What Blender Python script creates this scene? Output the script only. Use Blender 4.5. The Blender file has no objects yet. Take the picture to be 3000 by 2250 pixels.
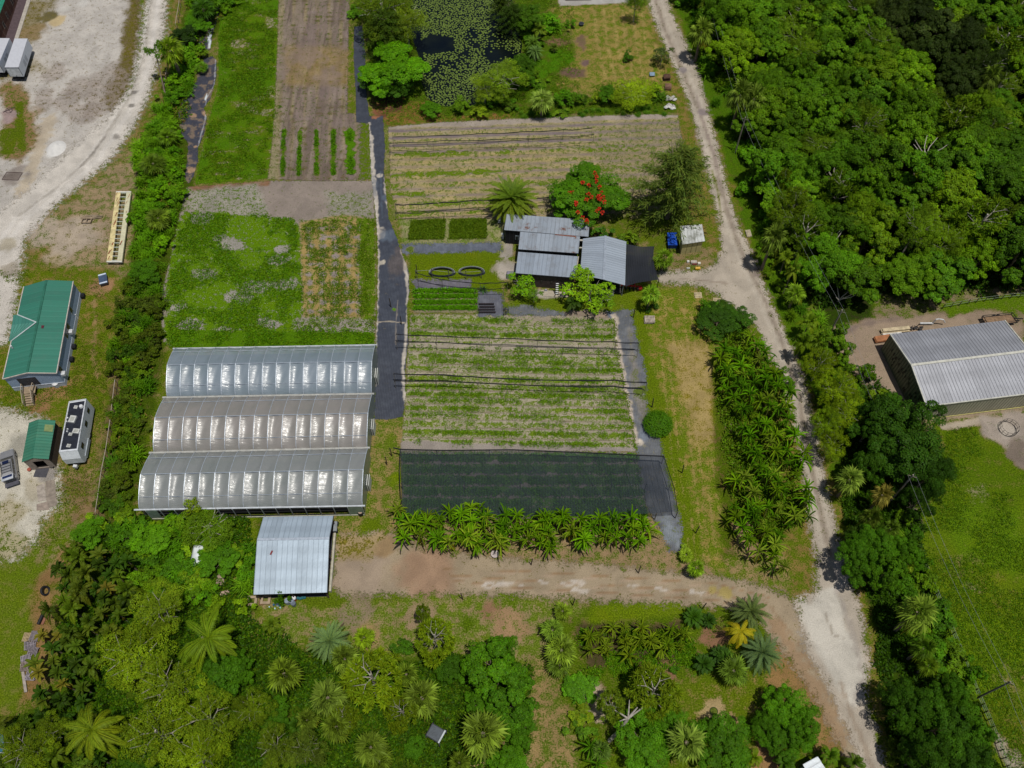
import bpy, math, random
import numpy as np
from mathutils import Vector, Matrix
random.seed(7); RS = np.random.RandomState(11)
F_PX = 2600.0; CAM_H = 105.0; TILT = math.radians(31.2)
cT, sT = math.cos(TILT), math.sin(TILT)
scn = bpy.context.scene
COL = scn.collection

def G(px, py, z=0.0):
    dx = (px-1500)/F_PX; dy = (1125-py)/F_PX
    Y = dy*cT + sT; Z = dy*sT - cT
    t = (z-CAM_H)/Z
    return Vector((dx*t, Y*t, z))
def proj(x, y, z=0.0):
    z = z-CAM_H
    cy = y*cT + z*sT; cz = -y*sT + z*cT
    return 1500+F_PX*x/-cz, 1125-F_PX*cy/-cz
def mpp(px, py, z=0.0):
    a = G(px, py, z); b = G(px+10, py, z); return (b-a).length/10

def srgb(h):
    if not isinstance(h, str): return h
    o = []
    for i in (0, 2, 4):
        c = int(h[i:i+2], 16)/255
        o.append(c/12.92 if c < .04045 else ((c+.055)/1.055)**2.4)
    return tuple(o)
def alb(h, k=0.8):
    return np.array(srgb(h))*k

# ---------------------------------------------------------------- noise
_T = RS.rand(256, 256)
def vn(x, y, s):
    x = np.asarray(x)*s; y = np.asarray(y)*s
    xi = np.floor(x).astype(int); yi = np.floor(y).astype(int)
    fx = x-xi; fy = y-yi
    fx = fx*fx*(3-2*fx); fy = fy*fy*(3-2*fy)
    a = _T[xi & 255, yi & 255]; b = _T[(xi+1) & 255, yi & 255]
    c = _T[xi & 255, (yi+1) & 255]; d = _T[(xi+1) & 255, (yi+1) & 255]
    return (a*(1-fx)+b*fx)*(1-fy)+(c*(1-fx)+d*fx)*fy
def fbm(x, y, s, o=4, off=0.0):
    r = 0; w = 0; a = 1.0
    for k in range(o):
        r = r+a*vn(x+off+17.3*k, y-off*1.7+9.1*k, s*2**k); w += a; a *= .55
    return r/w
def sdist(poly, X, Y):
    n = len(poly); d = np.full(X.shape, 1e9); ins = np.zeros(X.shape, bool)
    for i in range(n):
        ax, ay = poly[i][0], poly[i][1]; bx, by = poly[(i+1) % n][0], poly[(i+1) % n][1]
        ex, ey = bx-ax, by-ay; L = ex*ex+ey*ey+1e-9
        t = np.clip(((X-ax)*ex+(Y-ay)*ey)/L, 0, 1)
        d = np.minimum(d, (X-ax-t*ex)**2+(Y-ay-t*ey)**2)
        c = ((ay > Y) != (by > Y)) & (X < (bx-ax)*(Y-ay)/((by-ay) if by != ay else 1e-9)+ax)
        ins ^= c
    return np.where(ins, 1, -1)*np.sqrt(d)
def sstep(v, a, b):
    t = np.clip((v-a)/(b-a), 0, 1); return t*t*(3-2*t)
def wp(poly, z=0): return [G(p[0], p[1], z) for p in poly]

# ---------------------------------------------------------------- node helpers
def new_mat(name):
    m = bpy.data.materials.new(name); m.use_nodes = True
    m.node_tree.nodes.clear(); return m, m.node_tree.nodes, m.node_tree.links
def mathn(N, L, op, a, b=None, clamp=False):
    n = N.new('ShaderNodeMath'); n.operation = op; n.use_clamp = clamp
    for i, v in enumerate((a, b)):
        if v is None: continue
        if isinstance(v, (int, float)): n.inputs[i].default_value = v
        else: L.new(v, n.inputs[i])
    return n.outputs[0]
def mixc(N, L, f, a, b, t='MIX'):
    n = N.new('ShaderNodeMix'); n.data_type = 'RGBA'; n.blend_type = t
    for i, v in ((0, f), (6, a), (7, b)):
        if isinstance(v, (int, float)): n.inputs[i].default_value = v
        elif isinstance(v, (tuple, list, np.ndarray)): n.inputs[i].default_value = (*v[:3], 1)
        else: L.new(v, n.inputs[i])
    return n.outputs[2]
def noisen(N, L, vec, s, d=4, r=.55, dist=0):
    n = N.new('ShaderNodeTexNoise'); n.inputs['Scale'].default_value = s
    n.inputs['Detail'].default_value = d; n.inputs['Roughness'].default_value = r
    n.inputs['Distortion'].default_value = dist
    if vec is not None: L.new(vec, n.inputs['Vector'])
    return n.outputs['Fac']
def ramp01(N, L, v, a, b, o0=0.0, o1=1.0):
    n = N.new('ShaderNodeMapRange'); n.interpolation_type = 'SMOOTHSTEP'
    L.new(v, n.inputs[0]) if not isinstance(v, (int, float)) else None
    n.inputs[1].default_value = a; n.inputs[2].default_value = b
    n.inputs[3].default_value = o0; n.inputs[4].default_value = o1
    return n.outputs[0]
def attrn(N, name):
    n = N.new('ShaderNodeAttribute'); n.attribute_name = name; return n
def bsdf(N, L, color, rough=.8, spec=.3, metal=0, normal=None):
    b = N.new('ShaderNodeBsdfPrincipled')
    if isinstance(color, (tuple, list, np.ndarray)): b.inputs['Base Color'].default_value = (*color[:3], 1)
    else: L.new(color, b.inputs['Base Color'])
    if isinstance(rough, (int, float)): b.inputs['Roughness'].default_value = rough
    else: L.new(rough, b.inputs['Roughness'])
    b.inputs['Metallic'].default_value = metal
    b.inputs['Specular IOR Level'].default_value = spec
    if normal is not None: L.new(normal, b.inputs['Normal'])
    return b
def bumpn(N, L, h, s, d=.1):
    n = N.new('ShaderNodeBump'); n.inputs['Strength'].default_value = s; n.inputs['Distance'].default_value = d
    L.new(h, n.inputs['Height']); return n.outputs[0]
def outn(N, L, sh):
    o = N.new('ShaderNodeOutputMaterial'); L.new(sh, o.inputs['Surface'])

def soil_material(name, edge=None, fine=1.0, bump=.5, vegk=5.0, rough=.95, spec=.1, vs=(1.1, 4.5), edgeamp=.6):
    m, N, L = new_mat(name)
    tc = N.new('ShaderNodeNewGeometry').outputs['Position']
    col = attrn(N, 'Col').outputs['Color']; veg = attrn(N, 'Veg').outputs['Color']; cov = attrn(N, 'Cov').outputs['Fac']
    n1 = noisen(N, L, tc, vs[0], 6, .65); n2 = noisen(N, L, tc, vs[1], 4, .6); n3 = noisen(N, L, tc, 9, 3, .7)
    n4 = noisen(N, L, tc, .35, 5, .6, .5)
    s = mathn(N, L, 'ADD', mathn(N, L, 'MULTIPLY', n1, .55), mathn(N, L, 'MULTIPLY', n2, .45))
    s = ramp01(N, L, s, .33, .67)
    k = mathn(N, L, 'MULTIPLY', mathn(N, L, 'SUBTRACT', cov, s), vegk)
    k = mathn(N, L, 'ADD', k, .5, clamp=True)
    f1 = ramp01(N, L, n3, .3, .7, 1-.30*fine, 1+.26*fine)
    f2 = ramp01(N, L, n4, .3, .7, .86, 1.13)
    soil = mixc(N, L, 1.0, col, mixc(N, L, 1.0, f1, f2, 'MULTIPLY'), 'MULTIPLY')
    v1 = ramp01(N, L, n2, .3, .72, .55, 1.35)
    v2 = ramp01(N, L, n3, .3, .7, .7, 1.3)
    vegc = mixc(N, L, 1.0, veg, mixc(N, L, 1.0, v1, v2, 'MULTIPLY'), 'MULTIPLY')
    # yellowish variation of the vegetation
    vegc = mixc(N, L, ramp01(N, L, n4, .5, .75, 0, .35), vegc, mixc(N, L, 1.0, vegc, (1.5, 1.12, .8), 'MULTIPLY'))
    c = mixc(N, L, k, soil, vegc)
    nb = bumpn(N, L, mathn(N, L, 'ADD', n3, mathn(N, L, 'ADD', mathn(N, L, 'MULTIPLY', n2, 1.5), mathn(N, L, 'MULTIPLY', k, .5))), bump, .25)
    b = bsdf(N, L, c, rough, spec, 0, nb)
    if edge is None: outn(N, L, b.outputs[0])
    else:
        d = attrn(N, 'd').outputs['Fac']
        e = mathn(N, L, 'ADD', d, mathn(N, L, 'MULTIPLY', mathn(N, L, 'SUBTRACT', s, .5), edgeamp*1.2))
        e = mathn(N, L, 'ADD', e, mathn(N, L, 'MULTIPLY', mathn(N, L, 'SUBTRACT', n3, .5), edgeamp*.8))
        a = ramp01(N, L, e, -edge/2, edge/2)
        tr = N.new('ShaderNodeBsdfTransparent'); mx = N.new('ShaderNodeMixShader')
        L.new(a, mx.inputs[0]); L.new(tr.outputs[0], mx.inputs[1]); L.new(b.outputs[0], mx.inputs[2])
        outn(N, L, mx.outputs[0])
    return m

def set_attr(me, name, arr, typ):
    a = me.attributes.new(name, typ, 'POINT')
    if typ == 'FLOAT': a.data.foreach_set('value', np.ascontiguousarray(arr, dtype=np.float32).ravel())
    else:
        b = np.ones((len(arr), 4), np.float32); b[:, :3] = arr; a.data.foreach_set('color', b.ravel())
def mesh_np(name, V, Fq):
    me = bpy.data.meshes.new(name)
    n = len(V); m = len(Fq); k = Fq.shape[1]
    me.vertices.add(n); me.vertices.foreach_set('co', np.ascontiguousarray(V, dtype=np.float32).ravel())
    me.loops.add(m*k); me.loops.foreach_set('vertex_index', np.ascontiguousarray(Fq, dtype=np.int32).ravel())
    me.polygons.add(m); me.polygons.foreach_set('loop_start', np.arange(0, m*k, k, dtype=np.int32))
    me.polygons.foreach_set('loop_total', np.full(m, k, dtype=np.int32))
    me.update(calc_edges=True); return me
def link(name, me, mat, parent=None, **props):
    o = bpy.data.objects.new(name, me)
    if mat is not None:
        for mm in (mat if isinstance(mat, (list, tuple)) else [mat]): me.materials.append(mm)
    COL.objects.link(o)
    if parent is not None: o.parent = parent
    for k, v in props.items():
        if v is not None: o[k] = v
    return o

def grid_mesh(name, xs, ys, keep=None, z=0.0, zf=None):
    nx, ny = len(xs), len(ys)
    X, Y = np.meshgrid(xs, ys, indexing='ij')
    idx = np.arange(nx*ny).reshape(nx, ny)
    q = np.stack([idx[:-1, :-1], idx[1:, :-1], idx[1:, 1:], idx[:-1, 1:]], -1).reshape(-1, 4)
    Z = np.full(X.shape, z) if zf is None else zf(X, Y)+z
    V = np.stack([X, Y, Z], -1).reshape(-1, 3)
    if keep is not None:
        kp = keep.ravel(); q = q[kp[q].any(1)]
        used = np.unique(q); rm = np.full(nx*ny, -1); rm[used] = np.arange(len(used))
        V = V[used]; q = rm[q]
    else: used = np.arange(nx*ny)
    return mesh_np(name, V, q), X.ravel()[used], Y.ravel()[used], used

def lsh(c):
    r, g, b = c
    if r > g*1.02: return np.array([r, g, b*.8])
    g2 = g*.95; r2 = min(max(r*(1.2 if r < .5*g else 1.0), .37*g2), .67*g2)
    return np.array([r2, g2, b*.5])
class Paint:
    """soil colour, cover share and cover colour at ground points"""
    def __init__(s, X, Y, col, cov, veg):
        s.X, s.Y = X, Y; n = len(X)
        s.PX, s.PY = proj(X, Y)
        s.col = np.tile(alb(col), (n, 1)); s.cov = np.full(n, float(cov)); s.veg = np.tile(lsh(alb(veg)), (n, 1))
    def w(s, poly, soft=1.0, amp=.8, sc=.5):
        d = sdist(wp(poly), s.X, s.Y)+(fbm(s.X, s.Y, sc, 3)-.5)*2*amp
        return sstep(d, -soft/2, soft/2)
    def put(s, w, col=None, cov=None, veg=None):
        if np.isscalar(w): w = np.full(len(s.X), w)
        if col is not None: s.col = s.col*(1-w[:, None])+alb(col)*w[:, None]
        if cov is not None: s.cov = s.cov*(1-w)+cov*w
        if veg is not None: s.veg = s.veg*(1-w[:, None])+lsh(alb(veg))*w[:, None]
    def blob(s, px, py, r, col=None, cov=None, veg=None, k=1.0, asp=1.0):
        c = G(px, py); rr = r*mpp(px, py)
        d = 1-np.sqrt(((s.X-c.x)/rr)**2+((s.Y-c.y)/(rr*asp))**2)+(fbm(s.X, s.Y, 1.2/max(rr, .8), 3, px)-.5)*1.3
        s.put(sstep(d, -.15, .35)*k, col, cov, veg)
    def line(s, pts, wpx, col=None, cov=None, veg=None, k=1.0, soft=.5):
        P = wp(pts); d = np.full(len(s.X), 1e9)
        for a, b in zip(P[:-1], P[1:]):
            ex, ey = b.x-a.x, b.y-a.y; t = np.clip(((s.X-a.x)*ex+(s.Y-a.y)*ey)/(ex*ex+ey*ey), 0, 1)
            d = np.minimum(d, np.hypot(s.X-a.x-t*ex, s.Y-a.y-t*ey))
        w0 = wpx*mpp(*pts[len(pts)//2]); d = d+(fbm(s.X, s.Y, 1.5, 2)-.5)*w0
        s.put((1-sstep(d, w0*(.5-soft/2), w0*(.5+soft/2)))*k, col, cov, veg)

def sheet(name, poly, mat, z, paint, base, cell=.25, margin=.8, **props):
    W = wp(poly); xs_ = [p.x for p in W]; ys_ = [p.y for p in W]
    xs = np.arange(min(xs_)-margin-cell, max(xs_)+margin+cell*2, cell)
    ys = np.arange(min(ys_)-margin-cell, max(ys_)+margin+cell*2, cell)
    X, Y = np.meshgrid(xs, ys, indexing='ij')
    d = sdist(W, X, Y)
    me, x, y, used = grid_mesh(name, xs, ys, d > -margin, z)
    P = Paint(x, y, *base)
    if paint: paint(P)
    set_attr(me, 'Col', np.clip(P.col, 0, 1), 'FLOAT_COLOR'); set_attr(me, 'Veg', np.clip(P.veg, 0, 1), 'FLOAT_COLOR')
    set_attr(me, 'Cov', P.cov, 'FLOAT'); set_attr(me, 'd', d.ravel()[used], 'FLOAT')
    return link(name, me, mat, kind='structure', **props)
# ================================================================ the ground
M_ground = soil_material('ground_soil', None, vegk=2.6, fine=.85, vs=(.9, 5.5))
M_sheet = soil_material('track_soil', .8, edgeamp=1.0)
M_field = soil_material('field_soil', .25, edgeamp=.35, vegk=6, vs=(1.6, 6.0))

def ground():
    def axis(a, b, c, far):
        core = np.arange(a, b+c, c); k = np.cumsum(1.5*1.35**np.arange(22)); k = k[k < far]
        return np.concatenate([(a-k)[::-1], core, b+k])
    xs = axis(-104, 104, .33, 1600); ys = axis(4, 158, .33, 1600)
    me, x, y, used = grid_mesh('ground', xs, ys)
    P = Paint(x, y, '8c7a50', .62, '5c7414')
    # --- left verge and the yard around the house
    P.put(P.w([(470,-60),(560,-60),(520,200),(470,330),(400,560),(330,800),(310,1100),(280,1500),(200,1700),(160,2060),(0,2120),(-200,2300),(-200,500),(60,640),(330,420),(400,250)], 1.5), '8a7448', .55, '6a7016')
    P.put(P.w([(250,560),(400,420),(420,560),(380,800),(240,800),(160,740),(150,640)], 3, 2), 'a08a6c', .42, '74742a')
    P.blob(230,700,90,'b3a491',.22,'6e6c24'); P.blob(120,690,70,'b3a491',.3); P.blob(190,790,60,'a89778',.35)
    P.put(P.w([(0,780),(330,790),(350,860),(330,1180),(260,1260),(0,1240)], 2, 1), '8a7440', .66, '63740f')
    P.blob(300,840,40,'a07d5c',.2); P.blob(170,1130,60,'9a7650',.35); P.blob(120,1180,45,'9a7650',.35)
    P.line([(275,880),(280,960),(272,1040),(285,1110)],12,'a08560',.25,k=.6)
    P.line([(200,900),(190,1000),(175,1090)],22,'a5815c',.22,k=.8)
    P.put(P.w([(160,1380),(310,1380),(290,1560),(190,1640),(60,1760),(-100,1800),(-100,1560),(120,1540)], 2, 1.5), '96855e', .6, '5f7812')
    P.put(P.w([(-100,1640),(120,1640),(150,1760),(110,1900),(80,2000),(60,2080),(-100,2120)], 2, 1), '7c7a3a', .75, '66791a')
    P.put(P.w([(170,1400),(260,1380),(290,1500),(240,1560)], 2, 1), '8a7250', .4, '6c6a2a')
    P.put(P.w([(110,1700),(190,1600),(260,1600),(160,1720),(150,1900),(110,2050),(60,2060),(90,1850)], 1.2, .8), '8f7148', .3, '6a6420')
    # --- hedgerow strip
    P.put(P.w([(560,-60),(700,-60),(700,40),(640,80),(560,240),(600,330),(560,560),(510,700),(480,900),(490,1010),(450,1200),(420,1400),(400,1510),(780,1515),(760,1800),(300,1800),(230,1700),(300,1500),(320,1250),(340,1000),(390,700),(420,500),(480,330),(510,150)], 1.2, .8), '6b5a34', .85, '3d5a0c')
    P.line([(350,1080),(330,1200),(300,1400),(285,1560)], 34, '6a5a3c', .2, '4e5416', .8)
    # --- bottom-left jungle floor
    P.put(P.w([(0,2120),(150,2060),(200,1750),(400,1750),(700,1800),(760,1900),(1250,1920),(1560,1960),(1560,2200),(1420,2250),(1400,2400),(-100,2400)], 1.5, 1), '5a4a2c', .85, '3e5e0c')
    # --- strip beside the greenhouse, around the metal shed
    P.put(P.w([(1090,1215),(1190,1215),(1180,1490),(1160,1640),(980,1640),(985,1500),(1060,1500)], 1, .5), '9c8656', .55, '757a24')
    P.put(P.w([(1165,1510),(1185,1500),(2050,1500),(2050,1640),(2200,1700),(1500,1645),(1250,1630),(1170,1580)], 1, .6), '9c8362', .4, '75782a')
    P.blob(1080,1540,35,None,.95,'6a7a10'); P.blob(1160,1400,22,None,.9,'7a8410'); P.blob(1130,1300,30,None,.75)
    P.put(P.w([(700,1510),(760,1510),(740,1680),(720,1760),(660,1780),(640,1600)], 1, .6), '8a7a48', .8, '6a7c0e')
    # --- meadow below the dirt road
    P.put(P.w([(740,1740),(1400,1735),(1700,1765),(1720,1800),(1640,1840),(1600,1900),(1560,1950),(1400,1930),(1300,1900),(1160,1930),(1060,1880),(800,1880),(760,1820)], 1.5, 1), '988560', .62, '72802a')
    P.put(P.w([(820,1745),(1180,1735),(1180,1765),(900,1780)], 1, .6), '8c8044', .85, '5e7416')
    P.blob(1040,1790,60,'8f7f66',.35); P.blob(1240,1820,50,'a08a6c',.25); P.blob(1370,1830,22,None,.95,'55700f'); P.blob(1080,1860,40,'a68c60',.25)
    P.blob(1440,1790,40,'957458',.25); P.blob(1490,1770,28,None,.85,'5e7818'); P.blob(1500,1850,60,'a78866',.3)
    P.put(P.w([(1540,1900),(1650,2000),(1700,2250),(1680,2400),(1430,2400),(1450,2200),(1540,2160),(1555,2000)], 1.2, .8), '9c8458', .5, '74752a')
    P.blob(1500,2200,45,'a78f64',.2); P.blob(1390,2230,40,'a78f64',.25)
    # --- garden at the bottom right
    P.put(P.w([(1640,1840),(1760,1760),(2100,1780),(2180,1800),(2250,1870),(2300,1950),(2420,2060),(2520,2250),(2520,2400),(1700,2400),(1690,2150),(1640,2000)], 1.5, 1), '7d6a42', .8, '56700f')
    P.put(P.w([(1740,1770),(1990,1765),(2020,1800),(1720,1830)], 1, .5), '84813a', .95, '6c8010')
    P.put(P.w([(1700,1830),(1990,1820),(2000,1850),(1990,1940),(1880,1950),(1720,1960),(1690,1900)], .8, .6), '54492f', .35, '40520f')
    P.put(P.w([(1980,1980),(2250,1980),(2330,2080),(2300,2140),(2020,2140),(1980,2060)], 1.5, 1), '8f7a48', .75, '6f7614')
    P.blob(2090,2085,52,'b59f72',.05); P.blob(1740,2040,45,'b2a288',.15); P.blob(1760,2090,35,'b2a288',.2)
    P.blob(2120,2130,40,'a98f66',.15); P.blob(2240,2230,60,'9c7a52',.2)
    P.blob(2090,1870,40,'8d6a50',.3); P.blob(1960,1960,35,'8a6a50',.3)
    P.put(P.w([(2270,1870),(2350,1960),(2430,2080),(2520,2240),(2420,2240),(2330,2100),(2240,1990),(2270,1950)], 1, .5), '98784c', .3, '6e7020')
    # --- mown meadow right of the fields
    P.put(P.w([(1850,860),(2020,840),(2080,900),(2110,1000),(2080,1100),(2100,1300),(2130,1500),(2160,1700),(2040,1650),(1980,1450),(1920,1200),(1860,1000)], 1.2, .8), '988546', .62, '75801c')
    P.put(P.w([(1830,870),(1900,860),(1900,1050),(1960,1200),(2010,1400),(2060,1640),(1990,1640),(1950,1400),(1880,1150),(1840,1000)], .8, .5), '8c8040', .9, '657a10')
    P.put(P.w([(1950,1000),(2080,1000),(2100,1300),(2040,1300)], 1.5, 1.5, .35), 'ab9560', .35, '8a7f2a')
    for i in range(9):
        x0 = 1925+i*20; P.line([(x0,860+10*i),(x0+28,1200),(x0+60,1500),(x0+75,1640)], 6, 'ae9a62', .25, k=.45)
    P.put(P.w([(2140,940),(2260,1200),(2330,1400),(2370,1600),(2350,1740),(2200,1700),(2120,1640),(2100,1400),(2080,1100)], 1, .8), '6a5432', .75, '4a680e')
    P.put(P.w([(2130,1640),(2370,1560),(2380,1740),(2320,1740),(2150,1710)], 1.5, 1), '9c855c', .55, '767a26')
    P.blob(2150,1250,30,'a08a70',.3); P.blob(2200,1580,60,'a58c66',.25); P.blob(2200,1460,40,'a58c66',.35)
    # --- lawns round the farm buildings
    P.put(P.w([(1205,742),(1490,735),(1500,770),(1470,830),(1460,870),(1380,870),(1380,822),(1205,825)], .5, .25), '7d7a30', .97, '66790c')
    P.put(P.w([(1470,900),(1560,865),(1840,860),(1930,830),(1900,860),(1880,915),(1640,915)], .8, .5), '7d7a3c', .85, '657a14')
    P.put(P.w([(1780,620),(2130,560),(2110,760),(2080,790),(1920,795),(1900,700),(1790,690)], 1, .8), '7c6c42', .8, '62701a')
    P.put(P.w([(1930,740),(2100,720),(2090,785),(1960,800)], 1, .6), '8f7a58', .45, '6c7022')
    P.blob(1495,790,55,'a9a196',.02,asp=.7); P.blob(1485,735,22,'a9a196',.02,asp=2.0); P.blob(1480,800,25,'b5aca0',.02); P.blob(1610,862,60,'aca598',.02,asp=.28)
    P.put(P.w([(1780,590),(1800,560),(2010,560),(1900,620),(1810,640)], 1, .8), '8d8560', .6, '666f1c')
    # --- fields margin
    P.put(P.w([(1160,600),(1480,600),(1480,740),(1180,715)], .6, .4), '99946a', .45, '7a8440')
    P.put(P.w([(1100,330),(1980,300),(2010,560),(1960,640),(1820,640),(1150,640)], .8, .5), '8f8360', .6, '68751c')
    # --- pond banks and the top meadow
    P.put(P.w([(1020,-60),(1660,-60),(1600,40),(1690,150),(1700,240),(1640,300),(1990,230),(1990,330),(1500,345),(1140,370),(1090,330),(1080,100)], 1, .8), '6c5a34', .8, '4c6a0e')
    P.put(P.w([(1095,290),(1240,300),(1300,340),(1500,330),(1500,345),(1140,368),(1100,330)], .8, .5), '94683f', .5, '66741a')
    P.blob(1150,300,55,'5e4030',.1); P.blob(1110,320,28,'8a5c42',.05)
    P.put(P.w([(1600,20),(1900,10),(1960,170),(2010,300),(1960,300),(1680,270),(1620,250),(1680,180),(1690,120),(1640,60)], 1.5, 1), '9a864a', .5, '7a7c20')
    for i in range(7):
        x0 = 1740+i*28; P.line([(x0,30),(x0+10,120),(x0+34,230)], 8, 'b09c62', .2, k=.4)
    P.blob(1630,125,34,'7a6048',.1,asp=.6); P.blob(1680,215,42,'6f5a4a',.08,asp=.6); P.blob(1705,120,18,'7a6450',.15,asp=2); P.blob(1715,185,16,'75605a',.1)
    P.blob(1640,170,38,None,.97,'3f7a08'); P.blob(1600,200,40,None,.97,'3f7a08'); P.blob(1690,80,10,None,.9)
    P.put(P.w([(1620,-60),(1850,-60),(1845,8),(1720,14),(1640,18)], .4, .2), 'b5b2ac', 0.0)
    # --- verge on both sides of the right road
    P.put(P.w([(1900,60),(1990,60),(2140,400),(2230,700),(2420,1150),(2500,1500),(2600,1800),(2700,2250),(2520,2250),(2300,1700),(2250,1000),(2010,600),(1980,300)], 1.5, 1), '8a7440', .55, '6f7618')
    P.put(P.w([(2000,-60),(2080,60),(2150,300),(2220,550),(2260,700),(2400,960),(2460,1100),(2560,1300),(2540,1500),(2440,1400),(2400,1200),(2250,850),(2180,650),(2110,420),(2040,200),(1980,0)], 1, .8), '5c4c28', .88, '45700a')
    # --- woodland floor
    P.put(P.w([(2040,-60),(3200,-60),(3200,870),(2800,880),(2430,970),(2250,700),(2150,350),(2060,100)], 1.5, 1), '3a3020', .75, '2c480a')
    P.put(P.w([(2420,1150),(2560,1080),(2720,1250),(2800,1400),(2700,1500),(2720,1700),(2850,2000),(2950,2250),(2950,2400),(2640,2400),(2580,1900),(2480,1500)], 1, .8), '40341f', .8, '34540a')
    # --- warehouse yard and the pasture
    P.put(P.w([(2560,860),(3200,820),(3200,1200),(2720,1260),(2560,1100)], 1, .8), '8a7a60', .5, '5a7410')
    P.put(P.w([(2430,960),(2500,940),(2760,920),(2880,900),(3000,940),(3000,1230),(2960,1205),(2750,1240),(2660,1220),(2560,1150),(2480,1080)], 1, .8), 'a08d79', .06, '66702c')
    P.put(P.w([(2440,955),(2700,925),(2560,945),(2460,985)], 1, .8), '85756a', .05)
    P.put(P.w([(2760,890),(3050,850),(3050,930),(2900,905),(2780,925)], 1, .8), '7a6c46', .85, '5a7a0e')
    P.put(P.w([(2740,1240),(3200,1180),(3200,2400),(2960,2400),(2900,2200),(2760,1800),(2660,1560),(2700,1480),(2780,1380)], 1.2, .8), '80703c', .9, '56780e')
    P.blob(2900,1560,150,None,1,'5c7e10'); P.blob(2860,1900,140,None,.95,'628010'); P.blob(2900,1400,120,None,.9,'52700a',.7); P.blob(2990,2150,100,None,.75,'5c7010'); P.blob(2820,1650,50,'8c8050',.6,k=.7); P.blob(2960,1980,60,'8c8050',.6,k=.7); P.blob(2930,1720,70,None,.8,'6c7c14',.7)
    P.put(P.w([(2750,1245),(2880,1220),(2870,1245),(2760,1262)], .5, .3), 'b8ab98', 0)
    P.put(P.w([(2870,1222),(3200,1185),(3200,1380),(2985,1370),(2940,1320),(2880,1270)], 1, .8), 'a79b8f', .03, '6c7030')
    P.blob(2990,1330,45,'85786c',.05); P.blob(2950,1260,26,'bdb3a6',0); P.blob(2670,1510,30,'82756a',.1); P.blob(2690,1540,26,'82756a',.15); P.blob(2860,1440,40,'8e8a6a',.6,k=.7); P.blob(2850,1720,22,'9a9070',.4,k=.8)
    P.blob(2930,2180,25,'a69b86',.1); P.blob(2960,2230,35,'a69b86',.2)
    # --- generic large patches
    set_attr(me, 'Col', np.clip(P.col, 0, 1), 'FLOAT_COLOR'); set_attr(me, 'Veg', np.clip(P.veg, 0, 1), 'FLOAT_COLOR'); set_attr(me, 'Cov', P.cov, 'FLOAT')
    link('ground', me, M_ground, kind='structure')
ground()

# ---------------------------------------------------------------- tracks and yards
def yard(P):
    P.put(1.0, 'c0bab2', .17, '7a7048')
    P.put(P.w([(0,0),(160,0),(130,80),(60,150),(140,200),(0,230)], 3, 2), '8d8266', .4, '72682c')
    P.put(P.w([(380,-50),(430,-50),(400,160),(375,280),(330,330),(300,290),(345,200)], 1.5, 1), '75664a', .55, '6a6420')
    for a in [(330,230,60),(300,300,60),(260,330,50),(200,300,45),(130,290,40),(160,215,40),(250,260,60)]: P.blob(*a,'9a8e84',.34,'6e6044',.6)
    P.blob(170,60,28,'c0ad86',0); P.blob(185,25,18,'c6c2ba',0); P.blob(245,8,20,'cbc7c0',0); P.blob(140,50,30,'6c6442',.35); P.blob(90,90,40,'8f7c5a',.3)
    P.put(P.w([(0,250),(60,240),(110,330),(110,420),(60,480),(0,470)], 2, 1.5), '8d7350', .4, '62701a')
    P.put(P.w([(0,380),(60,370),(40,450),(0,460)], 1, .6), '77703a', .85, '5c6c10')
    P.put(P.w([(45,300),(65,300),(70,440),(50,440)], .8, .5), '6e6c2a', .85, '5c6c10')
    P.blob(25,340,26,'a08c88',.05)
    P.line([(150,350),(120,420),(90,500),(60,600)], 40, 'bcae98', 0, k=.9)
    P.blob(168,436,22,'d0ceca',0); P.blob(150,455,14,'cfcdc8',0); P.blob(240,420,14,'cfcbc6',0)
    for (x0,y0) in ((0,0),(12,4)): P.line([(250+x0,430),(190+x0,510),(110+x0,600+y0)], 6, '8c847a', 0, k=.6)
    P.blob(40,520,45,'958c84',.05)
M_yard = soil_material('yard_sand', 1.6, fine=1.0, bump=.4, vegk=4, edgeamp=1.8, vs=(1.4, 5.0))
sheet('gravel_yard', [(-120,-60),(400,-60),(410,60),(400,200),(360,300),(300,420),(200,560),(60,700),(-120,760)], M_yard, .004, yard, ('a59c92', .1, '7a7434'), .3, 2.0)
def wroad(P):
    P.put(1.0, 'cdc6bc', .02, '8a8250')
    for o, c in ((-14,'cfc8c0'),(16,'d2ccc4')): P.line([(455+o,-60),(430+o,150),(400+o,260),(350+o,350),(270+o,470),(170+o,560),(60+o,640),(-20+o,750)], 16, 'd8d2ca', 0, k=.7)
    P.line([(450,-60),(425,150),(392,260),(340,350),(262,465),(160,555),(50,635)], 9, 'a8a094', .1, k=.6)
    P.blob(392,270,10,'8a857e',0); P.blob(385,310,9,'8a857e',0); P.blob(340,400,12,'9a948c',0)
    P.line([(310,400),(270,450),(235,490)], 6, '8a847c', 0, k=.7)
    P.blob(30,790,30,'a39a8c',.1); P.blob(20,720,30,'b4ab98',0)
sheet('gravel_road', [(435,-60),(490,-60),(480,100),(455,200),(430,290),(395,360),(330,460),(260,520),(160,600),(70,700),(50,820),(40,900),(20,1000),(-120,1040),(-120,700),(0,620),(80,560),(200,440),(320,340),(385,260),(410,160),(425,60)], M_yard, .008, wroad, ('c2b9ae', .03, '8a8250'), .3, 2.0)
def dyard(P):
    P.put(1.0, 'cac4b4', .10, '7a7434')
    P.blob(60,1300,50,'a39f92',.05); P.blob(30,1500,60,'b0a68c',.3,'76742c'); P.blob(110,1430,40,'b5ac98',.1); P.blob(20,1600,60,'a89f80',.4,'6a7420')
    P.blob(140,1390,30,'958f88',.05)
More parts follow.
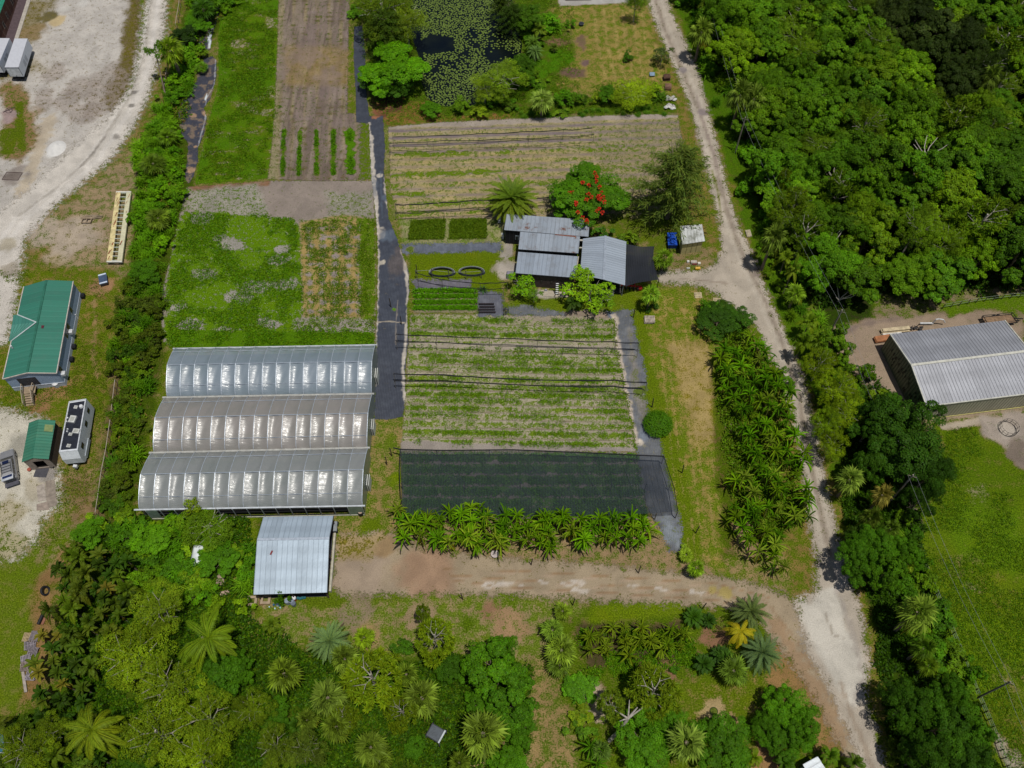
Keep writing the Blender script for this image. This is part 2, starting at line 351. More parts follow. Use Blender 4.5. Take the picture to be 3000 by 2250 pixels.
sheet('gravel_drive', [(-120,1190),(40,1205),(140,1240),(150,1350),(170,1380),(170,1480),(120,1520),(100,1580),(50,1630),(-120,1660)], M_yard, .006, dyard, ('c2baa8', .05, '7a7434'), .3, 2.0)
def droad(P):
    P.put(1.0, 'a09078', .12, '7c7430')
    P.blob(1060,1680,90,'a08f7c',.03); P.blob(1250,1680,90,'a0846c',.04); P.blob(1120,1600,40,'98805f',.05)
    P.put(P.w([(970,1570),(1130,1560),(1080,1640),(990,1640)], 1, .8), 'a08c68', .5)
    for y0, c in ((0,'94785a'),(26,'987c5e'),(48,'91765a')):
        P.line([(1300,1668+y0*.6),(1500,1672+y0),(1800,1690+y0),(2100,1710+y0),(2250,1750+y0)], 4, c, 0, k=.85); P.line([(1320,1676+y0*.6),(1500,1681+y0),(1800,1699+y0),(2100,1720+y0)], 3, 'b09a84', 0, k=.6)
    for a in [(1445,1712,26),(1480,1708,22),(1425,1720,16),(1690,1706,22),(1700,1730,26),(1660,1712,20),(1590,1705,14),(1850,1715,16),(1935,1725,20),(2040,1735,22),(1525,1714,12)]: P.blob(a[0]-a[2]*.5,a[1]-2,a[2]*.6,'beb4a8',0,asp=.35); P.blob(a[0]+a[2]*.5,a[1]+3,a[2]*.7,'c2b8ac',0,k=.8,asp=.45)
    P.blob(2090,1727,14,'a8975e',.1); P.blob(2125,1737,18,'a8975e',.1)
    P.line([(2200,1770),(2290,1850),(2370,1990),(2470,2160)], 40, '9c8062', 0, k=.7)
    P.line([(2240,1760),(2330,1870),(2420,2020),(2500,2180)], 8, '8a7054', 0, k=.5)
M_dirt = soil_material('dirt_road_soil', 1.0, fine=.55, bump=.3, edgeamp=1.3, vs=(.9, 4.0))
sheet('dirt_road', [(985,1570),(1150,1562),(1250,1615),(1500,1640),(1700,1650),(1900,1672),(2150,1695),(2300,1740),(2345,1800),(2420,1950),(2500,2120),(2560,2260),(2500,2260),(2440,2150),(2380,2030),(2290,1900),(2220,1810),(2100,1775),(1700,1755),(1400,1738),(1000,1745),(975,1700)], M_dirt, .006, droad, ('a09078', .1, '7c7430'), .3, 1.6)
def rroad(P):
    P.put(1.0, 'b3a899', .05, '7c7440')
    mid = [(1905,-60),(1945,80),(2000,210),(2050,330),(2090,450),(2130,620),(2180,760),(2240,880),(2290,1000),(2340,1160),(2370,1330),(2400,1480),(2430,1620)]
    P.line(mid, 12, '8f8274', .25, '6a6a24', .75)
    for o in (-16, 16): P.line([(a+o,b) for a,b in mid], 10, 'bdb3a4', 0, k=.7)
    P.line([(2040,280),(2060,360),(2100,480),(2105,560)], 9, '9a8c84', 0, k=.6)
    P.blob(2060,330,16,'8e8280',.0); P.blob(2225,800,22,'8f8278',0); P.blob(2000,205,14,'8f8684',0)
    P.line([(2085,500),(2105,570),(2112,640)], 8, '77783a', .5, '6a741c', .8)
    P.line([(1990,815),(2060,822),(2130,830)], 6, '8a7a6a', .1, k=.5)
    P.put(P.w([(2330,1740),(2370,1760),(2440,1720),(2470,1780),(2510,1900),(2540,2000),(2510,2080),(2480,2060),(2430,1990),(2380,1900),(2350,1830)], 1, .8), 'c6c0b4', 0)
    P.put(P.w([(2300,1740),(2340,1750),(2350,1800),(2310,1770)], .8, .5), 'bdb2a4', 0)
    P.line([(2460,1750),(2500,1860),(2530,1990),(2500,2060)], 16, 'a59c92', 0, k=.7); P.line([(2420,1800),(2440,1860),(2470,1870)], 6, '948a7c', 0, k=.7)
    P.line([(2460,2000),(2490,2080),(2530,2180),(2560,2260)], 14, '9c8c7a', 0, k=.7)
    P.put(P.w([(2440,1650),(2480,1640),(2500,1700),(2450,1740)], .6, .4), 'b9afa6', 0)
sheet('sand_road', [(1890,-60),(1945,-60),(1962,30),(2000,110),(2040,200),(2075,330),(2100,430),(2125,540),(2165,670),(2210,760),(2260,900),(2315,1010),(2355,1120),(2385,1250),(2405,1360),(2430,1480),(2460,1600),(2490,1700),(2530,1830),(2545,1950),(2530,2020),(2560,2120),(2600,2270),(2540,2270),(2490,2160),(2430,2010),(2375,1930),(2345,1830),(2330,1760),(2390,1740),(2395,1650),(2380,1560),(2360,1440),(2345,1300),(2310,1170),(2260,1040),(2215,950),(2170,910),(2100,860),(2060,835),(1930,825),(1928,797),(2060,795),(2095,780),(2115,740),(2110,650),(2085,560),(2060,450),(2040,370),(2010,270),(1970,180),(1930,90),(1905,20)], M_dirt, .012, rroad, ('b3a899', .06, '7c7440'), .3, 1.4)

# ---------------------------------------------------------------- fields
R = lambda n: RS.rand(n)
def f_left_green(P):
    n = fbm(P.PX*.02, P.PY*.09, 1, 4)           # bands running across
    P.put(sstep(n, .42, .62)*.9, '8a7c4c', .80, '6a7410')
    P.put(sstep(n, .56, .70)*.7, 'a39a88', .35, '6a7a1a')
    P.put(sstep(fbm(P.X, P.Y, .12, 3, 5), .45, .62)*.7, None, .95, '3f7a06')
sheet('grass_field', [(655,-60),(818,-60),(813,100),(810,270),(800,400),(788,522),(700,530),(570,540),(585,470),(605,380),(640,250),(640,110)], M_field, .006, f_left_green, ('8a8050', .93, '4e7c08'), .22, .5)
def f_beds(P):
    P.put(1.0, '87786e', .26, '6c6c26')
    v = np.sin(2*np.pi*(P.PX-812-(P.PY-250)*-.03)/ (34+P.PY*.01)); h = np.sin(2*np.pi*P.PY/ (11+P.PY*.012))
    P.put(sstep(v+(fbm(P.X,P.Y*.3,.9,3)-.5)*1.6, .3, 1.2)*.45, 'a39466', .2)
    P.put(sstep(fbm(P.X*1.6,P.Y*.12,1,3,2), .48, .58)*.6, '6c5e54', .2); P.put(sstep(fbm(P.X*1.4,P.Y*.1,1,3,7), .52, .64)*.35, 'a89a86', .15)
    P.put(sstep(h*.5+v*.4+(fbm(P.X,P.Y,1.1,3)-.5)*3.4, .45, 1.3)*.6, '6c5c3c', .5, '666c1e')
    mid = sstep(P.PY, 120, 150)*(1-sstep(P.PY, 240, 262))*sstep(P.PX, 822, 845)
    P.put(mid*.7*(.5+.5*fbm(P.X, P.Y, .8, 3)), '9c8450', .32, '82762a')
    P.put(sstep(P.PX, 990, 1018)*sstep(-P.PY, -330, -60)*.3, None, .45, '66701a')
    P.put((1-sstep(P.PX-(P.PY*-.02), 812, 838))*.6, '9c9468', .4, '7c7c30')
    P.put(sstep(fbm(P.X, P.Y, .25, 3, 9), .52, .66)*.5, '8c7c78', .1)
    for i, (xa, xb) in enumerate([(832,828),(879,875),(927,928),(977,977)]):
        P.line([(xa,382),(xb,512)], 12 if i != 3 else 14, '6c6c30', .8, '4d8008', .8, .3)
    P.line([(1025,385),(1028,500)], 25, '70782c', .98, '4a8407', .97, .3)
    P.put(sstep(P.PX, 1045, 1060)*sstep(P.PY, 340, 360), None, .7, '55780e')
sheet('bed_field', [(818,-60),(1026,-60),(1020,100),(1017,330),(1078,345),(1085,420),(1092,525),(940,530),(785,524),(800,400),(808,270),(815,100)], M_field, .010, f_beds, ('8f7f70', .22, '7a7228'), .16, .5)
def f_scrub(P):
    P.put(1.0, '958b80', .45, '5c7c12')
    P.put(P.w([(700,530),(1095,525),(1100,640),(960,640),(880,650),(800,640),(760,600)], 1.2, .8), '968a80', .12, '66782a')
    P.put(P.w([(550,540),(790,524),(790,545),(560,560)], .6, .4), '8c6a50', .2, '6a6c1c')
    P.put(P.w([(560,560),(760,540),(780,640),(640,640),(540,610)], 1.5, 1.2), 'a09a8e', .38, '608016')
    P.put(P.w([(950,560),(1090,560),(1090,640),(960,640)], 1.5, 1.5), '9b9588', .4, '6a7e28')
    P.put(P.w([(540,620),(860,640),(885,700),(885,960),(860,980),(480,990),(490,800),(510,690)], 1, .8), '9a948a', .82, '58880c')
    for a in [(600,800,45),(680,720,45),(820,760,40),(840,830,40),(700,870,45),(760,840,50),(560,950,40),(640,980,50),(830,730,30),(520,900,24),(650,700,30),(790,950,40),(600,640,40)]: P.blob(*a,'a49e96',.22,'64841e',.9,asp=.55)
    P.put(P.w([(878,650),(1000,630),(1090,640),(1100,740),(1096,950),(1060,960),(890,960),(882,800)], .6, .3), 'a28e5c', .45, '5c7c14')
    vx = np.sin(2*np.pi*(P.PX-880)/37.0); hy = np.sin(2*np.pi*P.PY/27.0)
    w = P.w([(882,660),(1060,650),(1060,950),(890,955)], .6, .3)
    P.put(w*sstep(-vx*.6-hy*.6+(fbm(P.X,P.Y,1.2,3)-.5)*3, .2, .9)*.85, '978c8e', .25, '5c7c14')
    P.put(w*sstep(vx+hy*.3+(fbm(P.X,P.Y,1.2,3,3)-.5)*2, .3, 1.1)*.8, 'a98f58', .18)
    P.put(P.w([(1050,640),(1100,640),(1100,940),(1060,940)], .6, .5), None, .8, '5a7c12')
    P.put(P.w([(860,930),(1095,930),(1098,990),(870,990)], .8, .6), '9a9288', .45, '5c7c14')
    P.put(P.w([(490,968),(1098,975),(1098,1015),(500,1020)], .5, .4), '8a8060', .95, '4c7e08')
sheet('weedy_field', [(548,548),(790,530),(1094,530),(1096,600),(1100,800),(1098,1012),(520,1024),(480,1000),(470,880),(500,760),(520,660)], M_field, .008, f_scrub, ('8f877c', .5, '648214'), .2, .6)
def f_upper(P):
    P.put(1.0, 'a3977a', .30, '7c7c34')
    t = P.PY+.03*(P.PX-1140)                      # rows climb slightly to the right
    s = (t-352)/21.5; ph = s-np.floor(s)
    P.put(sstep(np.abs(ph-.5)+(fbm(P.X,P.Y,.8,2)-.5)*.5, .22, .42)*.7, 'ad9d6c', .42, '808436')
    P.put((1-sstep(np.abs(ph-.5)+(fbm(P.X*.4,P.Y,1.1,2,3)-.5)*.25, .07, .17))*.95, '837678', .05)
    P.put((1-sstep(np.abs(ph-.28), .02, .07))*.5, '776c5e', .1)
    low = sstep(t, 430, 470)*.7
    P.put(low*fbm(P.X, P.Y, .6, 3), 'b3a06a', .35)
    for y, k in ((455,.8),(513,.9),(548,.6),(572,.9),(600,.7),(480,.5),(626,.8)):
        P.put((1-sstep(np.abs(t-y)+(fbm(P.X*.5,P.Y,1.2,2)-.5)*14, 4, 10))*k*sstep(fbm(P.PX*.012, P.PY*.05, 1, 3, y), .38, .6), None, .85, '66841c')
    P.put(P.w([(1720,380),(2010,340),(2010,560),(1800,560)], 2, 2)*.5, '8f836c', .45, '6c7a2a')
    P.put(P.w([(1130,345),(1990,320),(1990,345),(1130,378)], .5, .4), 'a89c90', .12)
sheet('planting_beds', [(1138,372),(1300,358),(1600,345),(1900,335),(1985,338),(2000,420),(2000,520),(1960,560),(1830,590),(1800,625),(1480,640),(1170,640),(1145,560)], M_field, .010, f_upper, ('a0947c', .25, '7c7c34'), .16, .6)
def f_main(P):
    P.put(1.0, 'a89f86', .54, '7c8a3c')
    t = P.PY-.018*(P.PX-1200)
    rows = [934,955,976,1003,1019,1040,1057,1076,1108,1131,1152,1171,1194,1214,1238,1265,1295]
    P.put(fbm(P.PX*.06, P.PY*.25, 1, 3)*.5, 'b0a58c', .4, '8a8e4c')
    for i, y in enumerate(rows):
        k = .6 if i in (0,2,7,8,9,10,12,15,16) else .35
        w = (1-sstep(np.abs(t-y)+(fbm(P.X,P.Y,1.3,2)-.5)*8, 3.5, 8))*k
        P.put(w*sstep(fbm(P.X*.5, P.Y, .5, 3, i*3.0), .35, .55), None, .9, '628a1a')
    for y in (947,966,992,1030,1066,1089,1118,1142,1162,1183,1205,1227,1251,1281):
        P.put((1-sstep(np.abs(t-y)+(fbm(P.X*.3,P.Y,1.0,2)-.5)*4, 1.0, 3.0))*.6, '776a5a', .08)
        P.put((1-sstep(np.abs(t-y-4)+(fbm(P.X*.3,P.Y,1.0,2,4)-.5)*4, 1.0, 2.6))*.4, 'b8ae9e', .05)
    P.put((1-sstep(np.abs(t-1010)+(fbm(P.X,P.Y,.4,2)-.5)*8, 5, 12))*.8, 'aa9f90', .08)
    P.put(P.w([(1170,1290),(1870,1310),(1870,1330),(1170,1325)], .4, .3), '9e958c', .05)
    P.put(P.w([(1400,918),(1560,912),(1800,918),(1800,945),(1500,945)], .6, .5), 'a39884', .2)
sheet('crop_field', [(1205,922),(1400,922),(1600,925),(1792,922),(1800,990),(1815,1080),(1838,1200),(1862,1322),(1172,1322),(1188,1200),(1195,1060)], M_field, .010, f_main, ('a49a84', .3, '84883c'), .14, .5)
def f_shade(P):
    P.put(1.0, '8c8478', .72, '4c8418')
    s = (P.PY-1322)/33.0; ph = s-np.floor(s)
    P.put(sstep(np.abs(ph-.5)+(fbm(P.X,P.Y,1,2)-.5)*.3, .30, .42)*.85, '948a84', .12)
sheet('shaded_crop_field', [(1176,1326),(1862,1326),(1900,1520),(1182,1520)], M_field, .008, f_shade, ('8c8478', .72, '4c8418'), .2, .4)
for (nm, a) in (('crop_patch', [(1206,646),(1304,642),(1300,700),(1195,702)]), ('crop_patch', [(1322,643),(1424,640),(1424,698),(1316,700)])):
    sheet(nm, a, M_field, .010, None, ('7c7646', .8, '5c7812'), .2, .4)
sheet('crop_patch', [(1216,848),(1392,846),(1396,916),(1212,916)], M_field, .014, None, ('8c8466', .05, '66801c'), .2, .4)

# ---------------------------------------------------------------- landscape fabric
def fabric_material(name, edge=.12, amp=.25):
    m, N, L = new_mat(name)
    tc = N.new('ShaderNodeNewGeometry').outputs['Position']
    col = attrn(N, 'Col').outputs['Color']; cov = attrn(N, 'Cov').outputs['Fac']; veg = attrn(N, 'Veg').outputs['Color']
    n1 = noisen(N, L, tc, .9, 6, .65); n2 = noisen(N, L, tc, 5, 4, .6); n4 = noisen(N, L, tc, .25, 3, .5, .6)
    w = N.new('ShaderNodeTexWave'); w.inputs['Scale'].default_value = 1.4; w.inputs['Distortion'].default_value = 2.5; w.inputs['Detail'].default_value = 3
    L.new(tc, w.inputs['Vector'])
    c = mixc(N, L, ramp01(N, L, n1, .4, .75, 0, .55), col, mixc(N, L, 1.0, col, (2.1, 2.05, 1.9), 'MULTIPLY'))
    c = mixc(N, L, ramp01(N, L, w.outputs['Fac'], .3, 1, 0, .22), c, mixc(N, L, 1.0, c, (1.6, 1.6, 1.6), 'MULTIPLY'))
    c = mixc(N, L, ramp01(N, L, n4, .35, .7, 0, .5), c, mixc(N, L, 1.0, c, (.72, .72, .78), 'MULTIPLY'))
    s = ramp01(N, L, mathn(N, L, 'ADD', mathn(N, L, 'MULTIPLY', n1, .5), mathn(N, L, 'MULTIPLY', n2, .5)), .33, .67)
    k = mathn(N, L, 'ADD', mathn(N, L, 'MULTIPLY', mathn(N, L, 'SUBTRACT', cov, s), 5), .5, clamp=True)
    c = mixc(N, L, k, c, mixc(N, L, 1.0, veg, ramp01(N, L, n2, .3, .7, .7, 1.3), 'MULTIPLY'))
    nb = bumpn(N, L, mathn(N, L, 'ADD', n1, mathn(N, L, 'MULTIPLY', w.outputs['Fac'], .4)), .5, .15)
    b = bsdf(N, L, c, .6, .35, 0, nb)
    d = attrn(N, 'd').outputs['Fac']
    e = mathn(N, L, 'ADD', d, mathn(N, L, 'MULTIPLY', mathn(N, L, 'SUBTRACT', s, .5), amp))
    tr = N.new('ShaderNodeBsdfTransparent'); mx = N.new('ShaderNodeMixShader')
    L.new(ramp01(N, L, e, -edge/2, edge/2), mx.inputs[0]); L.new(tr.outputs[0], mx.inputs[1]); L.new(b.outputs[0], mx.inputs[2])
    outn(N, L, mx.outputs[0]); return m
M_fab = fabric_material('landscape_fabric'); M_fab2 = fabric_material('worn_fabric', .4, 1.0)
def fab_main(P):
    for pts in ([(1088,400),(1095,520),(1106,640),(1110,700)],[(1128,520),(1134,600),(1162,670),(1185,760),(1196,860),(1192,960),(1180,1080),(1188,1180)],
                [(1102,560),(1104,680),(1106,800),(1103,900),(1100,1010),(1096,1130)],[(1082,360),(1084,480),(1092,600)]):
        P.line(pts, 9, 'b8b0a4', .0, k=.9)
    P.line([(1102,944),(1140,942),(1186,946)], 4, 'a89c8a', 0, k=.8)
    P.blob(1112,515,9,'b5ada0',0); P.blob(1120,770,9,'b0a898',0); P.blob(1118,685,12,'b0a89c',0,k=.7,asp=2)
    P.line([(1165,880),(1160,960),(1160,1010)], 3, '90867a', 0, k=.6)
    P.blob(1085,560,18,'5a6270',0,k=.5,asp=3); P.blob(1140,690,30,'5a6674',0,k=.7); P.blob(1130,580,14,'56606e',0)
    P.line([(1115,500),(1118,600),(1120,640)], 5, '4c5866',0,k=.6)
    P.blob(1100,340,12,'8a5c42',0)
    P.blob(1155,906,7,None,1,'4c8010'); P.blob(1170,770,30,'6a5c52',.15,'5a6a1a',.4,asp=2)
sheet('fabric_path', [(1038,78),(1062,76),(1070,160),(1072,260),(1082,340),(1122,340),(1128,430),(1124,500),(1130,560),(1138,640),(1160,690),(1178,745),(1196,790),(1200,850),(1192,900),(1196,1000),(1186,1080),(1188,1160),(1180,1222),(1140,1228),(1096,1228),(1102,1090),(1102,1000),(1106,900),(1108,760),(1104,660),(1098,600),(1088,520),(1084,440),(1082,362),(1044,358),(1042,260),(1036,160)], M_fab, .018, fab_main, ('3c414c', .0, '8a8070'), .12, .5)
sheet('fabric_strip', [(1178,716),(1240,714),(1350,714),(1465,710),(1472,736),(1380,738),(1240,742),(1180,744)], M_fab2, .016, lambda P: P.blob(1200,732,14,None,.9,'5a6a1c'), ('5a606c', .06, 'a09888'), .15, .5)
sheet('fabric_strip', [(1208,822),(1378,820),(1380,850),(1300,848),(1216,850)], M_fab2, .016, None, ('65626c', .12, '948c84'), .15, .5)
sheet('fabric_strip', [(1400,850),(1470,860),(1478,905),(1480,925),(1398,928)], M_fab2, .020, None, ('5a5c66', .08, '948c84'), .15, .5)
def fab_r(P):
    P.put(.5*fbm(P.X, P.Y, .5, 3), '8a8c90', .2, '8a8474')
    P.put(P.w([(1650,905),(1800,915),(1810,935),(1660,935)], .6, .6), '8a7a6c', .3, 'a09686')
    P.put(P.w([(1840,930),(1870,1100),(1900,1230),(1880,1240),(1850,1100)], .8, .8)*.8, '7c766c', .35, '5c6c20')
    P.blob(1880,1150,26,None,.8,'5a6c1c'); P.blob(1905,1165,20,None,.8,'5a6c1c'); P.blob(1790,925,14,'566070',0)
    P.line([(1800,925),(1806,990),(1822,1080),(1845,1200),(1862,1300)], 16, 'b5a898', .2, 'b0a690', .9)
    P.blob(1875,1295,10,'b8aea0',0); P.blob(1890,1270,26,'6a7484',0,k=.7)
    P.blob(1960,1560,34,'7c848c',.25,'6a6c3c',.7,asp=1.5)
sheet('fabric_strip', [(1480,902),(1540,895),(1580,904),(1640,914),(1700,908),(1760,912),(1850,908),(1858,960),(1872,1020),(1890,1080),(1892,1160),(1905,1230),(1935,1300),(1955,1400),(1985,1500),(1998,1560),(1995,1620),(1960,1612),(1940,1560),(1915,1520),(1880,1440),(1868,1330),(1850,1230),(1828,1120),(1808,1010),(1800,935),(1700,925),(1560,924),(1480,920)], M_fab2, .020, fab_r, ('4e5258', .14, '9a9484'), .15, .6)
def fab_d(P):
    P.put(sstep(fbm(P.X, P.Y, 1.2, 4), .5, .65)*.7, '7c6a58', .25, '9c9488')
    for a in [(612,330,20),(620,400,14),(566,340,10),(572,430,8),(560,500,12),(615,85,10)]: P.blob(*a,'9c8066',.1)
    P.line([(642,20),(636,60)], 6, 'c4ccd0', 0); P.line([(618,85),(612,110),(615,140)], 10, 'c8d0d4', 0); P.line([(606,275),(602,292)], 5, 'c8d0d4', 0)
    P.line([(632,170),(628,250),(604,290),(604,340),(580,430)], 3, 'b0b4b8', 0, k=.6)
sheet('ditch_fabric', [(640,8),(646,20),(632,72),(622,100),(616,145),(600,150),(572,140),(576,85),(612,72),(628,40)], M_fab, .018, fab_d, ('3a3c48', .1, '847868'), .12, .4)
sheet('ditch_fabric', [(596,172),(622,164),(634,178),(634,225),(618,285),(598,315),(606,350),(596,400),(580,430),(580,470),(566,520),(553,538),(540,520),(548,480),(552,420),(530,390),(522,330),(536,290),(575,240),(580,215),(600,205)], M_fab, .018, fab_d, ('3a3c48', .1, '847868'), .12, .4)

# ---------------------------------------------------------------- pond
def water_material():
    m, N, L = new_mat('pond_water')
    tc = N.new('ShaderNodeNewGeometry').outputs['Position']
    n = noisen(N, L, tc, 3, 3); c = mixc(N, L, ramp01(N, L, noisen(N, L, tc, .3, 4), .3, .7), (.002, .004, .006), (.006, .009, .007))
    outn(N, L, bsdf(N, L, c, .12, .35, 0, bumpn(N, L, n, .04, .05)).outputs[0]); return m
POND = [(1195,-80),(1480,-80),(1500,0),(1510,60),(1530,130),(1520,200),(1480,260),(1430,300),(1370,312),(1300,312),(1250,290),(1235,240),(1225,160),(1200,90),(1200,20)]
W = wp(POND); me = bpy.data.meshes.new('pond_water')
me.from_pydata([(p.x, p.y, .02) for p in W], [], [list(range(len(W)))[::-1]]); me.update()
o = link('pond_water', me, water_material(), kind='structure')
# ================================================================ builders for solid things
class MB:
    def __init__(s): s.v = []; s.f = []; s.uv = []
    def poly(s, pts, uv=None):
        i = len(s.v); s.v += [tuple(p) for p in pts]; s.f.append(list(range(i, i+len(pts))))
        s.uv.append(uv or [(0, 0)]*len(pts))
    def prism(s, bot, top):
        n = len(bot); s.poly(bot[::-1]); s.poly(top)
        for i in range(n):
            j = (i+1) % n; s.poly([bot[i], bot[j], top[j], top[i]])
    def box(s, c, size, rz=0.0, M=None):
        hx, hy, hz = size[0]/2, size[1]/2, size[2]/2
        R_ = Matrix.Rotation(rz, 3, 'Z') if M is None else M
        P = [Vector(c)+R_ @ Vector((x*hx, y*hy, z*hz)) for z in (-1, 1) for x, y in ((-1,-1),(1,-1),(1,1),(-1,1))]
        s.prism(P[:4], P[4:])
    def bar(s, a, b, w, h=None):
        a, b = Vector(a), Vector(b); d = (b-a); L_ = d.length; d.normalize()
        up = Vector((0, 0, 1)) if abs(d.z) < .95 else Vector((0, 1, 0))
        x = d.cross(up).normalized(); y = x.cross(d)
        h = h or w
        P = [p+x*sx*w/2+y*sy*h/2 for p in (a, b) for sx, sy in ((-1,-1),(1,-1),(1,1),(-1,1))]
        s.prism(P[:4], P[4:])
    def cyl(s, a, b, r, r2=None, n=10):
        a, b = Vector(a), Vector(b); d = (b-a).normalized(); r2 = r if r2 is None else r2
        up = Vector((0, 0, 1)) if abs(d.z) < .95 else Vector((0, 1, 0))
        x = d.cross(up).normalized(); y = x.cross(d)
        A_ = [a+(x*math.cos(t)+y*math.sin(t))*r for t in [2*math.pi*i/n for i in range(n)]]
        B_ = [b+(x*math.cos(t)+y*math.sin(t))*r2 for t in [2*math.pi*i/n for i in range(n)]]
        s.prism(A_, B_)
    def tube(s, pts, r, n=6):
        for i in range(len(pts)-1):
            ra = r[i] if isinstance(r, (list, tuple)) else r; rb = r[i+1] if isinstance(r, (list, tuple)) else r
            s.cyl(pts[i], pts[i+1], ra, rb, n)
    def ring(s, c, R, r, n=20, m=6, ax=None):
        c = Vector(c); Q = Matrix.Identity(3) if ax is None else ax
        g = [[c+Q @ Vector(((R+r*math.cos(b))*math.cos(a), (R+r*math.cos(b))*math.sin(a), r*math.sin(b))) for b in [2*math.pi*j/m for j in range(m)]] for a in [2*math.pi*i/n for i in range(n)]]
        for i in range(n):
            for j in range(m): s.poly([g[i][j], g[(i+1) % n][j], g[(i+1) % n][(j+1) % m], g[i][(j+1) % m]])
    def slab(s, A, B, C, D, th=.06):
        A, B, C, D = map(Vector, (A, B, C, D)); n = (C-A).cross(D-B).normalized()
        if n.z < 0: n = -n
        w1 = (B-A).length; h1 = (D-A).length
        s.poly([A, B, C, D], [(0, 0), (w1, 0), (w1, h1), (0, h1)])
        a, b, c, d = [p-n*th for p in (A, B, C, D)]
        s.poly([d, c, b, a])
        for p, q, r_, t in ((A, B, b, a), (B, C, c, b), (C, D, d, c), (D, A, a, d)): s.poly([p, q, r_, t])
    def ribs(s, A, B, C, D, step, w=.06, h=.035):
        A, B, C, D = map(Vector, (A, B, C, D)); n = max(2, int(round((B-A).length/step)))
        nn = (C-A).cross(D-B).normalized()
        if nn.z < 0: nn = -nn
        for i in range(n+1):
            t = i/n; p = A.lerp(B, t); q = D.lerp(C, t); u = (B-A).normalized()*w/2
            P = [p-u, p+u, q+u, q-u]; T = [x+nn*h+(u*.4 if k in (0, 3) else -u*.4) for k, x in enumerate(P)]
            s.poly(T); s.poly([P[0], T[0], T[3], P[3]]); s.poly([P[1], P[2], T[2], T[1]])
            s.poly([P[0], P[1], T[1], T[0]]); s.poly([P[3], T[3], T[2], P[2]])
    def build(s, name, mat, parent=None, smooth=False, **props):
        v = s.v
        if parent is not None:
            Mi = world_m(parent).inverted(); v = [tuple(Mi @ Vector(p)) for p in s.v]
        me = bpy.data.meshes.new(name); me.from_pydata(v, [], s.f); me.update()
        if any(any(c != (0, 0) for c in u) for u in s.uv):
            ul = me.uv_layers.new(name='UVMap'); k = 0
            for u in s.uv:
                for c in u: ul.data[k].uv = c; k += 1
        if smooth: me.polygons.foreach_set('use_smooth', [True]*len(me.polygons))
        return link(name, me, mat, parent, **props)
def world_m(o):
    M = o.matrix_basis
    return world_m(o.parent) @ M if o.parent is not None else M.copy()
def thing(name, label, cat, loc=(0, 0, 0), rz=0.0, group=None):
    o = bpy.data.objects.new(name, None); COL.objects.link(o); o.empty_display_size = .3
    o.location = loc; o.rotation_euler = (0, 0, rz); o['label'] = label; o['category'] = cat
    o.matrix_basis = Matrix.Translation(Vector(loc)) @ Matrix.Rotation(rz, 4, 'Z')
    if group: o['group'] = group
    return o
def tag(o, label, cat, group=None):
    o['label'] = label; o['category'] = cat
    if group: o['group'] = group
    return o
def dup(root, loc=None, rz=None, sc=None, label=None, group=None, col=None):
    r = root.copy(); COL.objects.link(r)
    if loc is not None: r.location = loc
    if rz is not None: r.rotation_euler = (0, 0, rz)
    if sc is not None: r.scale = (sc, sc, sc) if np.isscalar(sc) else sc
    if label: r['label'] = label
    if group: r['group'] = group
    for ch in root.children:
        c = ch.copy(); COL.objects.link(c); c.parent = r
        if col is not None: c.color = col
        for g2 in ch.children:
            d = g2.copy(); COL.objects.link(d); d.parent = c
    return r

